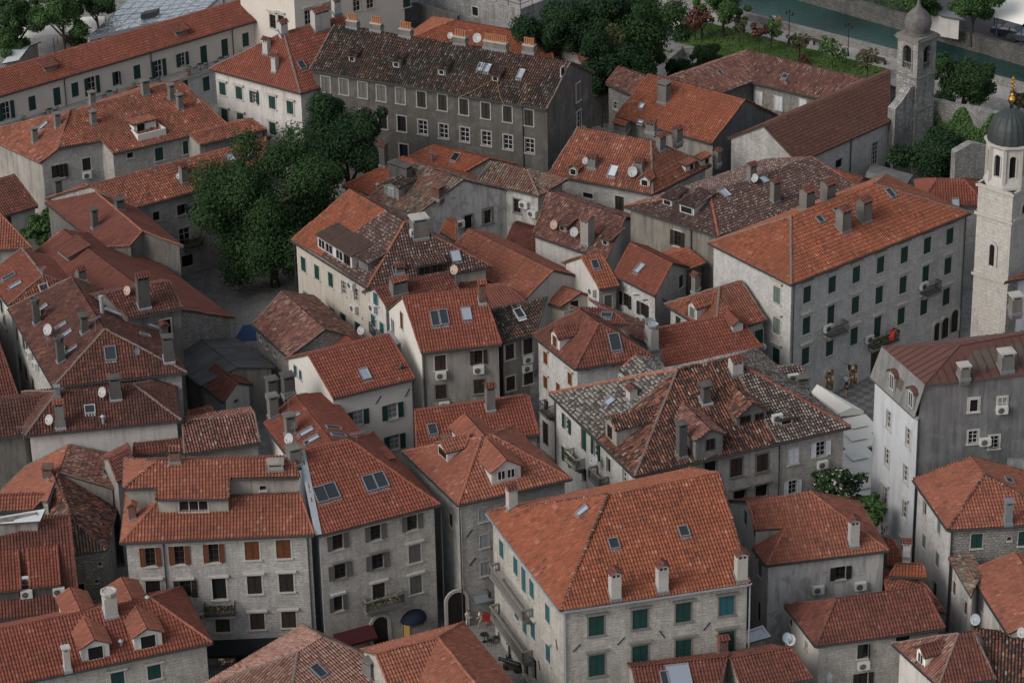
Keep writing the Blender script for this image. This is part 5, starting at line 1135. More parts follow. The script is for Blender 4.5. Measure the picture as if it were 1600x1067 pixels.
H('row_house', 'grey house with dark mossy tiles beside the double-skylight roof', 32, A=(1468, 65), B=(23, 138, 1000), r=[(22, 1395, 848), (23, 222, 800)], ends='gh', th=26, ze=11.4, kind='mossy', cap='self', wall=['drab', 'rubble', 'drab', 'drab'],
  win=[W(0, 'ck', .9, 1.5, [(1510, 112), (33, 92, 78)], fw=.16), W(0, 'ck', .9, 1.4, [(1515, 300), (33, 95, 262)], fw=.14)], ac=[(0, (33, 88, 152)), (0, (33, 83, 205))], sk=[((23, 42, 880), .7, 1.0, 'w')])
H('white_house', 'white house with red tiles and dark green open shutters', 32, A=(460, 392), B=(947, 272), Ab=(172, 153), r=[(270, 122), (838, 12)], anch=[(0, (728, 398), 50), (0, (900, 355), 55)], ze=9.6, kind='red', wall='white', corn=False,
  win=[W(0, 'Kg', 1.0, 1.5, [(608, 505), (813, 465)], fw=.05), W(0, 'Kg', 1.0, 1.5, [(825, 650), (628, 690)], fw=.05), W(3, 'ct', .5, .9, [(237, 220), (265, 250)], fw=.06)], sk=[((648, 248), .7, 1.15, 'b')], ch=[((872, 238), dict(k='pipe', h=.5, m='pipe'))], dp=[(0, (938, 400))])
H('red_house', 'red-roofed house with grey slab chimneys and bright skylights beside the white house', 32, A=(45, 542), B=(265, 832), r=[(242, 370), (465, 665)], th=20, ant=[((195, 480), 2.0, .5), ((235, 660), 1.8, 1.6)], ze=8.6, kind='red', cap='salmon', wall='white',
  sk=[((245, 497), .4, .6, 'b'), ((300, 597), .6, 1.3, 'b'), ((333, 643), .6, 1.3, 'b'), ((460, 572), .5, 1.3, 'd'), ((490, 617), .5, 1.3, 'd')],
  ch=[((78, 512), dict(w=.8, d=.8, h=2.0, m='concrete', k='g')), ((178, 618), dict(w=.8, d=.8, h=1.8, m='concrete', k='g')), ((70, 400), dict(w=.9, d=.9, h=1.8, m='concrete_d', k='g')), ((162, 385), dict(w=1.0, d=1.0, h=1.9, m='concrete_d', k='g'))])
H('long_house', 'long low red roof with one tiled chimney behind the cross-gabled roof', 0, A=(651.6, 706), B=(842.4, 678.8), r=[(648.8, 643.5), (826, 617.8)], th=27, ze=8, kind='red', cap='self', wall='stone', ch=[((767.8, 645), dict(w=.75, d=.75, h=2.2, fl='zinc'))], sk=[((676, 672), .7, 1.0, 'd')])
cross = H('cross_house', 'stone house with a salmon roof and pale dormers between the two alleys', 0, A=(716.3, 789.4), B=(892.5, 748), Ab=(629, 706), r=[(752, 681), (768, 682.5)], ends='hh', anch=[(0, (733, 833), 50), (0, (738, 877), 50)], ant=[((700, 700), 1.2, .4)], ze=11.8, kind='salmon', cap='salmon', wall=['stone', 'stone', 'stone', 'stone'],
  win=[W(3, 'cd', .6, 1.2, [(705, 812)], fw=.06), W(0, 'cl', .8, 1.2, [(755.5, 804), (757, 845)], fw=.05), W(0, 'cl', .8, 1.3, [(758, 888)], fw=.05)],
  dm=[((791, 753), dict(w=2.6, h=1.25, rise=.32, rm='salmon', wm='plaster_p', win=[(-.42, .75, .6, .75, 'w'), (.42, .75, .6, .75, 'w')], twin=1)), ((692, 716), dict(w=1.7, h=1.0, rise=.28, rm='salmon', wm='plaster_p', win=[(-.32, .55, .45, .5, 'n'), (.36, .55, .45, .5, 'n')]))],
  dp=[(0, (719, 850))], arch=[(0, (714, 973), 1.6, 3.0)])
B2 = H('town_house', 'stone town house with a large red roof, two double skylights and dark open shutters', 42, A=(372, 190), B=(1096, 5), r=[(32, 268, 700), (32, 560, 648)], ends='gh', th=30, strip=[('a', 'r1', .55)], ant=[((32, 600, 660), 1.0, .4)], ze=11.8, kind='red', cap='self', wall=['stone_w', 'concrete', 'stone', 'plaster_b'], corn=False,
  win=[W(0, 'oy', .9, 1.35, [(487, 225), (712, 170), (930, 110)], fw=.06), W(0, 'oy', 1.0, 1.35, [(502, 400), (725, 342)], hood=.2, fm='trim_d'), W(0, 'cy', 1.05, 1.65, [(945, 295)], hood=.25), W(0, 'oy', .75, 1.35, [(490, 592)], hood=.25), W(0, 'rd', 1.1, 1.9, [(732, 530)], door=1, hood=.15), W(0, 'cy', 1.05, 1.65, [(952, 480)], hood=.25),
       W(0, 'x', 1.0, .8, [(955, 692)], em='shop', fw=.08, fm='trim_d'), W(0, 'x', .65, 1.7, [(895, 740)], em='shop2', fw=.08, nv=0, nh=0)],
  bal=[(0, (745, 590), 3.3, .9, 'stone', True)], arch=[(0, (742, 830), 1.35, 2.6)], dp=[(0, (1100, 60))],
  sk=[((32, 385, 965), .9, 1.35, 'd'), ((32, 450, 945), .9, 1.35, 'd'), ((32, 678, 898), .9, 1.35, 'd'), ((32, 740, 880), .9, 1.35, 'd')], ch=[((32, 242, 800), dict(w=1.0, d=1.0, h=1.4, k='g', fl='zinc'))], di=[((32, 205, 668), .6, .55, 215)],
  dm=[((32, 790, 745), dict(k='shed', w=2.0, h=.35, rm='red', wm='plaster', pitch=4))])
B1 = H('town_house', 'stone town house with orange-brown shutters and a stepped attic under pale salmon tiles', 41, A=(718, 234), B=(42, 345, 184), r=[(31, 950, 985), (32, 262, 968)], ends='hg', th=21, ze=12, kind='salmon', cap='self', wall=['stone', 'stone', 'stone', 'stone'], corn=False,
  win=[W(0, 'ob', .80, 1.7, [(895, 315), (1068, 305), (1272, 293)]), W(0, 'cb', 1.15, 1.7, [(1500, 278), (42, 163, 268)]), W(0, 'ck', 1.15, 1.7, [(912, 510)], hood=.15), W(0, 'ok', .9, 1.6, [(1105, 505)], hood=.15), W(0, 'dk', 1.1, 2.0, [(1305, 505)], hood=.15), W(0, 'ck', 1.15, 1.7, [(1515, 480), (42, 180, 468)], hood=.15),
       W(0, 'cd', 1.15, 1.55, [(1325, 712), (1532, 697), (42, 195, 687), (1160, 715)], hood=.15), W(0, 'x', 1.4, 1.6, [(1345, 930)], em='shop', fw=.05), W(0, 'x', .9, 1.5, [(1545, 905), (42, 30, 900)], em='curtain', fw=.05), W(0, 'dk', 1.0, 2.0, [(1440, 920)], fw=.05)],
  bal=[(0, (1312, 640), 2.5, .9, 'iron', True)], dp=[(0, (985, 400)), (0, (42, 318, 400))], ch=[((770, 105), dict(w=.6, d=.6, h=1.2, m='brick', cm='salmon'))])
H('attic', 'x', 31, into=B1, z0=11.5, kind='salmon', cap='olddark', wall='plaster',
  poly={'a': [(732, 930), 14.9], 'b': [(32, 258, 862), 14.9], 'k1': [(925, 922), ('pl', 'a', 'b', 19)], 'k2': [(932, 990), ('pl', 'a', 'b', 19)], 'k3': [(1362, 988), ('pl', 'a', 'b', 19)], 'k4': [(1366, 866), ('pl', 'a', 'b', 19)], 'r1': [(942, 768), ('pl', 'a', 'b', 19)], 'r2': [(32, 232, 742), ('zof', 'r1')], 'd': ['mir2', 'a', 'b', 'r1', 'a'], 'c': ['refl', 'b', 'r2']},
  faces=[['a', 'k1', 'k2', 'k3', 'k4', 'b', 'r2', 'r1'], ['c', 'd', 'r1', 'r2'], ['d', 'a', 'r1']], walls=[['a', 'k1'], ['k1', 'k2'], ['k2', 'k3'], ['k3', 'k4'], ['k4', 'b'], ['b', 'r2', 'c'], ['c', 'd'], ['d', 'a']], ov=[.3, .1, .3, .1, .3, .1, .3, .3],
  win=[W(2, 'wg', 2.3, 1.0, [(1152, 1030)], nv=2, nh=0, fw=.06), W(4, 'dk', .5, .4, [(1565, 922)], fw=.04)], ch=[((1042, 785), dict(w=.85, d=.7, h=1.0, m='brick', cm='oldred')), ((32, 118, 830), dict(w=1.2, d=.9, h=.5, m='plaster', k='g'))], corn=False)

# --- the big old house right of centre
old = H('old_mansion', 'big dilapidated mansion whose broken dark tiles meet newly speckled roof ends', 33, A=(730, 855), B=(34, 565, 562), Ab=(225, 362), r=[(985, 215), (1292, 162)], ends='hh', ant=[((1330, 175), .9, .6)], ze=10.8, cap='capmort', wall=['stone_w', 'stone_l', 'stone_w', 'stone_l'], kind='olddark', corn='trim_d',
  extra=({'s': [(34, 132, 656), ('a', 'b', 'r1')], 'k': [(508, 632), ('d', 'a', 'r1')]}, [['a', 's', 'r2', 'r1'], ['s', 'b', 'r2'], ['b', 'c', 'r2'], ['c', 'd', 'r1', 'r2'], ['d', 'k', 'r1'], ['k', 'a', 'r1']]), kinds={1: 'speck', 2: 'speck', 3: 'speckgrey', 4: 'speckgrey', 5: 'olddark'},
  caps=[('d', 'r1', 'orange'), ('r1', 'r2', 'olddark'), ('b', 'r2', 'red')],
  win=[W(3, 'og', .8, 1.4, [(327, 538)]), W(3, 'rg', 1.0, 2.1, [(428, 640)], door=1), W(3, 'og', .8, 1.6, [(500, 690)]), W(3, 'og', .8, 1.4, [(325, 735)]), W(3, 'dk', .8, 1.5, [(432, 848), (575, 790)]), W(3, 'wg', .8, 1.4, [(672, 850)]),
       W(0, 'cd', 1.1, 1.7, [(1335, 800), (1487, 775)], fm='trim_d'), W(0, 'dd', 1.1, 1.4, [(1180, 810)], fm='trim_d'), W(0, 'dk', 1.1, 1.2, [(1485, 942), (1355, 975)], hood=.2, fm='trim_d'), W(0, 'cw', 1.0, 1.5, [(34, 228, 733)], fw=.06), W(0, 'ow', .9, 1.4, [(34, 390, 690)]), W(0, 'ow', .8, 1.3, [(34, 222, 918)]), W(0, 'cd', 1.0, 1.6, [(34, 40, 770)], fm='trim_d')],
  bal=[(3, (402, 770), 2.2, .9, 'baluster', True), (3, (545, 880), 2.2, .9, 'stone', False)], ac=[(0, (34, 393, 776)), ('r', (34, 130, 530))], di=[((490, 660), -1.5, .55, 215)], dp=[(0, (34, 140, 760)), (3, (262, 420))],
  ch=[((1020, 752), dict(w=.75, d=.7, h=3.0, m='concrete_d', k='g')), ((1165, 440), dict(w=.9, d=.9, h=1.7, m='concrete_d', k='g', tp=.62, fl='zinc')), ((690, 408), dict(w=.8, d=.7, h=.9, m='chimwhite')), ((1345, 262), dict(w=1.0, d=.9, h=1.2, m='chimwhite', cm='redbrown'))],
  sk=[((585, 410), .8, .7, 'b')],
  dm=[((590, 650), dict(w=2.1, h=1.7, rise=.3, rm='olddark', wm='plaster', win=[(-.2, .9, .65, 1.0, 'n')])), ((1172, 745), dict(w=2.5, h=2.0, rise=.28, rm='oldred', wm='soot', win=[(.1, 1.3, .7, .9, 'n')])), ((1425, 535), dict(w=2.8, h=.9, rise=.32, rm='olddark', wm='gable_b', win=[(-.6, .45, .9, .6, 'n'), (.7, .45, .7, .5, 'n')])), ((34, 185, 545), dict(w=1.3, h=.5, k='shed', rm='speck', wm='plaster', pitch=10, win=[(0, .25, .9, .35, 'd')]))])
H('annex_house', 'small wing with grey speckled tiles and an orange ridge behind the mansion', 33, A=(645, 215), B=(745, 320), r=[(740, 130), (862, 240)], th=24, ze=11, kind='speckgrey', cap='orange', wall='stone_l', ac=[(0, (672, 270))])
H('annex_house', 'short speckled roof with a tiled end parapet behind the mansion', 34, A=(60, 285), B=(310, 250), r=[(30, 235), (265, 190)], th=20, ze=11.2, kind='speck', cap='oldred', wall='plaster', ac=[('r', (225, 290))], ch=[((290, 330), dict(w=1.0, d=.7, h=.7, m='concrete', k='g'))])

# --- right side
HOUSES['palace2'] = H('hip_palace', 'large stone palace with a bright orange hipped roof and stone balconies', 43, A=(288, 640), B=(1418, 472), Ab=(42, 1372, 52), Bb=(33, 1055, 802), r=[(33, 572, 958), (33, 1265, 838)], ends='hg', anch=[(0, (385, 855), 45), (0, (648, 815), 45), (0, (893, 775), -60), (0, (1158, 728), 50), (3, (268, 835), -70), (3, (165, 960), -70)], ze=11.5, kind='orange', cap='olddark', wall=['stone_w', 'stone', 'stone', 'stone_w'], gut='zinc', corn='trim', cat='palace',
  win=[W(0, 'cg', 1.2, 1.7, [(502, 725), (762, 685), (1020, 645)], hood=.2, fm='trim_d'), W(0, 'ct', 1.2, 1.7, [(1277, 605)], hood=.2, fm='trim_d'), W(0, 'cg', 1.25, 1.9, [(505, 960), (763, 905), (1020, 870), (1277, 820)], hood=.3, fm='trim_d'),
       W(3, 'ct', 1.0, 1.6, [(22, 370), (118, 507), (212, 652), (42, 1462, 270)], fw=.1), W(3, 'rt', 1.0, 2.3, [(70, 455)], door=1), W(3, 'ct', 1.0, 1.7, [(28, 630), (125, 747), (215, 885), (42, 1465, 490)], hood=.25), W(3, 'rt', 1.0, 2.4, [(75, 700)], door=1), W(3, 'dk', 1.0, 2.2, [(85, 960), (135, 985)], fw=.1)],
  bal=[(3, (25, 545), 7.6, .9, 'stone'), (3, (25, 790), 7.6, .9, 'stone')], dp=[(0, (315, 800)), (0, (1412, 600))],
  ch=[((622, 580), dict(w=.8, d=.8, h=2.1, m='chimwhite', ax=1)), ((902, 537), dict(w=.8, d=.8, h=2.1, m='chimwhite', ax=1)), ((1372, 468), dict(w=.85, d=.8, h=2.1, m='chimwhite', ax=1)), ((0, 793, 797), dict(w=.75, d=.75, h=1.7, m='chimwhite', ax=1))],
  sk=[((425, 45), .6, .9, 'b'), ((606, 240), .7, .85, 'd'), ((1022, 167), .7, .85, 'd')])
H('plaster_house', 'worn plaster house with a salmon roof and an open black-shuttered window', 44, ze=8.5, kind='salmon', cap='salmon', wall=['stone_l', 'peel', 'plaster', 'plaster', 'plaster_p'], corn=False,
  poly={'b': [(65, 367), 8.6], 'c': [(794, 277), 8.6], 'r2': [(320, -72), ('pl', 'b', 'c', 31)], 'r1': [(-52, -18), ('zof', 'r2')], 's1': [(2, 156), ('pl', 'b', 'c', 31)], 's2': [(182, 148), ('pl', 'b', 'c', 31)], 'w': [(-14, 262), 8.6], 'c2': ['mirk', 'b', 'c', 'r2', 'c', 1.5], 'd': ['mirk', 'b', 'c', 'r2', 'w', 1.5]},
  faces=[['s1', 's2', 'b', 'c', 'r2', 'r1'], ['s2', 'w', 'b'], ['c', 'c2', 'r2'], ['c2', 'd', 'r1', 'r2']], walls=[['w', 'b'], ['b', 'c'], ['c', 'c2'], ['c2', 'd'], ['d', 'r1', 'w']], ov=[.3, .3, .3, .3, .1], fill=[('s1', 's2', 2.6, 'plaster')],
  win=[W(1, 'ok', .85, 1.2, [(508, 410)], fw=.05), W(0, 'cp', .8, 1.4, [(30, 388)], fw=.05), W(4, 'ct', .5, 1.2, [(-52, 80)], fw=.05), W(0, 'rk', .7, 1.9, [(22, 640)], door=1)], ac=[(1, (370, 502)), (1, (622, 480))], ch=[((592, 268), dict(w=.75, d=.75, h=2.2, m='chimwhite', ax=1))])
H('stone_house', 'low stone house with a brown hipped roof below the worn plaster house', 44, A=(362, 847), B=(1128, 740), Ab=(178, 607), r=[(480, 566), (1005, 498)], ends='hh', ze=6, kind='redbrown', cap='self', wall=['stone_w', 'stone_w', 'stone_w', 'white'], corn=False,
  win=[W(0, 'hk', .95, 1.3, [(642, 875)], fw=.06), W(0, 'ok', .8, 1.3, [(642, 1045)], fw=.06), W(3, 'dk', .4, .6, [(218, 705)], fw=.04), W(3, 'dk', .5, .7, [(305, 842)], fw=.04), W(0, 'dk', 1.2, 1.0, [(880, 800)], fw=.04)], ac=[(0, (640, 952))], di=[((430, 975), -.9, .5, 130)])
H('low_house', 'orange lean-to roofs stepping up behind the brown hipped roof', 44, A=(800, 430), B=(1020, 440), r=[(840, 375), (1000, 355)], th=22, ze=6, kind='orange', wall='stone_w', ch=[((900, 330), dict(w=.6, h=1.2, m='stone_l'))])
H('low_house', 'orange roof sliver in the gap below the bushes', 44, A=(790, 370), B=(900, 370), r=[(790, 190), (830, 250)], th=24, ze=5.4, kind='orange', wall='stone_w')
H('low_house', 'narrow orange roof running down beside the stone hipped house', 44, A=(790, 560), B=(1135, 650), r=[(770, 410), (1010, 500)], th=20, ze=5, kind='orange2', wall='stone_w')
hipr = H('stone_house', 'stone house with a salmon hipped roof against the dark mansard wall', 44, A=(940, -145), B=(1148, 157), Bb=(1850, 112), r=[(1250, -327), (1365, -177)], ends='gh', ze=9.8, kind='salmon', cap='olddark', wall=['stone_l', 'rubble', 'stone', 'stone'], corn=False,
  win=[W(0, 'cp', .75, 1.3, [(1005, 222), (1085, 330), (1095, 135)], fw=.06), W(0, 'rk', .8, 1.5, [(1070, 510)], fw=.06), W(0, 'dk', .8, 1.4, [(1010, 30)], fw=.06), W(1, 'cg', .95, 1.35, [(1318, 220)], fw=.06), W(1, 'cg', .95, 1.35, [(1600, 205)], fw=.06), W(1, 'dk', .35, .35, [(1512, 207)], fw=.03)], dp=[(1, (1155, 400))],
  ch=[((1508, 132), dict(w=.6, d=.6, h=1.9, m='metal', k='g'))], sk=[((34, 1510, 885), .7, .6, 'd')])
H('ruin_house', 'roofless narrow ruin with brown shutters and scraps of tile', 44, A=(1148, 322), B=(1285, 560), r=[(1215, 305), (1330, 470)], th=12, ze=7.4, kind='oldmix', wall='peel', corn=False, gut=False, win=[W(0, 'cb', .6, 1.2, [(1187, 500)], fw=.06), W(0, 'cb', .6, 1.2, [(1255, 618)], fw=.06)])
H('gable_house', 'orange-roofed house with a whitewashed side at the right edge', 44, A=(1270, 402), B=(1502, 772), r=[(1552, 290), (1790, 650)], th=22, ze=7.2, kind='salmon', wall='plaster_p', corn=False, win=[W(0, 'cl', .6, 1.1, [(1352, 600)], fw=.04), W(0, 'wl', .6, 1.1, [(1462, 750)], fw=.04)], di=[((1315, 700), .2, .55, 215, 25, 'dish_b'), ((1590, 790), .4, .5, 215)])
H('hip_house', 'low house with a red-brown hip and a small yellow dormer at the bottom edge', 44, A=(1092, 1085), B=(1432, 1045), Ab=(818, 832), r=[(1210, 772), (1330, 757)], ends='hg', ze=6, kind='redbrown', cap='capmort', wall='plaster_p', corn=False, kinds={2: 'oldred'},
  dm=[((985, 950), dict(w=1.2, h=1.0, rise=.4, rm='redbrown', wm='canvas', win=[(0, .5, .6, .8, 'w')]))])
H('old_house', 'dark mossy roof in the bottom right corner', 44, A=(1432, 1090), B=(1720, 1110), r=[(1362, 830), (1660, 800)], th=22, ze=5.6, kind='olddark', wall='rubble')
mans = H('mansard_house', 'tall bluish house with a brown sheet-metal roof, arched dormers and a sooty end wall', 34, ze=19, kind='sheet', wall=['plaster_b', 'soot', 'soot', 'soot'], corn='trim', gut=False, cat='house', kinds={0: 'slabgrey'},
  poly={'A': [(1010, 307), 17.7], 'D': [(752, 82), 17.7], 'B': [(1900, 215), 17.7], 'm1': [(682, 262), 14.5], 'm2': [(947, 505), 14.5], 'r1': [(1215, 76), 19.3], 'r2': [(1900, -45), 19.3], 'C': ['par', 'D', 'A', 'B']},
  faces=[['m1', 'm2', 'A', 'D'], ['D', 'A', 'r1'], ['A', 'B', 'r2', 'r1'], ['D', 'r1', 'r2', 'C']], walls=[['m1', 'm2'], ['m2', 'A', 'B'], ['B', 'C'], ['C', 'm1']], ov=[.35, .05, .2, .2],
  win=[W(0, 'wg', .8, 1.7, [(795, 518), (910, 622)], nh=2), W(0, 'wg', .8, 1.6, [(785, 740), (895, 838)], nh=2), W(0, 'wg', .8, 1.7, [(775, 970), (890, 1055)], nh=2, hood=.3), W(0, 'wg', .8, 1.7, [(765, 1200), (880, 1290)], nh=2, hood=.3),
       W(1, 'wg', .75, 1.2, [(1300, 430)], fw=.2, nv=0, nh=0), W(1, 'kg', .8, 1.1, [(1470, 415)], fw=.12), W(1, 'wg', .8, 1.2, [(1297, 620), (1422, 650)], fw=.16, nh=2)], ac=[(1, (1465, 450)), (1, (1365, 640))], dp=[(1, (962, 700))],
  ch=[((1250, 288), dict(w=.85, d=.8, h=1.1, k='g', cm='chimwhite')), ((24, 1558, 888), dict(w=.9, d=.9, h=1.5, k='g', cm='chimwhite')), ((1503, 243), dict(w=1.1, d=1.0, h=1.6, k='g', cm='chimwhite')), ((1383, 247), dict(k='pipe', h=.7, r=.06, m='pipe'))])
for q in ((812, 345), (925, 450)):
    a_ = mans.V['m1']; b_ = mans.V['m2']; e_ = V2(b_ - a_).normalized(); n_ = Vector((e_.y, -e_.x, 0))
    f_ = [mans.V[k] for k in ('m1', 'm2', 'A')]; nn_ = newell(f_); p_ = at_plane(full(q, 34), f_[0], nn_)
    dormer(mans.root, p_, e_, n_, math.radians(62), dict(k='arch', w=1.15, h=1.5, rm='redbrown' if False else 'sheet', wm='slabgrey', win=[(0, .85, .6, 1.3, 'w')]))
H('side_house', 'grey metal-clad annex at the right edge beside the sooty wall', 34, A=(1470, 980), B=(1700, 1000), r=[(1500, 760), (1700, 760)], th=10, ze=9, kind='slabgrey', wall='soot')
H('classic_house', 'cream classical house with white pilasters cut by the top edge', 12, A=(215, -150), B=(900, -330), Ab=(-140, -260), r=[(200, -330), (700, -420)], ends='hh', ze=15, kind='red', wall='cream', corn='trim', cat='house',
  win=[W(3, 'ng', 1.0, 1.7, [(100, 130), (150, 135)], hood=.35), W(0, 'wg', 1.0, 1.8, [(312, 105), (600, 25), (680, 10), (420, 75)], hood=.35), W(0, 'cg', 1.0, 1.8, [(895, 0)])], dp=[])

# --- bottom edge
H('dormer_house', 'red-roofed stone house with two white dormers and a fluted chimney at the bottom left', 41, A=(-220, 1140), B=(1262, 826), r=[(-220, 790), (893, 562)], ends='gh', th=28, ze=7.4, kind='red', cap='salmon', wall=['stone_w', 'stone', 'stone', 'stone'], corn=False, gut=True,
  win=[W(0, 'cg', 1.05, 1.3, [(700, 1040), (918, 998)], hood=.15)], dm=[((572, 925), dict(w=2.2, h=1.25, rise=.24, rm='salmon', wm='plaster_p', win=[(0, .62, 1.15, 1.1, 'd')], twin=1)), ((885, 858), dict(w=2.2, h=1.25, rise=.24, rm='salmon', wm='plaster_p', win=[(0, .62, 1.15, 1.1, 'd')], twin=1))],
  ch=[((668, 688), dict(w=1.0, d=.9, h=1.9, m='chimwhite', k='f', fl='zinc')), ((408, 1005), dict(w=.5, d=.5, h=1.9, m='chimwhite', k='g', fl='zinc')), ((728, 865), dict(k='pipe', h=.5)), ((885, 590), dict(k='pipe', h=.3))])
H('hip_house', 'low hipped house with striped faded tiles and an ornate chimney at the bottom edge', 42, A=(160, 1415), B=(842, 985), r=[(250, 888), (395, 795)], ends='hh', th=24, ze=5, kind='stripe', cap='capmort', wall='stone_w', sk=[((372, 998), .75, 1.15, 'd')], ch=[((708, 1040), dict(w=.9, d=.9, h=1.3, k='g', m='concrete'))])
H('cross_house', 'orange L-shaped roof beside the street at the bottom edge', 42, kind='salmon', cap='salmon', wall='stone_w', corn=False,
  poly={'p': [(1085, 797), 8.2], 'l': [(712, 892), 8.2], 'm': [(1400, 1190), 8.2], 'e1': [(1235, 707), 6.4], 'e2': [(1605, 1157), 6.4], 'e3': [(622, 866), 6.4], 'v': ['par', 'p', 'e1', 'p'], 'f': ['refl', 'e3', 'l'], 'g': ['refl', 'e2', 'm'], 'v': ['refl', 'e1', 'p']},
  faces=[['l', 'p', 'e1', 'e3'], ['p', 'm', 'e2', 'e1'], ['l', 'p', 'v', 'f'], ['p', 'm', 'g', 'v']], walls=[['e3', 'l', 'f'], ['f', 'v'], ['v', 'g'], ['g', 'm', 'e2'], ['e2', 'e1'], ['e1', 'e3']])
H('hip_house', 'low house with brown tiles and white roof panels at the bottom edge', 0, A=(1000, 1105), B=(1122, 1092), r=[(988, 1044), (1136, 1028)], th=24, ze=5, kind='redbrown', cap='self', wall='stone', sk=[((1062, 1062), 1.7, 2.6, 'b'), ((1040, 1064), .6, 1.6, 'd')])
H('canopy', 'white canopy roof beside the small brick chimney at the bottom edge', 0, kind='whitesheet', wall='plaster', cat='canopy', corn=False, gut=False,
  poly={'a': [(1134, 1014), 4.6], 'b': [(1205, 994), 4.6], 'c': [(1192, 976), 4.8], 'd': [(1130, 997), 4.8]}, faces=[['a', 'b', 'c', 'd']], walls=[['a', 'b'], ['b', 'c'], ['c', 'd'], ['d', 'a']], ov=[.3, .3, .3, .3])
H('hip_house', 'red-brown gabled house with a dish on its ridge at the bottom edge', 0, A=(1160, 1080), B=(1270, 1060), r=[(1146, 1039), (1234, 1004)], th=24, ze=5.4, kind='redbrown', cap='self', wall='stone', di=[((1237, 1004), .3, .55, 215), ((1228, 1004), .5, .5, 160, 25, 'dish_b')], ch=[((1127, 1020), dict(w=.7, d=.6, h=1.3, m='brick'))])

def roof_line(h, t, pts, r, mat, name, lift):
    m = MB(); P_ = []
    for q in pts: p, e_, s_, n_, dn_, a_ = roof_hit(h, full(q, t)); P_.append(p + n_ * lift)
    m.tube(P_, r, 6); m.build(name, M[mat], h.root)
M['yellow'] = plain_mat('yellow_hose', (.22, .17, .05), .7)
roof_line(HOUSES['barracks'], 12, [(1400, 488), (1340, 522), (1280, 556), (1205, 588)], .035, 'yellow', 'hose', .16)
roof_line(HOUSES['barracks'], 12, [(1440, 492), (1446, 540), (1456, 585), (1478, 628)], .035, 'yellow', 'hose', .16)
roof_line(HOUSES['brown'], 0, [(161, 489), (200, 503), (258, 523)], .16, 'zinc', 'air_duct', .45)
_p = roof_hit(HOUSES['brown'], full((160, 491), 0))[0]; _m = MB(); _m.tube([_p - Z3 * .2, _p + Z3 * 1.7], .18, 10); _m.lathe(_p + Z3 * 1.7, [(.22, 0), (.22, .12)], 10); _m.build('flue_pipe', M['zinc'], HOUSES['brown'].root)
# ------------------------------------------------------------------ ground, river, garden
M['paving'] = stone_mat('stone_paving', (.27, .262, .252), (.20, .195, .188), (.075, .072, .07), bw=.9, bh=.55, damt=.35, dirt=(.07, .068, .065))
t_ = NT('square_paving'); ck = t_.n('ShaderNodeTexChecker'); t_.l(t_.scale(t_.uv(), 1.4, 1.4), ck.inputs['Vector']); ck.inputs['Scale'].default_value = 1
ck.inputs['Color1'].default_value = (.20, .195, .195, 1); ck.inputs['Color2'].default_value = (.085, .082, .085, 1)
M['checker'] = t_.out(t_.mix(t_.noise(t_.pos(), .8, 4), ck.outputs['Color'], (.13, .128, .128)), None, .8)
M['asphalt'] = plaster_mat('asphalt', (.075, .075, .078), (.06, .06, .062), (.04, .04, .04), .4)
M['path'] = plaster_mat('promenade_stone', (.36, .34, .32), (.30, .285, .27), (.18, .17, .16), .4)
def grass_mat():
    t = NT('lawn_grass'); p = t.pos(); n = t.noise(p, .5, 5, .6); f = t.noise(p, 6, 4, .7)
    c = t.mix(n, (.055, .105, .024), (.085, .14, .034)); c = t.mix(t.math('MULTIPLY_ADD', f, 1.1, -.4, clamp=True), c, (.032, .062, .016))
    return t.out(c, t.bump(f, .06, 1.0), .9)
M['grass'] = grass_mat()
def water_mat():
    t = NT('river_water'); p = t.pos(); n = t.noise(t.scale(p, 1, 2.2), .9, 4, .6); b = t.noise(p, .10, 3, .5)
    c = t.mix(t.ramp(b, [(.4, (0, 0, 0)), (.62, (1, 1, 1))]), (.005, .030, .028), (.014, .058, .054))
    return t.out(c, t.bump(n, .16, .8), .05, 0, .6)
M['water'] = water_mat()
def flat(name, pts, z, mat, kind='structure'):
    mb = MB(); P = [Vector((p[0], p[1], z)) for p in pts]
    if not newell_dir(P, Z3): P.reverse()
    mb.poly(P, 0, [(p.x, p.y) for p in P]); o = mb.build(name, M[mat]); tag(o, kind=kind); return o
gp = lambda t, x, y, z=0.0: at_z(full((x, y), t), z)
# river runs from upper left to lower right behind the garden
nb = [gp(13, 1180, 10), gp(14, 0, 130), gp(14, 800, 335), gp(14, 1600, 560)]           # near bank (town side)
fb = [gp(13, 1560, -150), gp(14, 500, -5), gp(14, 1090, 165), gp(14, 1600, 310)]
dv = (nb[2] - nb[1]).normalized(); L_ = nb[1] - dv * 260; R_ = nb[2] + dv * 260
dw = (fb[3] - fb[1]).normalized(); FL = fb[1] - dw * 300; FR = fb[1] + dw * 330
flat('ground', [(-700, -200), (700, -200), (R_.x + 200, R_.y - 30), (R_.x, R_.y), (nb[2].x, nb[2].y), (nb[1].x, nb[1].y), (L_.x, L_.y), (L_.x - 60, L_.y + 300), (-700, 900)], 0.0, 'paving')
flat('river_water', [(L_.x - 100, L_.y - 30), (R_.x + 100, R_.y - 60), (FR.x + 100, FR.y + 60), (FL.x - 100, FL.y + 60)], -1.6, 'water')
flat('far_ground', [(FL.x, FL.y), (FR.x, FR.y), (900, 1500), (-900, 1500), (-900, FL.y)], -.1, 'asphalt')
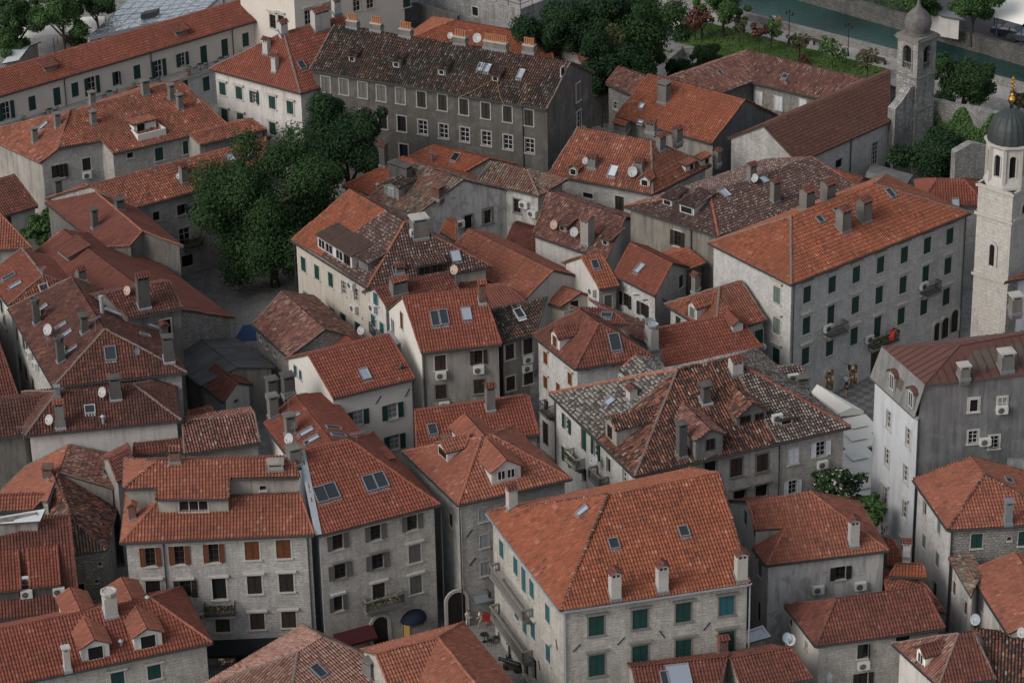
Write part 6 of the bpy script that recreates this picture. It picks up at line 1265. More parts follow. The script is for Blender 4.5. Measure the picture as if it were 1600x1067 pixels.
def wall_run(name, label, pts, z0, z1, th, mat, cat='wall', capm=None, jag=0.0):
    mb = MB()
    for a, b in zip(pts, pts[1:]):
        a, b = V2(a), V2(b); e = (b - a).normalized(); n = Vector((e.y, -e.x, 0)); L = (b - a).length; k = max(1, int(L / 1.6)) if jag else 1
        hs = [z1 + (random.uniform(-jag, jag) if jag else 0) for _ in range(k + 1)]
        for i in range(k):
            p, q = a + e * (L * i / k), a + e * (L * (i + 1) / k); h0, h1 = hs[i], hs[i + 1]; u0, u1 = L * i / k, L * (i + 1) / k
            f = [p + n * (th / 2), q + n * (th / 2)]; r = [p - n * (th / 2), q - n * (th / 2)]
            mb.poly([f[0] + Z3 * z0, f[1] + Z3 * z0, f[1] + Z3 * h1, f[0] + Z3 * h0], 0, [(u0, z0), (u1, z0), (u1, h1), (u0, h0)])
            mb.poly([r[1] + Z3 * z0, r[0] + Z3 * z0, r[0] + Z3 * h0, r[1] + Z3 * h1], 0, [(u1, z0), (u0, z0), (u0, h0), (u1, h1)])
            mb.poly([f[0] + Z3 * h0, f[1] + Z3 * h1, r[1] + Z3 * h1, r[0] + Z3 * h0], 0, [(u0, 0), (u1, 0), (u1, th), (u0, th)])
            if i == 0: mb.poly([r[0] + Z3 * z0, f[0] + Z3 * z0, f[0] + Z3 * h0, r[0] + Z3 * h0], 0, [(0, z0), (th, z0), (th, h0), (0, h0)])
            if i == k - 1: mb.poly([f[1] + Z3 * z0, r[1] + Z3 * z0, r[1] + Z3 * h1, f[1] + Z3 * h1], 0, [(0, z0), (th, z0), (th, h1), (0, h1)])
    o = mb.build(name, M[mat]); return tag(o, label, cat)
wall_run('parapet_wall', 'low stone parapet between the promenade and the river', [L_, nb[1], nb[2], R_], -1.7, .9, .6, 'rubble')
wall_run('river_wall', 'stone retaining wall on the far bank of the river', [FL, FR], -1.7, .5, .7, 'darkrubble')
# promenade and lawn
ofs = Vector((dv.y, -dv.x, 0)); ofs = ofs if ofs.y < 0 else -ofs
pa = [nb[1] - dv * 14 + ofs * .3, nb[2] + dv * 40 + ofs * .3]
flat('promenade_path', [pa[0], pa[1], pa[1] + ofs * 3.3, pa[0] + ofs * 3.3], .004, 'path')
la = [pa[0] + dv * 0 + ofs * 4.3, pa[1] - dv * 34 + ofs * 4.3]
q0, q1 = pa[0] + ofs * 3.3, nb[2] + ofs * 3.6 + dv * 2
lawn_pts = [q0, q1, q1 + ofs * 9, q0 + ofs * 11 + dv * 10, gp(13, 1170, 300), gp(13, 960, 250), gp(13, 960, 190)]
gr = flat('lawn', lawn_pts, .012, 'grass')
gm = MB()
e0 = lawn_pts
def in_poly(x, y, P):
    ins = False
    for a, b in zip(P, P[1:] + P[:1]):
        if (a.y > y) != (b.y > y) and x < (b.x - a.x) * (y - a.y) / (b.y - a.y) + a.x: ins = not ins
    return ins
xs_ = [p.x for p in e0]; ys_ = [p.y for p in e0]
cnt = 0
while cnt < 5000:
    x, y = random.uniform(min(xs_), max(xs_)), random.uniform(min(ys_), max(ys_))
    if not in_poly(x, y, e0): continue
    cnt += 1; h = random.uniform(.08, .22); a = random.random() * 6.28; w = Vector((math.cos(a), math.sin(a), 0)) * random.uniform(.06, .16)
    p = Vector((x, y, .01)); l = Vector((random.gauss(0, .06), random.gauss(0, .06), h)); gm.poly([p - w, p + w, p + l])
tag(gm.build('grass_tufts', M['grass']), kind='stuff')
wall_run('garden_wall', 'stone retaining wall below the corner of the lawn', [gp(13, 925, 400), gp(13, 1010, 330, .0), gp(13, 1175, 345)], 0, 1.1, .6, 'rubble')
# the small square with patterned paving
flat('square_paving', [gp(34, 380, 330), gp(34, 700, 190), gp(34, 900, 420), gp(34, 640, 900), gp(34, 330, 700)], .006, 'checker')

# ------------------------------------------------------------------ towers and old walls
def bell_tower():
    zc = 17.0; a = at_z(full((808, 216), 14), zc); b = at_z(full((972, 250), 14), zc); c = at_z(full((1090, 206), 14), zc)
    # square plan from its near corner b
    e1 = V2(c - b); s = (e1.length + V2(a - b).length) / 2; e1.normalize(); e2 = Vector((-e1.y, e1.x, 0)); b2 = V2(b)
    ctr = b2 + e1 * (s / 2) + e2 * (s / 2)
    root = empty('bell_tower', (ctr.x, ctr.y, 0), 'square stone bell tower under a grey onion-shaped dome', 'bell tower')
    hs = s / 2 - .14
    LP = [ctr - e1 * hs + e2 * hs, ctr - e1 * hs - e2 * hs, ctr + e1 * hs - e2 * hs, ctr + e1 * hs + e2 * hs]   # a(left) b(near) c(right) d
    wl = MB(); tr = MB(); jobs = []; TR = [MB() for _ in range(4)]
    for i in range(4):
        fc = Facade(LP[i], LP[(i + 1) % 4], 0, zc - .3, zc - .3)
        o = dict(u=fc.L / 2, z=zc - 2.2, w=1.15, h=2.6, st='d', rec=.5, cut=True); fc.op.append(o); fc.build(wl); jobs.append((fc, o))
        for kz, (z, d) in enumerate(((zc - 4.3, .16), (zc - .35, .18), (zc - .15, .28), (zc - 8, .14))): TR[kz].box(fc.P(fc.L / 2, z, d / 2 - .02), fc.e * (fc.L / 2 + d - .02), fc.n * (d / 2 + .02), Z3 * .09)
    wl.build('wall', M['ruin'], root)
    tr.box(ctr + Z3 * (zc + .03), e1 * (s / 2), e2 * (s / 2), Z3 * .1); tr.build('cornice', M['trim_d'], root); [x.build('cornice', M['trim_d'], root) for x in TR]
    for fc, o in jobs:
        fr = MB(); u, z, r = o['u'], o['z'], .575; zs = z + 1.3 - r; N = 10
        arc = [(u + r * math.cos(math.pi * k / N), zs + r * math.sin(math.pi * k / N)) for k in range(N + 1)]
        for sx in (0, 1):      # spandrels close the square head of the opening
            pts = ([(u + r, z + 1.3)] + arc[:N // 2 + 1]) if sx == 0 else (arc[N // 2:] + [(u - r, z + 1.3)])
            fr.poly([fc.P(x, y, -.004) for x, y in pts])
        for (p, q) in zip(arc, arc[1:]):
            cx = lambda p: (u + (p[0] - u) * 1.28, zs + (p[1] - zs) * 1.28)
            fr.poly([fc.P(*p, .06), fc.P(*q, .06), fc.P(*cx(q), .06), fc.P(*cx(p), .06)])
            fr.poly([fc.P(*p, .06), fc.P(*q, .06), fc.P(*q, -.5), fc.P(*p, -.5)])
        for sx in (-1, 1): fr.box(fc.P(u + sx * .66, z - .2, .02), fc.e * .08, fc.n * .06, Z3 * 1.1)
        w_ = fr.build('belfry_opening', M['trim_d'], root)
        r_ = MB()
        for k in range(5): r_.lathe(fc.P(u - .42 + k * .21, z - 1.3, -.15), [(.04, 0), (.06, .2), (.03, .5), (.05, .6)], 6)
        r_.box(fc.P(u, z - .66, -.15), fc.e * .56, fc.n * .08, Z3 * .05); r_.build('balustrade', M['trim_d'], w_)
        h_ = MB(); h_.poly([fc.P(u - .6, z - 1.3, -.52), fc.P(u + .6, z - 1.3, -.52), fc.P(u + .6, z + 1.3, -.52), fc.P(u - .6, z + 1.3, -.52)]); h_.build('opening', M['hole'], w_)
    R = s * .45
    d = MB(); d.lathe(ctr + Z3 * (zc + .12), [(R * .92, 0), (R * .96, .16), (R * .86, .2), (R * .90, .42), (R * 1.0, .8), (R * 1.03, 1.2), (R * .98, 1.65), (R * .84, 2.05), (R * .62, 2.4), (R * .40, 2.68), (R * .24, 2.95), (R * .14, 3.3), (R * .09, 3.7), (R * .06, 4.1)], 20)
    d.build('dome', M['dome_stone'], root, True)
    f = MB(); f.lathe(ctr + Z3 * (zc + 4.2), [(.05, 0), (.16, .12), (.16, .24), (.05, .36), (.03, .8)], 8); f.build('finial', M['trim_d'], root)
    return root, ctr, e1, e2, s
M['dome_stone'] = plaster_mat('dome_grey_stone', (.17, .16, .155), (.12, .115, .11), (.055, .052, .05), .6, .45, .6)
bt = bell_tower()
def church_tower():
    zt = 19.0; f = at_z(full((1540, 170), 24), zt); l = at_z(full((1310, 100), 24), zt)
    e2 = V2(l - f); s = e2.length; e2.normalize(); e1 = Vector((e2.y, -e2.x, 0))
    if e1.x < 0: e1 = -e1
    ctr = V2(f) + e2 * (s / 2) + e1 * (s / 2)
    root = empty('domed_tower', (ctr.x, ctr.y, 0), 'pale church tower with an eight-sided lantern, ribbed green dome and golden cross', 'church tower')
    hs = s / 2 - .22; wl = MB(); TR = [MB() for _ in range(3)]
    LP = [ctr + e2 * hs - e1 * hs, ctr - e2 * hs - e1 * hs, ctr - e2 * hs + e1 * hs, ctr + e2 * hs + e1 * hs]
    arch = []
    for i in range(4):
        fc = Facade(LP[i], LP[(i + 1) % 4], 0, zt - .1, zt - .1); fc.build(wl)
        for kz, (z, d, hh) in enumerate(((zt - .12, .2, .14), (zt - 2.95, .2, .16), (zt - 9.2, .18, .14))): TR[kz].box(fc.P(fc.L / 2, z, d / 2 - .02), fc.e * (fc.L / 2 + d - .02), fc.n * (d / 2 + .02), Z3 * hh)
        if i == 0: arch.append((fc, *fc.uz(full((1408, 590), 24)), .55, 2.2))
        if i == 1: arch.append((fc, *fc.uz(full((1595, 280), 24)), .7, 1.0))
    wl.build('wall', M['stone_s'], root); [x.build('cornice', M['trim'], root) for x in TR]
    for fc, u, z, w, h in arch: arch_door(root, fc, u, z, w, h, 'hole', 'trim')
    # lantern
    R = s * .47; z0 = zt; z1 = zt + 4.0
    ln = MB(); a0 = math.atan2(e1.y, e1.x) + math.pi / 8; pts = [ctr + Vector((math.cos(a0 + k * math.pi / 4), math.sin(a0 + k * math.pi / 4), 0)) * R for k in range(8)]
    tr2 = MB(); fcs = []
    for k in range(8):
        a, b = pts[k], pts[(k + 1) % 8]; fc = Facade(a, b, z0, z1, z1)
        fc.op.append(dict(u=fc.L / 2, z=z0 + 2.2, w=.62, h=2.2, st='d', rec=.25)); fc.build(ln); fcs.append(fc)
        ln.bar(a + Z3 * z0, a + Z3 * z1, .28, .28, 1)
    ln.lathe(ctr, [(R + .25, z0), (R + .25, z0 + .25), (R + .02, z0 + .75)], 8, 1, 0, a0)
    ln.lathe(ctr, [(R + .05, z1 - .1), (R + .38, z1 + .12), (R + .38, z1 + .3), (R + .1, z1 + .34)], 8, 1, 0, a0)
    lo = ln.build('lantern', [M['plaster_p'], M['trim']], root)
    for fc in fcs:
        u, r = fc.L / 2, .31; zs = z0 + 2.2 + 1.1 - r; w = MB(); N = 10
        arc = [(u + r * math.cos(math.pi * k / N), zs + r * math.sin(math.pi * k / N)) for k in range(N + 1)]
        for pts_ in ([(u + r, zs + r)] + arc[:N // 2 + 1], arc[N // 2:] + [(u - r, zs + r)]): w.poly([fc.P(x, y, -.004) for x, y in pts_])
        for p, q in zip(arc, arc[1:]):
            c = lambda p: (u + (p[0] - u) * 1.35, zs + (p[1] - zs) * 1.35)
            w.poly([fc.P(*p, .05), fc.P(*q, .05), fc.P(*c(q), .05), fc.P(*c(p), .05)])
        for sx in (-1, 1): w.box(fc.P(u + sx * .36, z0 + 2.1, .02), fc.e * .055, fc.n * .05, Z3 * .95)
        o = w.build('arched_window', M['trim'], lo)
        g = MB(); g.poly([fc.P(u - .31, z0 + 1.1, -.24), fc.P(u + .31, z0 + 1.1, -.24), fc.P(u + .31, z0 + 3.3, -.24), fc.P(u - .31, z0 + 3.3, -.24)]); g.build('opening', M['hole'], lo)
    d = MB(); RR = R * 1.0
    d.lathe(ctr + Z3 * (z1 + .34), [(RR * 1.02, 0), (RR * 1.02, .2), (RR * 1.0, .8), (RR * .93, 1.4), (RR * .80, 1.95), (RR * .62, 2.4), (RR * .40, 2.72), (RR * .16, 2.92), (.12, 3.1), (.12, 3.5)], 40, 0, .06)
    d.build('dome', M['copper'], root)
    c = MB(); zz = z1 + 3.8; c.lathe(ctr + Z3 * zz, [(.05, 0), (.08, .1), (.24, .25), (.30, .45), (.24, .65), (.08, .8), (.14, .92), (.05, 1.05), (.04, 1.5)], 12)
    for z, w_ in ((1.7, .28), (2.1, .45), (2.45, .22)): c.box(ctr + Z3 * (zz + z), e1 * w_, e2 * .05, Z3 * .06)
    c.box(ctr + Z3 * (zz + 1.95), e1 * .05, e2 * .045, Z3 * .75); c.build('gilded_cross', M['gold'], root, False)
    return root
M['copper'] = plaster_mat('oxidised_copper', (.050, .062, .060), (.038, .046, .046), (.022, .026, .026), .4)
M['copper'].node_tree.nodes['Principled BSDF'].inputs['Roughness'].default_value = .5
M['gold'] = plain_mat('gilding', (.75, .42, .08), .3, .9)
ct = church_tower()

def outline_wall(name, label, base, e, pts, th, mat):
    """free-standing wall: outline (u, z) in the vertical plane through base along e, thickness th"""
    n = Vector((e.y, -e.x, 0)); mb = MB(); F = [base + e * u + Z3 * z + n * (th / 2) for u, z in pts]; B = [base + e * u + Z3 * z - n * (th / 2) for u, z in pts]
    mb.poly(F, 0, pts); mb.poly(B[::-1], 0, pts[::-1])
    for i in range(len(pts)):
        j = (i + 1) % len(pts); mb.poly([F[j], F[i], B[i], B[j]], 0, [(0, 0), (1, 0), (1, th), (0, th)])
    return mb
def plane_uz(t, pix, p0, e):
    n = Vector((e.y, -e.x, 0)); r = []
    for q in pix: p = at_plane(full(q, t), p0, n); r.append(((p - p0).dot(e), p.z))
    return r
# ruined church front beside the bell tower
ev = V2(church.V['b'] - church.V['a']).normalized(); p0 = V2(church.V['b']) + ev * .5
pz = plane_uz(14, [(812, 645), (850, 600), (880, 555), (905, 515), (935, 502), (975, 518), (1010, 545), (1040, 575), (1062, 610)], p0, ev)
ol = [(pz[0][0], 0)] + pz + [(pz[-1][0] + .1, 0)]
o_ = outline_wall('ruin_gable', '', p0, ev, ol[::-1], 1.0, 'fort').build('ruined_front', M['ruin'] if 'ruin' in M else M['peel']); tag(o_, 'ruined church front with a curved top beside the onion-domed tower', 'ruined wall')
pe = p0 + ev * pz[-1][0]; ew = V2(gp(14, 1400, 660, 6) - gp(14, 1065, 600, 6)).normalized()
pz2 = plane_uz(14, [(1062, 592), (1110, 600), (1200, 625), (1300, 640), (1420, 665), (1520, 690)], pe, ew)
tag(outline_wall('w', '', pe, ew, ([(0, 0)] + pz2 + [(pz2[-1][0] + 12, pz2[-1][1] - .5), (pz2[-1][0] + 12, 0)])[::-1], .9, 'rubble').build('ivy_wall', M['rubble']), 'old wall overgrown with ivy between the ruin and the domed tower', 'wall')
pe2 = gp(14, 1180, 1060, 6.5); ee = V2(gp(14, 1400, 1020, 6.5) - pe2).normalized()
pz3 = plane_uz(14, [(1180, 900), (1230, 870), (1275, 845), (1320, 850), (1420, 880)], V2(pe2), ee)
tag(outline_wall('w', '', V2(pe2), ee, ([(pz3[0][0], 0)] + pz3 + [(pz3[-1][0], 0)])[::-1], .9, 'rubble').build('ruined_wall', M['rubble']), 'broken rubble wall fragment left of the domed tower', 'ruined wall')
# bastion and yard walls behind the barracks
bz = 8.0
ba, bb, bc = at_z((560, -62), bz), at_z((813, 15), bz), at_z((905, -22), bz)
tag_root = empty('bastion', (bb.x, bb.y, 0), 'massive weathered stone bastion with a railed terrace on top', 'bastion')
mb = MB(); bd = ba + (bc - bb); fcs = []
for a, b in ((ba, bb), (bb, bc), (bc, bd), (bd, ba)):
    fc = Facade(a, b, 0, bz, bz); fcs.append(fc)
u_, z_ = fcs[0].uz(full((1305, 70), 12)); o1 = dict(u=u_, z=z_, w=.9, h=1.1, st='d'); fcs[0].op.append(o1)
for fc in fcs: fc.build(mb)
mb.poly([ba, bb, bc, bd], 1, [(p.x, p.y) for p in (ba, bb, bc, bd)])
mb.build('wall', [M['fort'], M['path']], tag_root); window(tag_root, fcs[0], o1)
r = MB()
for a, b in ((ba, bb), (bb, bc)):
    d = (b - a); k = int(d.length / 1.8)
    for zz in (1.05, .6): r.bar(a + Z3 * zz, b + Z3 * zz, .05)
    for i in range(k + 1): r.bar(a + d * (i / k), a + d * (i / k) + Z3 * 1.1, .07)
r.build('railing', M['iron'], tag_root)
wall_run('yard_wall', 'tall dark concrete yard wall behind the barracks', [at_z((575, 22), 6.5), at_z((615, 6), 6.5), at_z((653, 4), 6.5), at_z((716, 25), 6.5)], 0, 6.5, .4, 'gable_d')

# shiny glazed market roof and its kiosk
M['market'] = (lambda t: t.out((.82, .84, .86), t.bump(t.noise(t.scale(t.uv(), .8, .8), 1.0, 3, .55), .6, 1.0), .16, .9))(NT('wavy_metal_roof'))
mk = MB(); q = [at_z(full(p, 11), 4.6) for p in ((528, 222), (1195, 78), (1330, -40), (830, -60))]
root = empty('market_roof', (q[0].x, q[0].y, 0), 'wide shiny glazed roof behind the cream terrace house', 'market roof')
mk.poly([q[0], q[1], q[2], q[3]], 0, [((p - q[0]).x, (p - q[0]).y) for p in q]); mk.build('glazed_roof', M['market'], root)
fr = MB()
for a, b in zip(q, q[1:] + q[:1]): fr.bar(a - Z3 * .2, b - Z3 * .2, .12, .4)
for i in range(1, 9): fr.bar(q[0] + (q[1] - q[0]) * (i / 9) + Z3 * .02, q[3] + (q[2] - q[3]) * (i / 9) + Z3 * .02, .03, .03)
for i in range(1, 7): fr.bar(q[0] + (q[3] - q[0]) * (i / 7) + Z3 * .021, q[1] + (q[2] - q[1]) * (i / 7) + Z3 * .021, .04, .05)
for p in q: fr.bar(p - Z3 * .4, Vector((p.x, p.y, 0)), .25)
fr.build('roof_frame', M['zinc'], root)
sb_ = MB(); p = at_z(full((895, 95), 11), 4.7); sb_.box(p + Z3 * .25, (q[1] - q[0]).normalized() * 1.0, (q[3] - q[0]).normalized() * .6, Z3 * .3); sb_.build('roof_vent', M['pipe'], root)

# terrace of the cream house
fc = terr.fc[0]; tz = fc.uz(full((945, 470), 11))[1]; tb = MB(); dep = 1.9
tb.box(fc.P(fc.L / 2, tz - .12, dep / 2 + .01), fc.e * (fc.L / 2 - 1.9), fc.n * (dep / 2), Z3 * .12, 1)
f2 = Facade(fc.P(0, 0, dep - .15), fc.P(fc.L - 2.4, 0, dep - .15), 0, tz - .24, tz - .24)
for px in ((1228, 500), (1100, 520)):
    u, z = f2.uz(full(px, 11)); f2.op.append(dict(u=u, z=z, w=.9, h=1.7, st='cg', fw=0))
f2.build(tb); to = tb.build('terrace', [M['stone_l'], M['path']], terr.root)
for o in f2.op: window(terr.root, f2, o)
rl = MB(); a, b = fc.P(.2, tz, dep - .08), fc.P(fc.L - 2.0, tz, dep - .08)
rl.bar(a + Z3 * .95, b + Z3 * .95, .05); rl.bar(a + Z3 * .08, b + Z3 * .08, .04); k = int((b - a).length / .16)
for i in range(k + 1): rl.bar(a + (b - a) * (i / k) + Z3 * .1, a + (b - a) * (i / k) + Z3 * .94, .035)
rl.build('railing', M['metal'], to)
# ------------------------------------------------------------------ trees and plants
def leaf_mat(name, c1, c2, c3):
    t = NT(name); g = t.n('ShaderNodeNewGeometry'); n = t.noise(g.outputs['Position'], .8, 3, .6)
    c = t.ramp(g.outputs['Random Per Island'], [(0, c1), (.5, c2), (1, c3)]); c = t.mix(t.math('MULTIPLY_ADD', n, .9, -.25, clamp=True), c, c1)
    t.b.inputs['Subsurface Weight'].default_value = 0
    return t.out(c, None, .75, 0, .06)
M['leaf_dark'] = leaf_mat('leaves_dark', (.021, .042, .018), (.033, .065, .025), (.049, .088, .033))
M['leaf_deep'] = leaf_mat('leaves_deep', (.014, .031, .016), (.023, .048, .022), (.036, .070, .029))
M['leaf_mid'] = leaf_mat('leaves_mid', (.034, .068, .026), (.052, .10, .034), (.075, .135, .046))
M['leaf_light'] = leaf_mat('leaves_light', (.045, .088, .032), (.07, .13, .042), (.10, .17, .055))
M['leaf_red'] = leaf_mat('leaves_reddish', (.06, .035, .025), (.10, .05, .035), (.16, .065, .05))
M['leaf_olive'] = leaf_mat('leaves_olive', (.045, .055, .025), (.075, .085, .04), (.11, .11, .055))
M['blossom'] = leaf_mat('blossom_pale', (.40, .36, .38), (.5, .44, .46), (.55, .5, .5))
M['blossom_p'] = leaf_mat('blossom_pink', (.30, .10, .12), (.38, .16, .17), (.42, .22, .22))
M['bark'] = plaster_mat('bark', (.075, .06, .045), (.05, .04, .032), (.03, .025, .02), .5)
def tree(name, label, base, h, r, mat, n=2500, ls=.28, lobes=None, cat='tree', trunk=True, nl=14, squash=.75, blossom=None, group=None, seed=1):
    rnd = random.Random(seed); root = empty(name, base, label, cat, group)
    if trunk:
        tk = MB(); top = base + Z3 * (h * .62); tk.tube([base - Z3 * .2, base + Z3 * (h * .25) + Vector((.04 * h * (rnd.random() - .5), .04 * h * (rnd.random() - .5), 0)), top], [max(.05, r * .075), max(.04, r * .06), .03], 8)
        for k in range(5 if r > 1.5 else 3):
            a = k * 1.3 + rnd.random(); z = h * (.28 + .06 * k); tk.tube([base + Z3 * z, base + Vector((math.cos(a) * r * .35, math.sin(a) * r * .35, z + h * .14)), base + Vector((math.cos(a) * r * .7, math.sin(a) * r * .7, z + h * .25))], [max(.03, r * .035), max(.02, r * .025), .015], 6)
        tk.build('trunk', M['bark'], root)
    cr = MB(); cz = h - r * squash
    if lobes is None:
        lobes = [(0, 0, 0, .56)]
        for k in range(nl):
            a = rnd.random() * 6.28; el = rnd.uniform(-.9, 1.1); d = rnd.uniform(.5, .98); lobes.append((math.cos(a) * d * math.cos(el), math.sin(a) * d * math.cos(el), math.sin(el) * d, rnd.uniform(.12, .32)))
    tot = sum(l[3] ** 2 for l in lobes)
    for lx, ly, lz, lr in lobes:
        for i in range(int(n * lr * lr / tot)):
            v = Vector((rnd.gauss(0, 1), rnd.gauss(0, 1), rnd.gauss(0, 1))).normalized(); rr = lr * (rnd.random() ** .34) * rnd.uniform(.78, 1.22)
            p = base + Vector(((lx + v.x * rr) * r, (ly + v.y * rr) * r, cz + (lz + v.z * rr) * r * squash))
            if p.z < base.z + .05: continue
            s = ls * rnd.uniform(.6, 1.3); nn = (v + Vector((rnd.gauss(0, .55), rnd.gauss(0, .55), rnd.gauss(0, .55) + .35))).normalized()
            x = nn.cross(Vector((rnd.gauss(0, 1), rnd.gauss(0, 1), rnd.gauss(0, 1)))).normalized(); y = nn.cross(x)
            m = 1 if (blossom and rnd.random() < blossom[1] and v.z > -.2) else 0
            cr.poly([p - x * s, p - y * (s * .6), p + x * s, p + y * (s * .6)], m)
    cr.build('crown', [M[mat]] + ([M[blossom[0]]] if blossom else []), root)
    return root
def tr(name, label, t, px, h, r, mat, z0=0.0, mid=None, **k):
    """px: pixel of the crown centre; the tree stands where that centre falls at its height"""
    sq = k.get('squash', .75); c = at_z(full(px, t), z0 + h - r * sq); return tree(name, label, Vector((c.x, c.y, z0)), h, r, mat, **k)
tr('big_tree', 'big spreading dark green tree shading the small courtyard', 0, (424, 338), 15.8, 7.7, 'leaf_dark', n=110000, ls=.135, squash=1.04, seed=3, nl=44)
tr('dark_tree', 'dark feathery tree in front of the grey barracks', 0, (540, 215), 15, 5.2, 'leaf_deep', n=50000, ls=.135, squash=.95, seed=5)
tr('dark_tree', 'dark tree top between the feathery tree and the ruin house', 0, (497, 250), 11, 3.8, 'leaf_deep', n=14000, ls=.17, squash=.9, seed=6)
tr('bush', 'feathery green bush between the roofs at the left edge', 21, (250, 345), 6.5, 2.6, 'leaf_mid', n=4200, ls=.2, cat='bush', seed=8)
tr('bush', 'small bush under the old house with two dishes', 23, (225, 520), 5, 1.5, 'leaf_mid', n=1600, ls=.16, cat='bush', seed=9)
tr('oleander', 'dark oleander with pale flowers beside the cafe parasols', 34, (480, 895), 8.0, 2.5, 'leaf_dark', n=4600, ls=.17, cat='bush', blossom=('blossom', .14), seed=10)
tr('bush', 'bright green climbing bush below the bluish house', 44, (690, 80), 5.5, 1.7, 'leaf_light', n=2600, ls=.17, cat='bush', seed=11)
tr('bush', 'green bush above the bluish house corner beside the oleander', 34, (640, 1010), 5.2, 1.3, 'leaf_mid', n=1600, ls=.16, cat='bush', seed=12)
# big trees behind
for i, (px, h, r, m, lb) in enumerate([((905, 38), 16, 6.2, 'leaf_deep', 'tall dark tree left of the pair above the mossy house'), ((1000, 42), 16, 6.6, 'leaf_dark', 'tall dense tree beside the lawn corner'), ((955, 92), 12, 4.4, 'leaf_deep', 'dark tree below the two tall dense ones'), ((1000, 100), 7.5, 3.3, 'leaf_mid', 'round bright bush at the foot of the tall dark trees'),
        ((1130, -2), 8, 3.6, 'leaf_mid', 'green tree at the river end of the promenade'), ((1508, 122), 10, 4.4, 'leaf_dark', 'leafy tree right of the onion-domed tower'), ((1458, 248), 10, 4.3, 'leaf_deep', 'dark shrub mass at the foot of the ruined front'), ((1383, 262), 4, 1.3, 'leaf_deep', 'narrow dark shrub in the corner of the church wall'),
        ((22, 22), 10, 4.0, 'leaf_dark', 'dark green tree in the top left corner'), ((95, 18), 10.5, 3.6, 'leaf_mid', 'lighter green tree in front of the cafe awnings'), ((150, 2), 9, 3.1, 'leaf_dark', 'green tree beside the shiny market roof'), ((10, 60), 7, 2.8, 'leaf_mid', 'green tree behind the left end of the terrace house'),
        ((1430, -14), 9, 4.0, 'leaf_mid', 'tree hanging over the far river wall'), ((1520, 0), 9, 3.8, 'leaf_mid', 'tree shading the curved canopy across the river'), ((116, 62), 3.2, 1.5, 'leaf_olive', 'low olive-green shrub behind the terrace house'), ((1105, 92), 4.5, 2.2, 'leaf_dark', 'dark bush behind the tiled courtyard roof, nearest the garden wall'), ((1068, 106), 5, 2.2, 'leaf_deep', 'dark bush between the courtyard roof and the round bright bush'), ((940, 138), 6, 1.5, 'leaf_olive', 'thin olive shrub in the gap beside the lichen-tiled small house')]):
    tr('dark_tree' if 'deep' in m or 'dark' in m else 'tree', lb, 0, px, h, r, m, n=int(1100 * r * r) + 900, ls=.15, seed=20 + i, squash=.85)
# garden trees along the promenade
for i, (t, px, h, r, m, bl, lb) in enumerate([(13, (1130, 105), 4.2, 1.6, 'leaf_red', ('blossom_p', .12), 'pink-flowering garden tree at the left end of the lawn'), (13, (1358, 148), 3.8, 1.25, 'leaf_olive', None, 'ball-shaped olive-green garden tree on the lawn'), (13, (1470, 190), 3.8, 1.15, 'leaf_red', ('blossom_p', .15), 'leaning reddish garden tree with a thin trunk'),
        (13, (1545, 165), 4.0, 1.6, 'leaf_light', None, 'bright green garden tree beside the seated couple'), (14, (262, 240), 3.6, 1.5, 'leaf_olive', ('blossom_p', .08), 'sparse olive garden tree behind the tiled courtyard roof'), (14, (465, 285), 4.2, 1.9, 'leaf_light', None, 'bushy light green garden tree near the middle lamp'),
        (14, (668, 345), 4.2, 1.6, 'leaf_olive', ('blossom_p', .08), 'garden tree with pinkish flowers near the bell tower'), (14, (290, 370), 1.1, .9, 'leaf_red', None, 'rust-coloured low garden shrub'), (13, (1090, 130), 3.6, 1.4, 'leaf_red', ('blossom_p', .08), 'dark reddish garden shrub under the pink-flowering tree'), (14, (1570, 590), 4, 1.4, 'leaf_olive', ('blossom_p', .12), 'pinkish shrub beside the golden cross')]):
    tr('garden_tree', lb, t, px, h, r, m, n=1300, ls=.15, seed=50 + i, blossom=bl, squash=.85, group='garden trees along the promenade', cat='tree' if h > 2 else 'shrub')
def hedge(label, p, q, w, h, mat, seed):
    rnd = random.Random(seed); mb = MB(); d = V2(q) - V2(p); L = d.length; d.normalize(); n = Vector((-d.y, d.x, 0))
    for i in range(int(L * 150)):
        u, v, z = rnd.random() * L, rnd.gauss(0, .35) * w, rnd.random() ** .7 * h * (1 + .25 * math.sin(i * .01))
        leaf_r(mb, V2(p) + d * u + n * v + Z3 * z, .17 * rnd.uniform(.6, 1.3), Z3, rnd)
    return tag(mb.build('hedge', M[mat]), label, 'hedge', 'hedges on the far river bank')
def leaf_r(mb, p, s, n, rnd):
    nn = (n + Vector((rnd.gauss(0, .5), rnd.gauss(0, .5), rnd.gauss(.2, .5)))).normalized(); x = nn.cross(Vector((rnd.gauss(0, 1), rnd.gauss(0, 1), rnd.gauss(0, 1)))).normalized(); y = nn.cross(x)
    mb.poly([p - x * s, p - y * s * .6, p + x * s, p + y * s * .6])
fp = lambda x: fb[1] + dw * x
hn_ = Vector((-dw.y, dw.x, 0))
hedge('long dark hedge on the far river bank above the seated couple', fp(-14) + hn_ * 1.2, fp(3) + hn_ * 1.2, 1.6, 1.7, 'leaf_dark', 61)
hedge('bright green creeper hedge on the far bank left of the white hut', fp(4) + hn_ * 1.6, fp(14) + hn_ * 1.6, 2.4, 1.4, 'leaf_mid', 62)
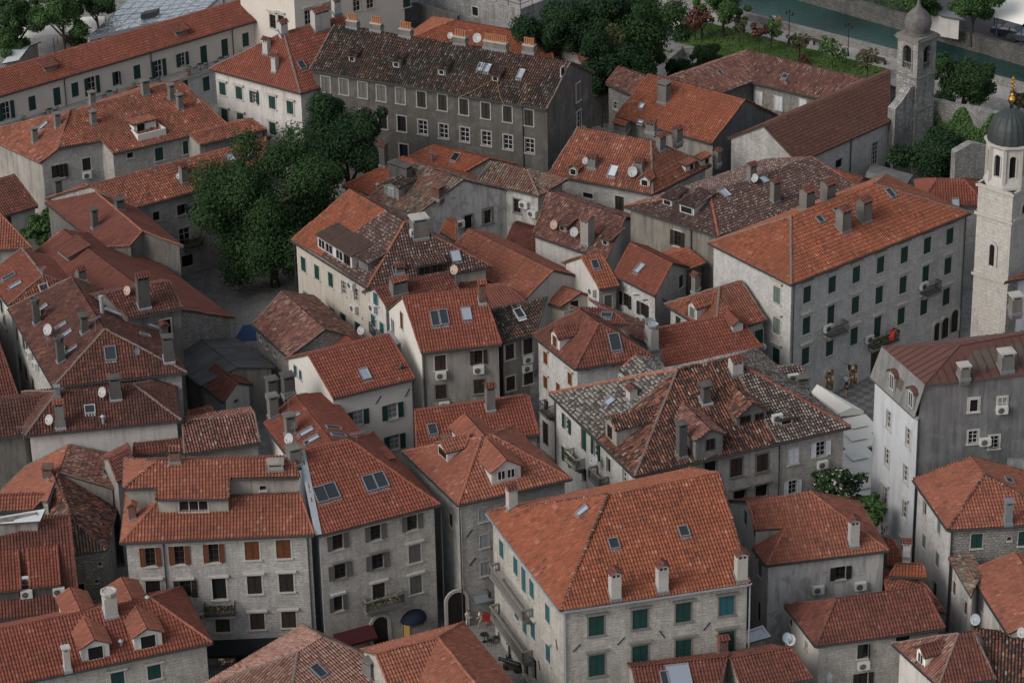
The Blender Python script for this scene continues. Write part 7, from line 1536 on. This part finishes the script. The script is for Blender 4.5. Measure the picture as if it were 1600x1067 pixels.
# ivy on the wall, on the ruin and at the old houses
def ivy(name, label, p, e, n, w, h, cnt, mat, z0=0.0, seed=1, ls=.16, drop=.25):
    rnd = random.Random(seed); mb = MB()
    for i in range(cnt):
        u = rnd.random() * w; top = h * (1 - drop * .5 + drop * .5 * math.sin(u * 1.7 + seed)); z = top - abs(rnd.gauss(0, .42)) * h
        if z < 0: continue
        leaf_r(mb, p + e * u + Z3 * (z0 + z) + n * abs(rnd.gauss(.12, .14)), ls * rnd.uniform(.6, 1.3), n, rnd)
    return tag(mb.build(name, M[mat]), label, 'ivy')
def leaf_r(mb, p, s, n, rnd):
    nn = (n + Vector((rnd.gauss(0, .5), rnd.gauss(0, .5), rnd.gauss(.2, .5)))).normalized(); x = nn.cross(Vector((rnd.gauss(0, 1), rnd.gauss(0, 1), rnd.gauss(0, 1)))).normalized(); y = nn.cross(x)
    mb.poly([p - x * s, p - y * s * .6, p + x * s, p + y * s * .6])
nw = Vector((ew.y, -ew.x, 0))
ivy('ivy', 'green ivy hanging thickly over the old wall beside the ruined front', pe + nw * .5 + ew * .6, ew, nw, pz2[-1][0] + 2, pz2[0][1] * 1.0, 5200, 'leaf_light', 0, 3, .17)
ivy('ivy', 'ivy on the side of the mossy old house behind the barracks', gp(13, 480, 470, 6), Vector((1, .15, 0)).normalized(), Vector((.1, -1, 0)).normalized(), 3.6, 6.5, 1500, 'leaf_olive', 0, 4, .16)

# ------------------------------------------------------------------ people
M['skin'] = plain_mat('skin', (.42, .25, .18), .6, var=.1); M['hair'] = plain_mat('hair', (.03, .02, .015), .7)
for nme, c in (('cloth_white', (.6, .6, .62)), ('cloth_blue', (.30, .40, .55)), ('cloth_dark', (.03, .03, .035)), ('cloth_tan', (.30, .22, .15)), ('cloth_orange', (.45, .14, .05))): M[nme] = plain_mat(nme, c, .85, var=.15)
def skinmesh(name, verts, edges, radii, mat, parent, root=0):
    me = bpy.data.meshes.new(name); me.from_pydata([tuple(v) for v in verts], edges, []); me.materials.append(mat)
    o = bpy.data.objects.new(name, me); COL.objects.link(o); o.parent = parent
    me_sk = o.modifiers.new('Skin', 'SKIN'); o.modifiers.new('Sub', 'SUBSURF').levels = 1; o.modifiers['Sub'].render_levels = 1
    if not me.skin_vertices: me.attributes
    for i, r in enumerate(radii): me.skin_vertices[0].data[i].radius = (r, r)
    me.skin_vertices[0].data[root].use_root = True
    return o
def person(label, loc, rz, pose='stand', top='cloth_white', low='cloth_dark', h=1.72):
    root = empty('person', loc, label, 'person', None, rz); k = h / 1.72; S = lambda x, y, z: Vector((x * k, y * k, z * k))
    if pose == 'sit': hip, zk = .47, .47; kn = [S(.11, -.42, .50), S(-.11, -.42, .50)]; an = [S(.11, -.46, .08), S(-.11, -.46, .08)]
    elif pose == 'walk': hip = .93; kn = [S(.10, -.18, .50), S(-.10, .06, .48)]; an = [S(.10, -.26, .08), S(-.10, .34, .12)]
    else: hip = .93; kn = [S(.11, -.01, .50), S(-.11, .02, .50)]; an = [S(.12, .02, .08), S(-.12, .03, .08)]
    H_ = S(0, 0, hip); lean = -.16 if pose == 'walk' else 0
    ch, nk, hd, tp = S(0, lean * .6 - .01, hip + .34), S(0, lean, hip + .52), S(0, lean - .03, hip + .66), S(0, lean - .02, hip + .76)
    sh = [S(.19, lean, hip + .47), S(-.19, lean, hip + .47)]; el = [S(.25, lean + .03, hip + .20), S(-.25, lean - .02, hip + .20)]; wr = [S(.24, lean - .18, hip + .02), S(-.24, lean - .12, hip - .02)]; hn = [w + S(0, -.05, -.09) for w in wr]
    toe = [a + S(0, -.16, -.04) for a in an]
    v = [H_, S(0, lean * .3, hip + .17), ch, nk, hd, tp] + sh + el + wr + hn + [S(.1, 0, hip - .04), S(-.1, 0, hip - .04)] + kn + an + toe
    e = [(0, 1), (1, 2), (2, 3), (3, 4), (4, 5), (2, 6), (2, 7), (6, 8), (7, 9), (8, 10), (9, 11), (10, 12), (11, 13), (0, 14), (0, 15), (14, 16), (15, 17), (16, 18), (17, 19), (18, 20), (19, 21)]
    R = [.12, .11, .13, .055, .095, .07, .055, .055, .042, .042, .030, .030, .035, .035, .085, .085, .055, .055, .038, .038, .032, .032]
    skinmesh('body', v, e, [x * k for x in R], M['skin'], root)
    skinmesh('shirt', [v[0] + S(0, 0, .06), v[1], v[2], v[6], v[7], (v[6] + v[8]) / 2 + S(.01, 0, -.03), (v[7] + v[9]) / 2 + S(-.01, 0, -.03), v[3] - S(0, 0, .05)], [(0, 1), (1, 2), (2, 3), (2, 4), (3, 5), (4, 6), (2, 7)], [x * k for x in (.145, .135, .155, .085, .085, .065, .065, .07)], M[top], root)
    skinmesh('trousers', [v[0], v[14], v[15], v[16], v[17], v[18] + (v[16] - v[18]) * .15, v[19] + (v[17] - v[19]) * .15], [(0, 1), (0, 2), (1, 3), (2, 4), (3, 5), (4, 6)], [x * k for x in (.14, .105, .105, .075, .075, .055, .055)], M[low], root)
    skinmesh('hair', [v[4] + S(0, .03, .03), v[5] + S(0, .015, .015)], [(0, 1)], [.1 * k, .085 * k], M['hair'], root)
    face = MB()
    for sx in (-1, 1): face.box(root.location + Matrix.Rotation(rz, 3, 'Z') @ (v[4] + S(.035 * sx, -.093, .02)), Vector((.012, 0, 0)), Vector((0, .006, 0)), Z3 * .008)
    return root
person('person in white shirt and tan trousers bending forward at the alley mouth', gp(42, 1345, 735), -1.9, 'walk', 'cloth_white', 'cloth_tan')
person('person in a white dress standing beside the arched door', gp(42, 1262, 730), .6, 'stand', 'cloth_white', 'cloth_white', 1.65)
person('person in a light blue shirt in front of the lit shop arch', gp(34, 540, 345), .3, 'stand', 'cloth_blue', 'cloth_dark')
person('person in dark clothes at the doorway of the smaller lit shop', gp(34, 462, 345), -.4, 'stand', 'cloth_dark', 'cloth_dark')
person('child in dark clothes standing below the person in blue', gp(34, 545, 388), .9, 'stand', 'cloth_dark', 'cloth_tan', 1.4)
person('person in orange at the left edge of the smaller lit shop arch', gp(34, 430, 352), .2, 'stand', 'cloth_orange', 'cloth_dark')
pw = lambda x: V2(nb[1] + dv * x) + Z3 * .43
p_ = at_z(full((112, 120), 14), .9)
for i, (dx, c, lb) in enumerate([(0, 'cloth_white', 'person in white sitting on the river parapet, left of two'), (.8, 'cloth_orange', 'person in orange sitting on the river parapet, right of two')]):
    q_ = V2(p_) + dv * dx; person(lb, Vector((q_.x, q_.y, .43)), math.atan2(dv.y, dv.x) + .1, 'sit', c, 'cloth_dark')

# ------------------------------------------------------------------ street furniture
def cafe_set(label, p, rz, dark=True, n=2):
    m = M['iron'] if dark else M['metal']; t = empty('cafe_table', p, label, 'table', 'cafe tables', rz); mb = MB(); P = Vector(p)
    mb.lathe(P, [(.36, .71), (.36, .745)], 14); t_o = mb.build('tabletop', m, t)
    b = MB(); b.lathe(P, [(.22, 0), (.22, .03), (.03, .05), (.03, .71)], 8); b.build('leg', m, t)
    return t
def chair(label, p, rz, group='terrace chairs'):
    t = empty('cafe_chair', p, label, 'chair', group, rz); P = Vector(p); R = Matrix.Rotation(rz, 3, 'Z'); V_ = lambda x, y, z: P + R @ Vector((x, y, z)); ex, ey = R @ Vector((1, 0, 0)), R @ Vector((0, 1, 0))
    m = MB(); m.box(V_(0, 0, .45), ex * .21, ey * .21, Z3 * .02); m.build('seat', M['iron'], t)
    m = MB(); m.box(V_(0, .2, .8), ex * .21, ey * .015, Z3 * .05); m.box(V_(0, .2, .64), ex * .21, ey * .012, Z3 * .03); m.build('backrest', M['iron'], t)
    for sx in (-1, 1):
        for sy in (-1, 1):
            m = MB(); m.bar(V_(sx * .19, sy * .19, 0), V_(sx * .19, sy * .2, .44 if sy < 0 else .86), .03); m.build('leg', M['iron'], t)
    return t
ta = math.atan2(fc.e.y, fc.e.x)
spots = [(270, 640, 'left of the second shutter'), (625, 545, 'below the half open window'), (880, 465, 'left of the white glazed door'), (1165, 385, 'left of the tall closed door'), (1290, 350, 'near the right end of the railing')]
for i, (x, y, wd) in enumerate(spots):
    u, z = fc.uz(full((x, y), 11)); q_ = fc.P(u, tz, 1.0)
    cafe_set('small dark terrace table ' + wd, q_, ta, True)
    for sx in (-1, 1):
        chair('dark metal terrace chair %s the table %s' % ('left of' if sx < 0 else 'right of', wd), q_ + fc.e * (.75 * sx), ta + sx * 1.57)
def pot(label, p, s=1.0):
    t = empty('potted_plant', p, label, 'plant', 'terrace pots'); m = MB(); m.lathe(Vector(p), [(.16 * s, 0), (.24 * s, .34 * s), (.26 * s, .34 * s), (.26 * s, .4 * s), (.2 * s, .4 * s)], 12); m.build('pot', M['terracotta'], t)
    m = MB(); rnd = random.Random(int(p.x * 10))
    for i in range(120): leaf_r(m, Vector(p) + Vector((rnd.gauss(0, .16 * s), rnd.gauss(0, .16 * s), (.5 + abs(rnd.gauss(0, .25))) * s)), .07 * s, Z3, rnd)
    m.build('foliage', M['leaf_mid'], t)
for x, y, wd in ((765, 520, 'below the middle closed shutter'), (1080, 425, 'beside the open shutters'), (100, 705, 'beside the leftmost glazed door'), (1400, 310, 'at the right end of the terrace')):
    u, z = fc.uz(full((x, y), 11)); pot('clay pot with a plant on the terrace ' + wd, fc.P(u, tz, 1.5), 1.2)
# street tables near the bottom alley
cafe_set('round dark table in the alley at the bottom', gp(42, 1360, 820), 0)
for i, (x, y, a, wd) in enumerate([(1395, 840, .6, 'left'), (1430, 820, 2.4, 'right')]): chair('dark chair beside the round alley table, %s of two' % wd, gp(42, x, y), a, 'alley chairs')
def parasol(label, t, apex, z, w, group='cream cafe parasols'):
    c = at_z(full(apex, t), z); root = empty('parasol', (c.x, c.y, 0), label, 'parasol', group); C = V2(c); rz = .35
    m = MB(); k = 4; hp = [C + Matrix.Rotation(rz + i * math.pi / 2 + math.pi / 4, 3, 'Z') @ Vector((w * .72, 0, 0)) + Z3 * (z - .45) for i in range(4)]; ap = C + Z3 * z
    ins = [a * .42 + ap * .58 for a in hp]
    for i in range(4):
        a, b = hp[i], hp[(i + 1) % 4]; a2, b2 = [V2(x) * 1.0 + Z3 * (x.z - .14) for x in (ins[i], ins[(i + 1) % 4])]
        mid = (a + b) / 2 - Z3 * .03
        m.poly([a, mid, (a2 + b2) / 2, a2]); m.poly([mid, b, b2, (a2 + b2) / 2]); m.poly([a, mid, mid - Z3 * .18, a - Z3 * .18]); m.poly([mid, b, b - Z3 * .18, mid - Z3 * .18])
    o = m.build('canopy', M['canvas'], root)
    v = MB()
    for i in range(4): a, b = [ap + (x - ap) * 1.12 for x in (ins[i], ins[(i + 1) % 4])]; v.poly([a, b, ap])
    v.build('vent', M['canvas'], o)
    pl = MB(); pl.tube([C, C + Z3 * (z - .1)], .04, 8); pl.build('pole', M['wood_w'], root)
    bs = MB(); bs.box(C + Z3 * .05, Vector((.4, 0, 0)), Vector((0, .4, 0)), Z3 * .05); bs.build('base', M['trim_d'], root)
for i, (px, w, lb) in enumerate([((605, 525), 3.35, 'farthest cream parasol beside the bluish house'), ((600, 600), 3.35, 'second cream parasol from the square'), ((605, 715), 3.35, 'cream parasol in the middle of the row beside the bluish house'), ((610, 800), 3.35, 'fourth cream parasol from the square'), ((625, 890), 3.35, 'nearest cream parasol above the flowering oleander')]):
    parasol(lb, 34, px, 3.3, w)
# big awning in the square
q = [at_z(full(p, 34), z) for p, z in (((335, 350), 3.6), ((400, 320), 3.4), ((648, 465), 3.2), ((500, 480), 3.4))]
root = empty('market_awning', (q[0].x, q[0].y, 0), 'long cream awning stretched beside the lit shop arches', 'awning'); m = MB()
ridge0, ridge1 = (q[0] + q[1]) / 2 + Z3 * .5, (q[2] + q[3]) / 2 + Z3 * .5
m.poly([q[0], q[3], ridge1, ridge0]); m.poly([q[1], ridge0, ridge1, q[2]]); m.poly([q[0], q[0] - Z3 * .25, q[3] - Z3 * .25, q[3]]); m.poly([q[3], q[3] - Z3 * .3, q[2] - Z3 * .3, q[2], ridge1]); m.poly([q[2], q[2] - Z3 * .25, q[1] - Z3 * .25, q[1]])
m.build('canopy', M['canvas'], root)
for p in q:
    m = MB(); m.bar(Vector((p.x, p.y, 0)), p, .06); m.build('post', M['metal'], root)
# awnings on the stone town houses (parts of their houses)
def awning(h, f, p1, p2, t, out, drop, mat, round_=False):
    fc_ = h.fc[f]; u0, z0 = fc_.uz(full(p1, t)); u1, z1 = fc_.uz(full(p2, t)); z = (z0 + z1) / 2; m = MB()
    if not round_:
        a, b = fc_.P(u0, z, .05), fc_.P(u1, z, .05); c, d = fc_.P(u1, z - drop, out), fc_.P(u0, z - drop, out)
        m.poly([a, d, c, b]); m.poly([d, d - Z3 * .22, c - Z3 * .22, c]); m.poly([a, a - Z3 * .02, d - Z3 * .22, d]); m.poly([b, c, c - Z3 * .22])
    else:
        N, K = 12, 6; w = (u1 - u0) / 2; uc = (u0 + u1) / 2; g = []
        for i in range(K + 1):
            ph = math.pi / 2 * i / K; g.append([fc_.P(uc + w * math.cos(math.pi * j / N), z - drop + drop * math.sin(math.pi * j / N) * math.sin(ph), out * math.sin(math.pi * j / N) * math.cos(ph) + .04) for j in range(N + 1)])
        for r0, r1 in zip(g, g[1:]):
            for j in range(N): m.poly([r0[j], r0[j + 1], r1[j + 1], r1[j]])
    return m.build('awning', M[mat], h.root)
M['navy'] = plain_mat('navy_canvas', (.012, .016, .035), .8); M['maroon'] = plain_mat('maroon_canvas', (.06, .012, .015), .8); M['blackcan'] = plain_mat('black_canvas', (.010, .011, .014), .8)
awning(B2, 0, (855, 640), (1008, 610), 42, 1.0, .95, 'navy', True)
awning(B2, 0, (455, 775), (690, 710), 42, 1.1, .7, 'maroon')
awning(B1, 0, (1235, 805), (42, 298, 790), 41, 1.2, .75, 'blackcan')
awning(cross, 0, (1290, 548), (1408, 520), 42, .8, .3, 'metal')
awning(sl, 3, (22, 800, 1000), (22, 860, 1020), 32, .9, .4, 'metal')
# flag on the orange palace, lamps
fc_ = hip_fc = None
def flag(label, p, e, n, c='flagred', L=1.2):
    root = empty('flag', p, label, 'flag'); m = MB(); tip = p + n * 1.1 + Z3 * .8; m.tube([p, tip], .025, 6); m.build('pole', M['iron'], root)
    m = MB(); N = 6
    for i in range(N):
        a0, a1 = i / N, (i + 1) / N; w = lambda a: e * (.10 * math.sin(a * 7)); A = p + (tip - p) * .45; B = tip
        m.poly([A + w(a0) - Z3 * (L * a0), B + w(a0) - Z3 * (L * a0), B + w(a1) - Z3 * (L * a1), A + w(a1) - Z3 * (L * a1)])
    m.build('cloth', M[c], root)
M['flagred'] = plain_mat('flag_red', (.42, .035, .025), .8, var=.15)
M['lampglow'] = emit_mat('lamp_glow', (1.0, .70, .35), 6.0)
hp_ = [h for h in []]
u, z = pal.fc[0].uz(full((735, 1010), 24)); flag('red flag hanging from the stone palace balcony', pal.fc[0].P(u, z + .8, .95), pal.fc[0].e, pal.fc[0].n)
M['flagyellow'] = plain_mat('flag_yellow', (.5, .27, .04), .8, var=.15)
def cannon(label, p, a):
    root = empty('cannon', p, label, 'cannon', None, 0); P = Vector(p); d = Vector((math.cos(a), math.sin(a), 0)); x = Vector((-d.y, d.x, 0)); m = MB()
    m.tube([P + Z3 * .62 - d * .85, P + Z3 * .62 - d * .7, P + Z3 * .64 + d * .2, P + Z3 * .68 + d * 1.1, P + Z3 * .68 + d * 1.2], [.10, .24, .2, .14, .18], 12); m.build('barrel', M['iron'], root)
    m = MB(); m.box(P + Z3 * .3 - d * .1, d * .8, x * .25, Z3 * .15); m.build('carriage', M['bark'], root)
    for sx in (-1, 1):
        for sd in (-.55, .45): m = MB(); c = P + d * sd + x * (.32 * sx) + Z3 * .2; m.tube([c - x * .05, c + x * .05], .2, 12); m.build('wheel', M['iron'], root)
def anchor(label, p, a):
    root = empty('anchor', p, label, 'anchor'); P = Vector(p); d = Vector((math.cos(a), math.sin(a), 0)); m = MB(); T_ = P + Z3 * 1.9; m.tube([P + Z3 * .15, T_], .08, 8); m.bar(T_ - d * .5 - Z3 * .25, T_ + d * .5 - Z3 * .25, .1)
    m.tube([P + d * (-.7) + Z3 * .7, P + d * (-.5) + Z3 * .25, P + Z3 * .1, P + d * .5 + Z3 * .25, P + d * .7 + Z3 * .7], [.03, .08, .1, .08, .03], 8); m.build('anchor_body', M['iron'], root)
cannon('old black cannon on its carriage beside the stone palace wall', gp(42, 1525, 985), 2.6); anchor('old iron anchor leaning by the stone palace entrance', gp(42, 1508, 915), 1.2)
hpal = HOUSES['palace2']
fq = hpal.fc[3]; u, z = fq.uz(full((1490, 690), 42)); flag('red and yellow flag on the lower balcony of the orange-roofed palace', fq.P(u, z + .5, .9), fq.e, fq.n, 'flagred', .8)
def wall_lamp(label, fcx, q, t, lit=False):
    u, z = fcx.uz(full(q, t)); p = fcx.P(u, z, .0); root = empty('wall_lamp', p, label, 'lamp'); m = MB(); m.bar(p, p + fcx.n * .7 + Z3 * .1, .04); m.build('bracket', M['iron'], root)
    m = MB(); c = p + fcx.n * .7 - Z3 * .45; m.lathe(c, [(.10, 0), (.17, .4), (.20, .42), (.03, .62)], 6); m.build('lantern', M['iron'], root)
    g = MB(); g.lathe(c + Z3 * .02, [(.105, .03), (.175, .36)], 6); g.build('lamp_glass', M['lampglow' if lit else 'glass'], root)
wall_lamp('black wall lantern between the two lit shop arches', pal.fc[0], (34, 530, 180), 34)
wall_lamp('black wall lantern over the alley beside the awning', cross.fc[0], (42, 1370, 505), 42)
def street_lamp(label, p, h=4.2):
    root = empty('street_lamp', p, label, 'street lamp', 'promenade lamps'); P = Vector(p); m = MB(); m.lathe(P, [(.16, 0), (.16, .3), (.08, .5), (.05, .9), (.045, h - .7), (.07, h - .6)], 8); m.build('post', M['iron'], root)
    a = MB(); a.bar(P + dv * -.45 + Z3 * (h - .65), P + dv * .45 + Z3 * (h - .65), .05); a.build('arm', M['iron'], root)
    for sx in (-1, 0, 1):
        l = MB(); c = P + dv * (.45 * sx) + Z3 * (h - .6 + (.25 if sx == 0 else 0)); l.lathe(c, [(.07, 0), (.13, .28), (.15, .3), (.02, .45)], 6); l.build('lantern', M['iron'], root)
street_lamp('triple-headed black lamp post on the promenade, by the seated couple', gp(14, 200, 258)); street_lamp('triple-headed black lamp post on the promenade, near the bell tower', gp(14, 552, 335))
def bench(label, p, a):
    root = empty('bench', p, label, 'bench', 'promenade benches', 0); P = Vector(p); e = Vector((math.cos(a), math.sin(a), 0)); n = Vector((-e.y, e.x, 0)); m = MB(); m.box(P + Z3 * .45, e * .8, n * .22, Z3 * .03); m.build('seat', M['bark'], root)
    m = MB(); m.box(P + Z3 * .75 - n * .24, e * .8, n * .03, Z3 * .18); m.build('backrest', M['bark'], root)
    for s in (-1, 1): m = MB(); m.box(P + e * (.65 * s) + Z3 * .22, e * .04, n * .2, Z3 * .2); m.build('leg', M['iron'], root)
ba_ = math.atan2(dv.y, dv.x)
bench('dark park bench beside the bushy light green tree', gp(14, 378, 275), ba_); bench('dark park bench near the bell tower', gp(14, 745, 380), ba_)
def car(label, p, a, c):
    root = empty('parked_car', p, label, 'car', 'cars parked across the river', a); P = Vector(p); R = Matrix.Rotation(a, 3, 'Z'); V_ = lambda x, y, z: P + R @ Vector((x, y, z))
    prof = [(-2.1, .35), (-2.15, .7), (-1.95, .95), (-1.2, 1.0), (-.6, 1.42), (.8, 1.45), (1.5, 1.05), (2.05, .85), (2.15, .5), (2.1, .35)]; m = MB(); Lf = [V_(x, -.85 + (.12 if z > 1.1 else 0), z) for x, z in prof]; Rt = [V_(x, .85 - (.12 if z > 1.1 else 0), z) for x, z in prof]
    m.poly(Lf); m.poly(Rt[::-1])
    for i in range(len(prof)): j = (i + 1) % len(prof); m.poly([Lf[j], Lf[i], Rt[i], Rt[j]])
    m.build('body', c, root)
    g = MB()
    for s in (-1, 1): g.poly([V_(x, s * (.86 if z < 1.1 else .745), z) for x, z in ((-1.05, 1.04), (-.55, 1.36), (.75, 1.39), (1.3, 1.06))])
    g.poly([V_(-1.15, -.7, 1.06), V_(-.63, -.66, 1.41), V_(-.63, .66, 1.41), V_(-1.15, .7, 1.06)]); g.poly([V_(.86, -.66, 1.43), V_(1.46, -.7, 1.09), V_(1.46, .7, 1.09), V_(.86, .66, 1.43)]); g.build('window', M['glass'], root)
    for x in (-1.3, 1.35):
        for s in (-1, 1):
            w = MB(); pts = [V_(x + .33 * math.cos(t * math.pi / 8), s * .88, .33 + .33 * math.sin(t * math.pi / 8)) for t in range(16)]; w.poly(pts); w.tube([V_(x, s * .70, .33), V_(x, s * .875, .33)], .33, 14); w.build('wheel', M['iron'], root)
    for s in (-1, 1): l = MB(); l.box(V_(2.1, .6 * s, .72), R @ Vector((.04, 0, 0)), R @ Vector((0, .18, 0)), Z3 * .07); l.build('headlight', M['wood_w'], root)
cb_ = plain_mat('car_paint_navy', (.02, .025, .04), .25, 0, .6, .05); cb2 = plain_mat('car_paint_grey', (.05, .055, .065), .25, 0, .6, .05)
car('dark estate car parked under the curved canopy, farther of two', gp(14, 1510, 215, -.1), ba_ + 2.0 - 1.57, cb_); car('dark grey car parked at the right edge, nearer of two', gp(14, 1610, 250, -.1), ba_ + 2.0 - 1.57, cb2)
car('dark blue car parked at the right edge beyond the two others', gp(14, 1660, 190, -.1), ba_ + 2.0 - 1.57, cb_)
# curved canopy and hut across the river
A_ = at_z(full((1100, 95), 14), 3.0); e_ = dw; n_ = Vector((-e_.y, e_.x, 0)); base = at_z(full((1390, 95), 14), 3.2)
root = empty('carport', (base.x, base.y, 0), 'curved white canopy on blue posts across the river', 'canopy'); m = MB(); N = 8
for i in range(N):
    z_ = lambda k: 3.2 + 1.1 * math.sin(math.pi * k / N * .5); y_ = lambda k: 4.5 * k / N
    a, b = base + n_ * y_(i) + Z3 * (z_(i) - base.z), base + n_ * y_(i + 1) + Z3 * (z_(i + 1) - base.z); a, b = V2(base) + n_ * y_(i) + Z3 * z_(i), V2(base) + n_ * y_(i + 1) + Z3 * z_(i + 1)
    m.poly([a - e_ * 2.2, a + e_ * 4.8, b + e_ * 4.8, b - e_ * 2.2])
m.build('canopy', M['canvas'], root)
M['bluepost'] = plain_mat('blue_post', (.03, .05, .13), .5)
for x in (-2.1, 1.2, 4.7): m = MB(); m.bar(V2(base) + e_ * x + n_ * .05 - Z3 * .1, V2(base) + e_ * x + n_ * .05 + Z3 * 3.2, .12); m.build('post', M['bluepost'], root)
for x in (-2.1, 4.7): m = MB(); m.bar(V2(base) + e_ * x + n_ * 4.4 - Z3 * .1, V2(base) + e_ * x + n_ * 4.4 + Z3 * 4.2, .12); m.build('post', M['bluepost'], root)
H('hut', 'small white hut with a green roof beside the curved canopy', 14, A=(1105, 95), B=(1250, 120), r=[(1020, 10), (1120, 30)], th=14, ze=2.8, kind='metal', wall='plaster_p', corn=False, gut=False, cat='hut')
H('container', 'white container hut beside the tall dense trees', 13, A=(945, 80), B=(1000, 98), Bb=(1040, 35), r=[(960, 30), (1015, 50)], ze=3, kind='whitesheet', wall='white', corn=False, gut=False, cat='hut')
H('kiosk', 'small kiosk with a pale sheet roof behind the left end of the terrace house', 11, A=(10, 380), B=(110, 360), r=[(70, 290), (180, 285)], th=14, ze=3, kind='whitesheet', wall='plaster', corn=False, gut=False, cat='kiosk')
for i, (x, y, wd) in enumerate([(235, 165, 'left of two'), (470, 145, 'right of two')]):
    c = at_z(full((x, y), 11), 3.0); root = empty('cafe_awning', (c.x, c.y, 0), 'wide pale cafe awning under the top left trees, ' + wd, 'awning', 'cafe awnings'); m = MB()
    P4 = [c + Vector((dx, dy, z)) for dx, dy, z in ((-3, -1.6, -.4), (3, -1.6, -.4), (3, 1.6, .3), (-3, 1.6, .3))]; m.poly(P4); m.poly([P4[0], P4[1], P4[1] - Z3 * .3, P4[0] - Z3 * .3]); m.build('canopy', M['canvas'], root)
    for p in P4: m = MB(); m.bar(Vector((p.x, p.y, 0)), p, .07); m.build('post', M['iron'], root)
# blue tarpaulin in the yard, blue crate on the old roof
c = at_z(full((1455, 1000), 21), 2.4); root = empty('tarpaulin', (c.x, c.y, 0), 'bright blue tarpaulin shelter in the small yard', 'tarpaulin'); m = MB(); M['tarp'] = plain_mat('blue_tarp', (.015, .045, .125), .6)
P4 = [c + Vector(v) for v in ((-1.1, -1.0, -.3), (1.3, -1.2, -.1), (1.2, 1.3, .5), (-.2, 1.4, .3))]; m.poly([P4[0], P4[1], c + Z3 * .3]); m.poly([P4[1], P4[2], c + Z3 * .3]); m.poly([P4[2], P4[3], c + Z3 * .3]); m.poly([P4[3], P4[0], c + Z3 * .3]); m.build('sheet', M['tarp'], root)
for p in P4: m = MB(); m.bar(Vector((p.x, p.y, 0)), p, .06); m.build('post', M['iron'], root)

# ------------------------------------------------------------------ light and camera
wd = bpy.data.worlds.new('World'); SC.world = wd; wd.use_nodes = True; nt = wd.node_tree; bg = nt.nodes['Background']
sk = nt.nodes.new('ShaderNodeTexSky'); sk.sky_type = 'NISHITA'; sk.sun_disc = False
SUN_EL, SUN_AZ = math.radians(36), math.radians(-124)      # azimuth clockwise from +Y (away from the viewer)
sk.sun_elevation = SUN_EL; sk.sun_rotation = SUN_AZ; sk.altitude = 100; sk.air_density = 1.2; sk.dust_density = 3.0; sk.ozone_density = 1.6
hs = nt.nodes.new('ShaderNodeHueSaturation'); hs.inputs['Saturation'].default_value = .38; nt.links.new(sk.outputs[0], hs.inputs['Color']); nt.links.new(hs.outputs[0], bg.inputs['Color']); bg.inputs['Strength'].default_value = .108
sl_ = bpy.data.lights.new('sun', 'SUN'); sl_.energy = 1.1; sl_.angle = math.radians(30); sl_.color = (1.0, .93, .86); so = bpy.data.objects.new('sun', sl_); COL.objects.link(so)
sd = Vector((math.sin(SUN_AZ) * math.cos(SUN_EL), math.cos(SUN_AZ) * math.cos(SUN_EL), math.sin(SUN_EL))); so.rotation_euler = sd.to_track_quat('Z', 'Y').to_euler(); so.location = (0, 250, 200)
cam = bpy.data.cameras.new('camera'); co = bpy.data.objects.new('camera', cam); COL.objects.link(co); SC.camera = co
cam.sensor_fit = 'HORIZONTAL'; cam.sensor_width = 36; cam.lens = 36 * FPX / 1600; cam.clip_start = 1; cam.clip_end = 4000
co.matrix_world = Matrix(((CR.x, CU.x, -_f.x, CO.x), (CR.y, CU.y, -_f.y, CO.y), (CR.z, CU.z, -_f.z, CO.z), (0, 0, 0, 1)))
vs = SC.view_settings; vs.view_transform = 'Standard'; vs.look = 'None'; vs.gamma = 1; vs.exposure = 0.42; vs.use_curve_mapping = False
for l in LOG: print('LOG', l)
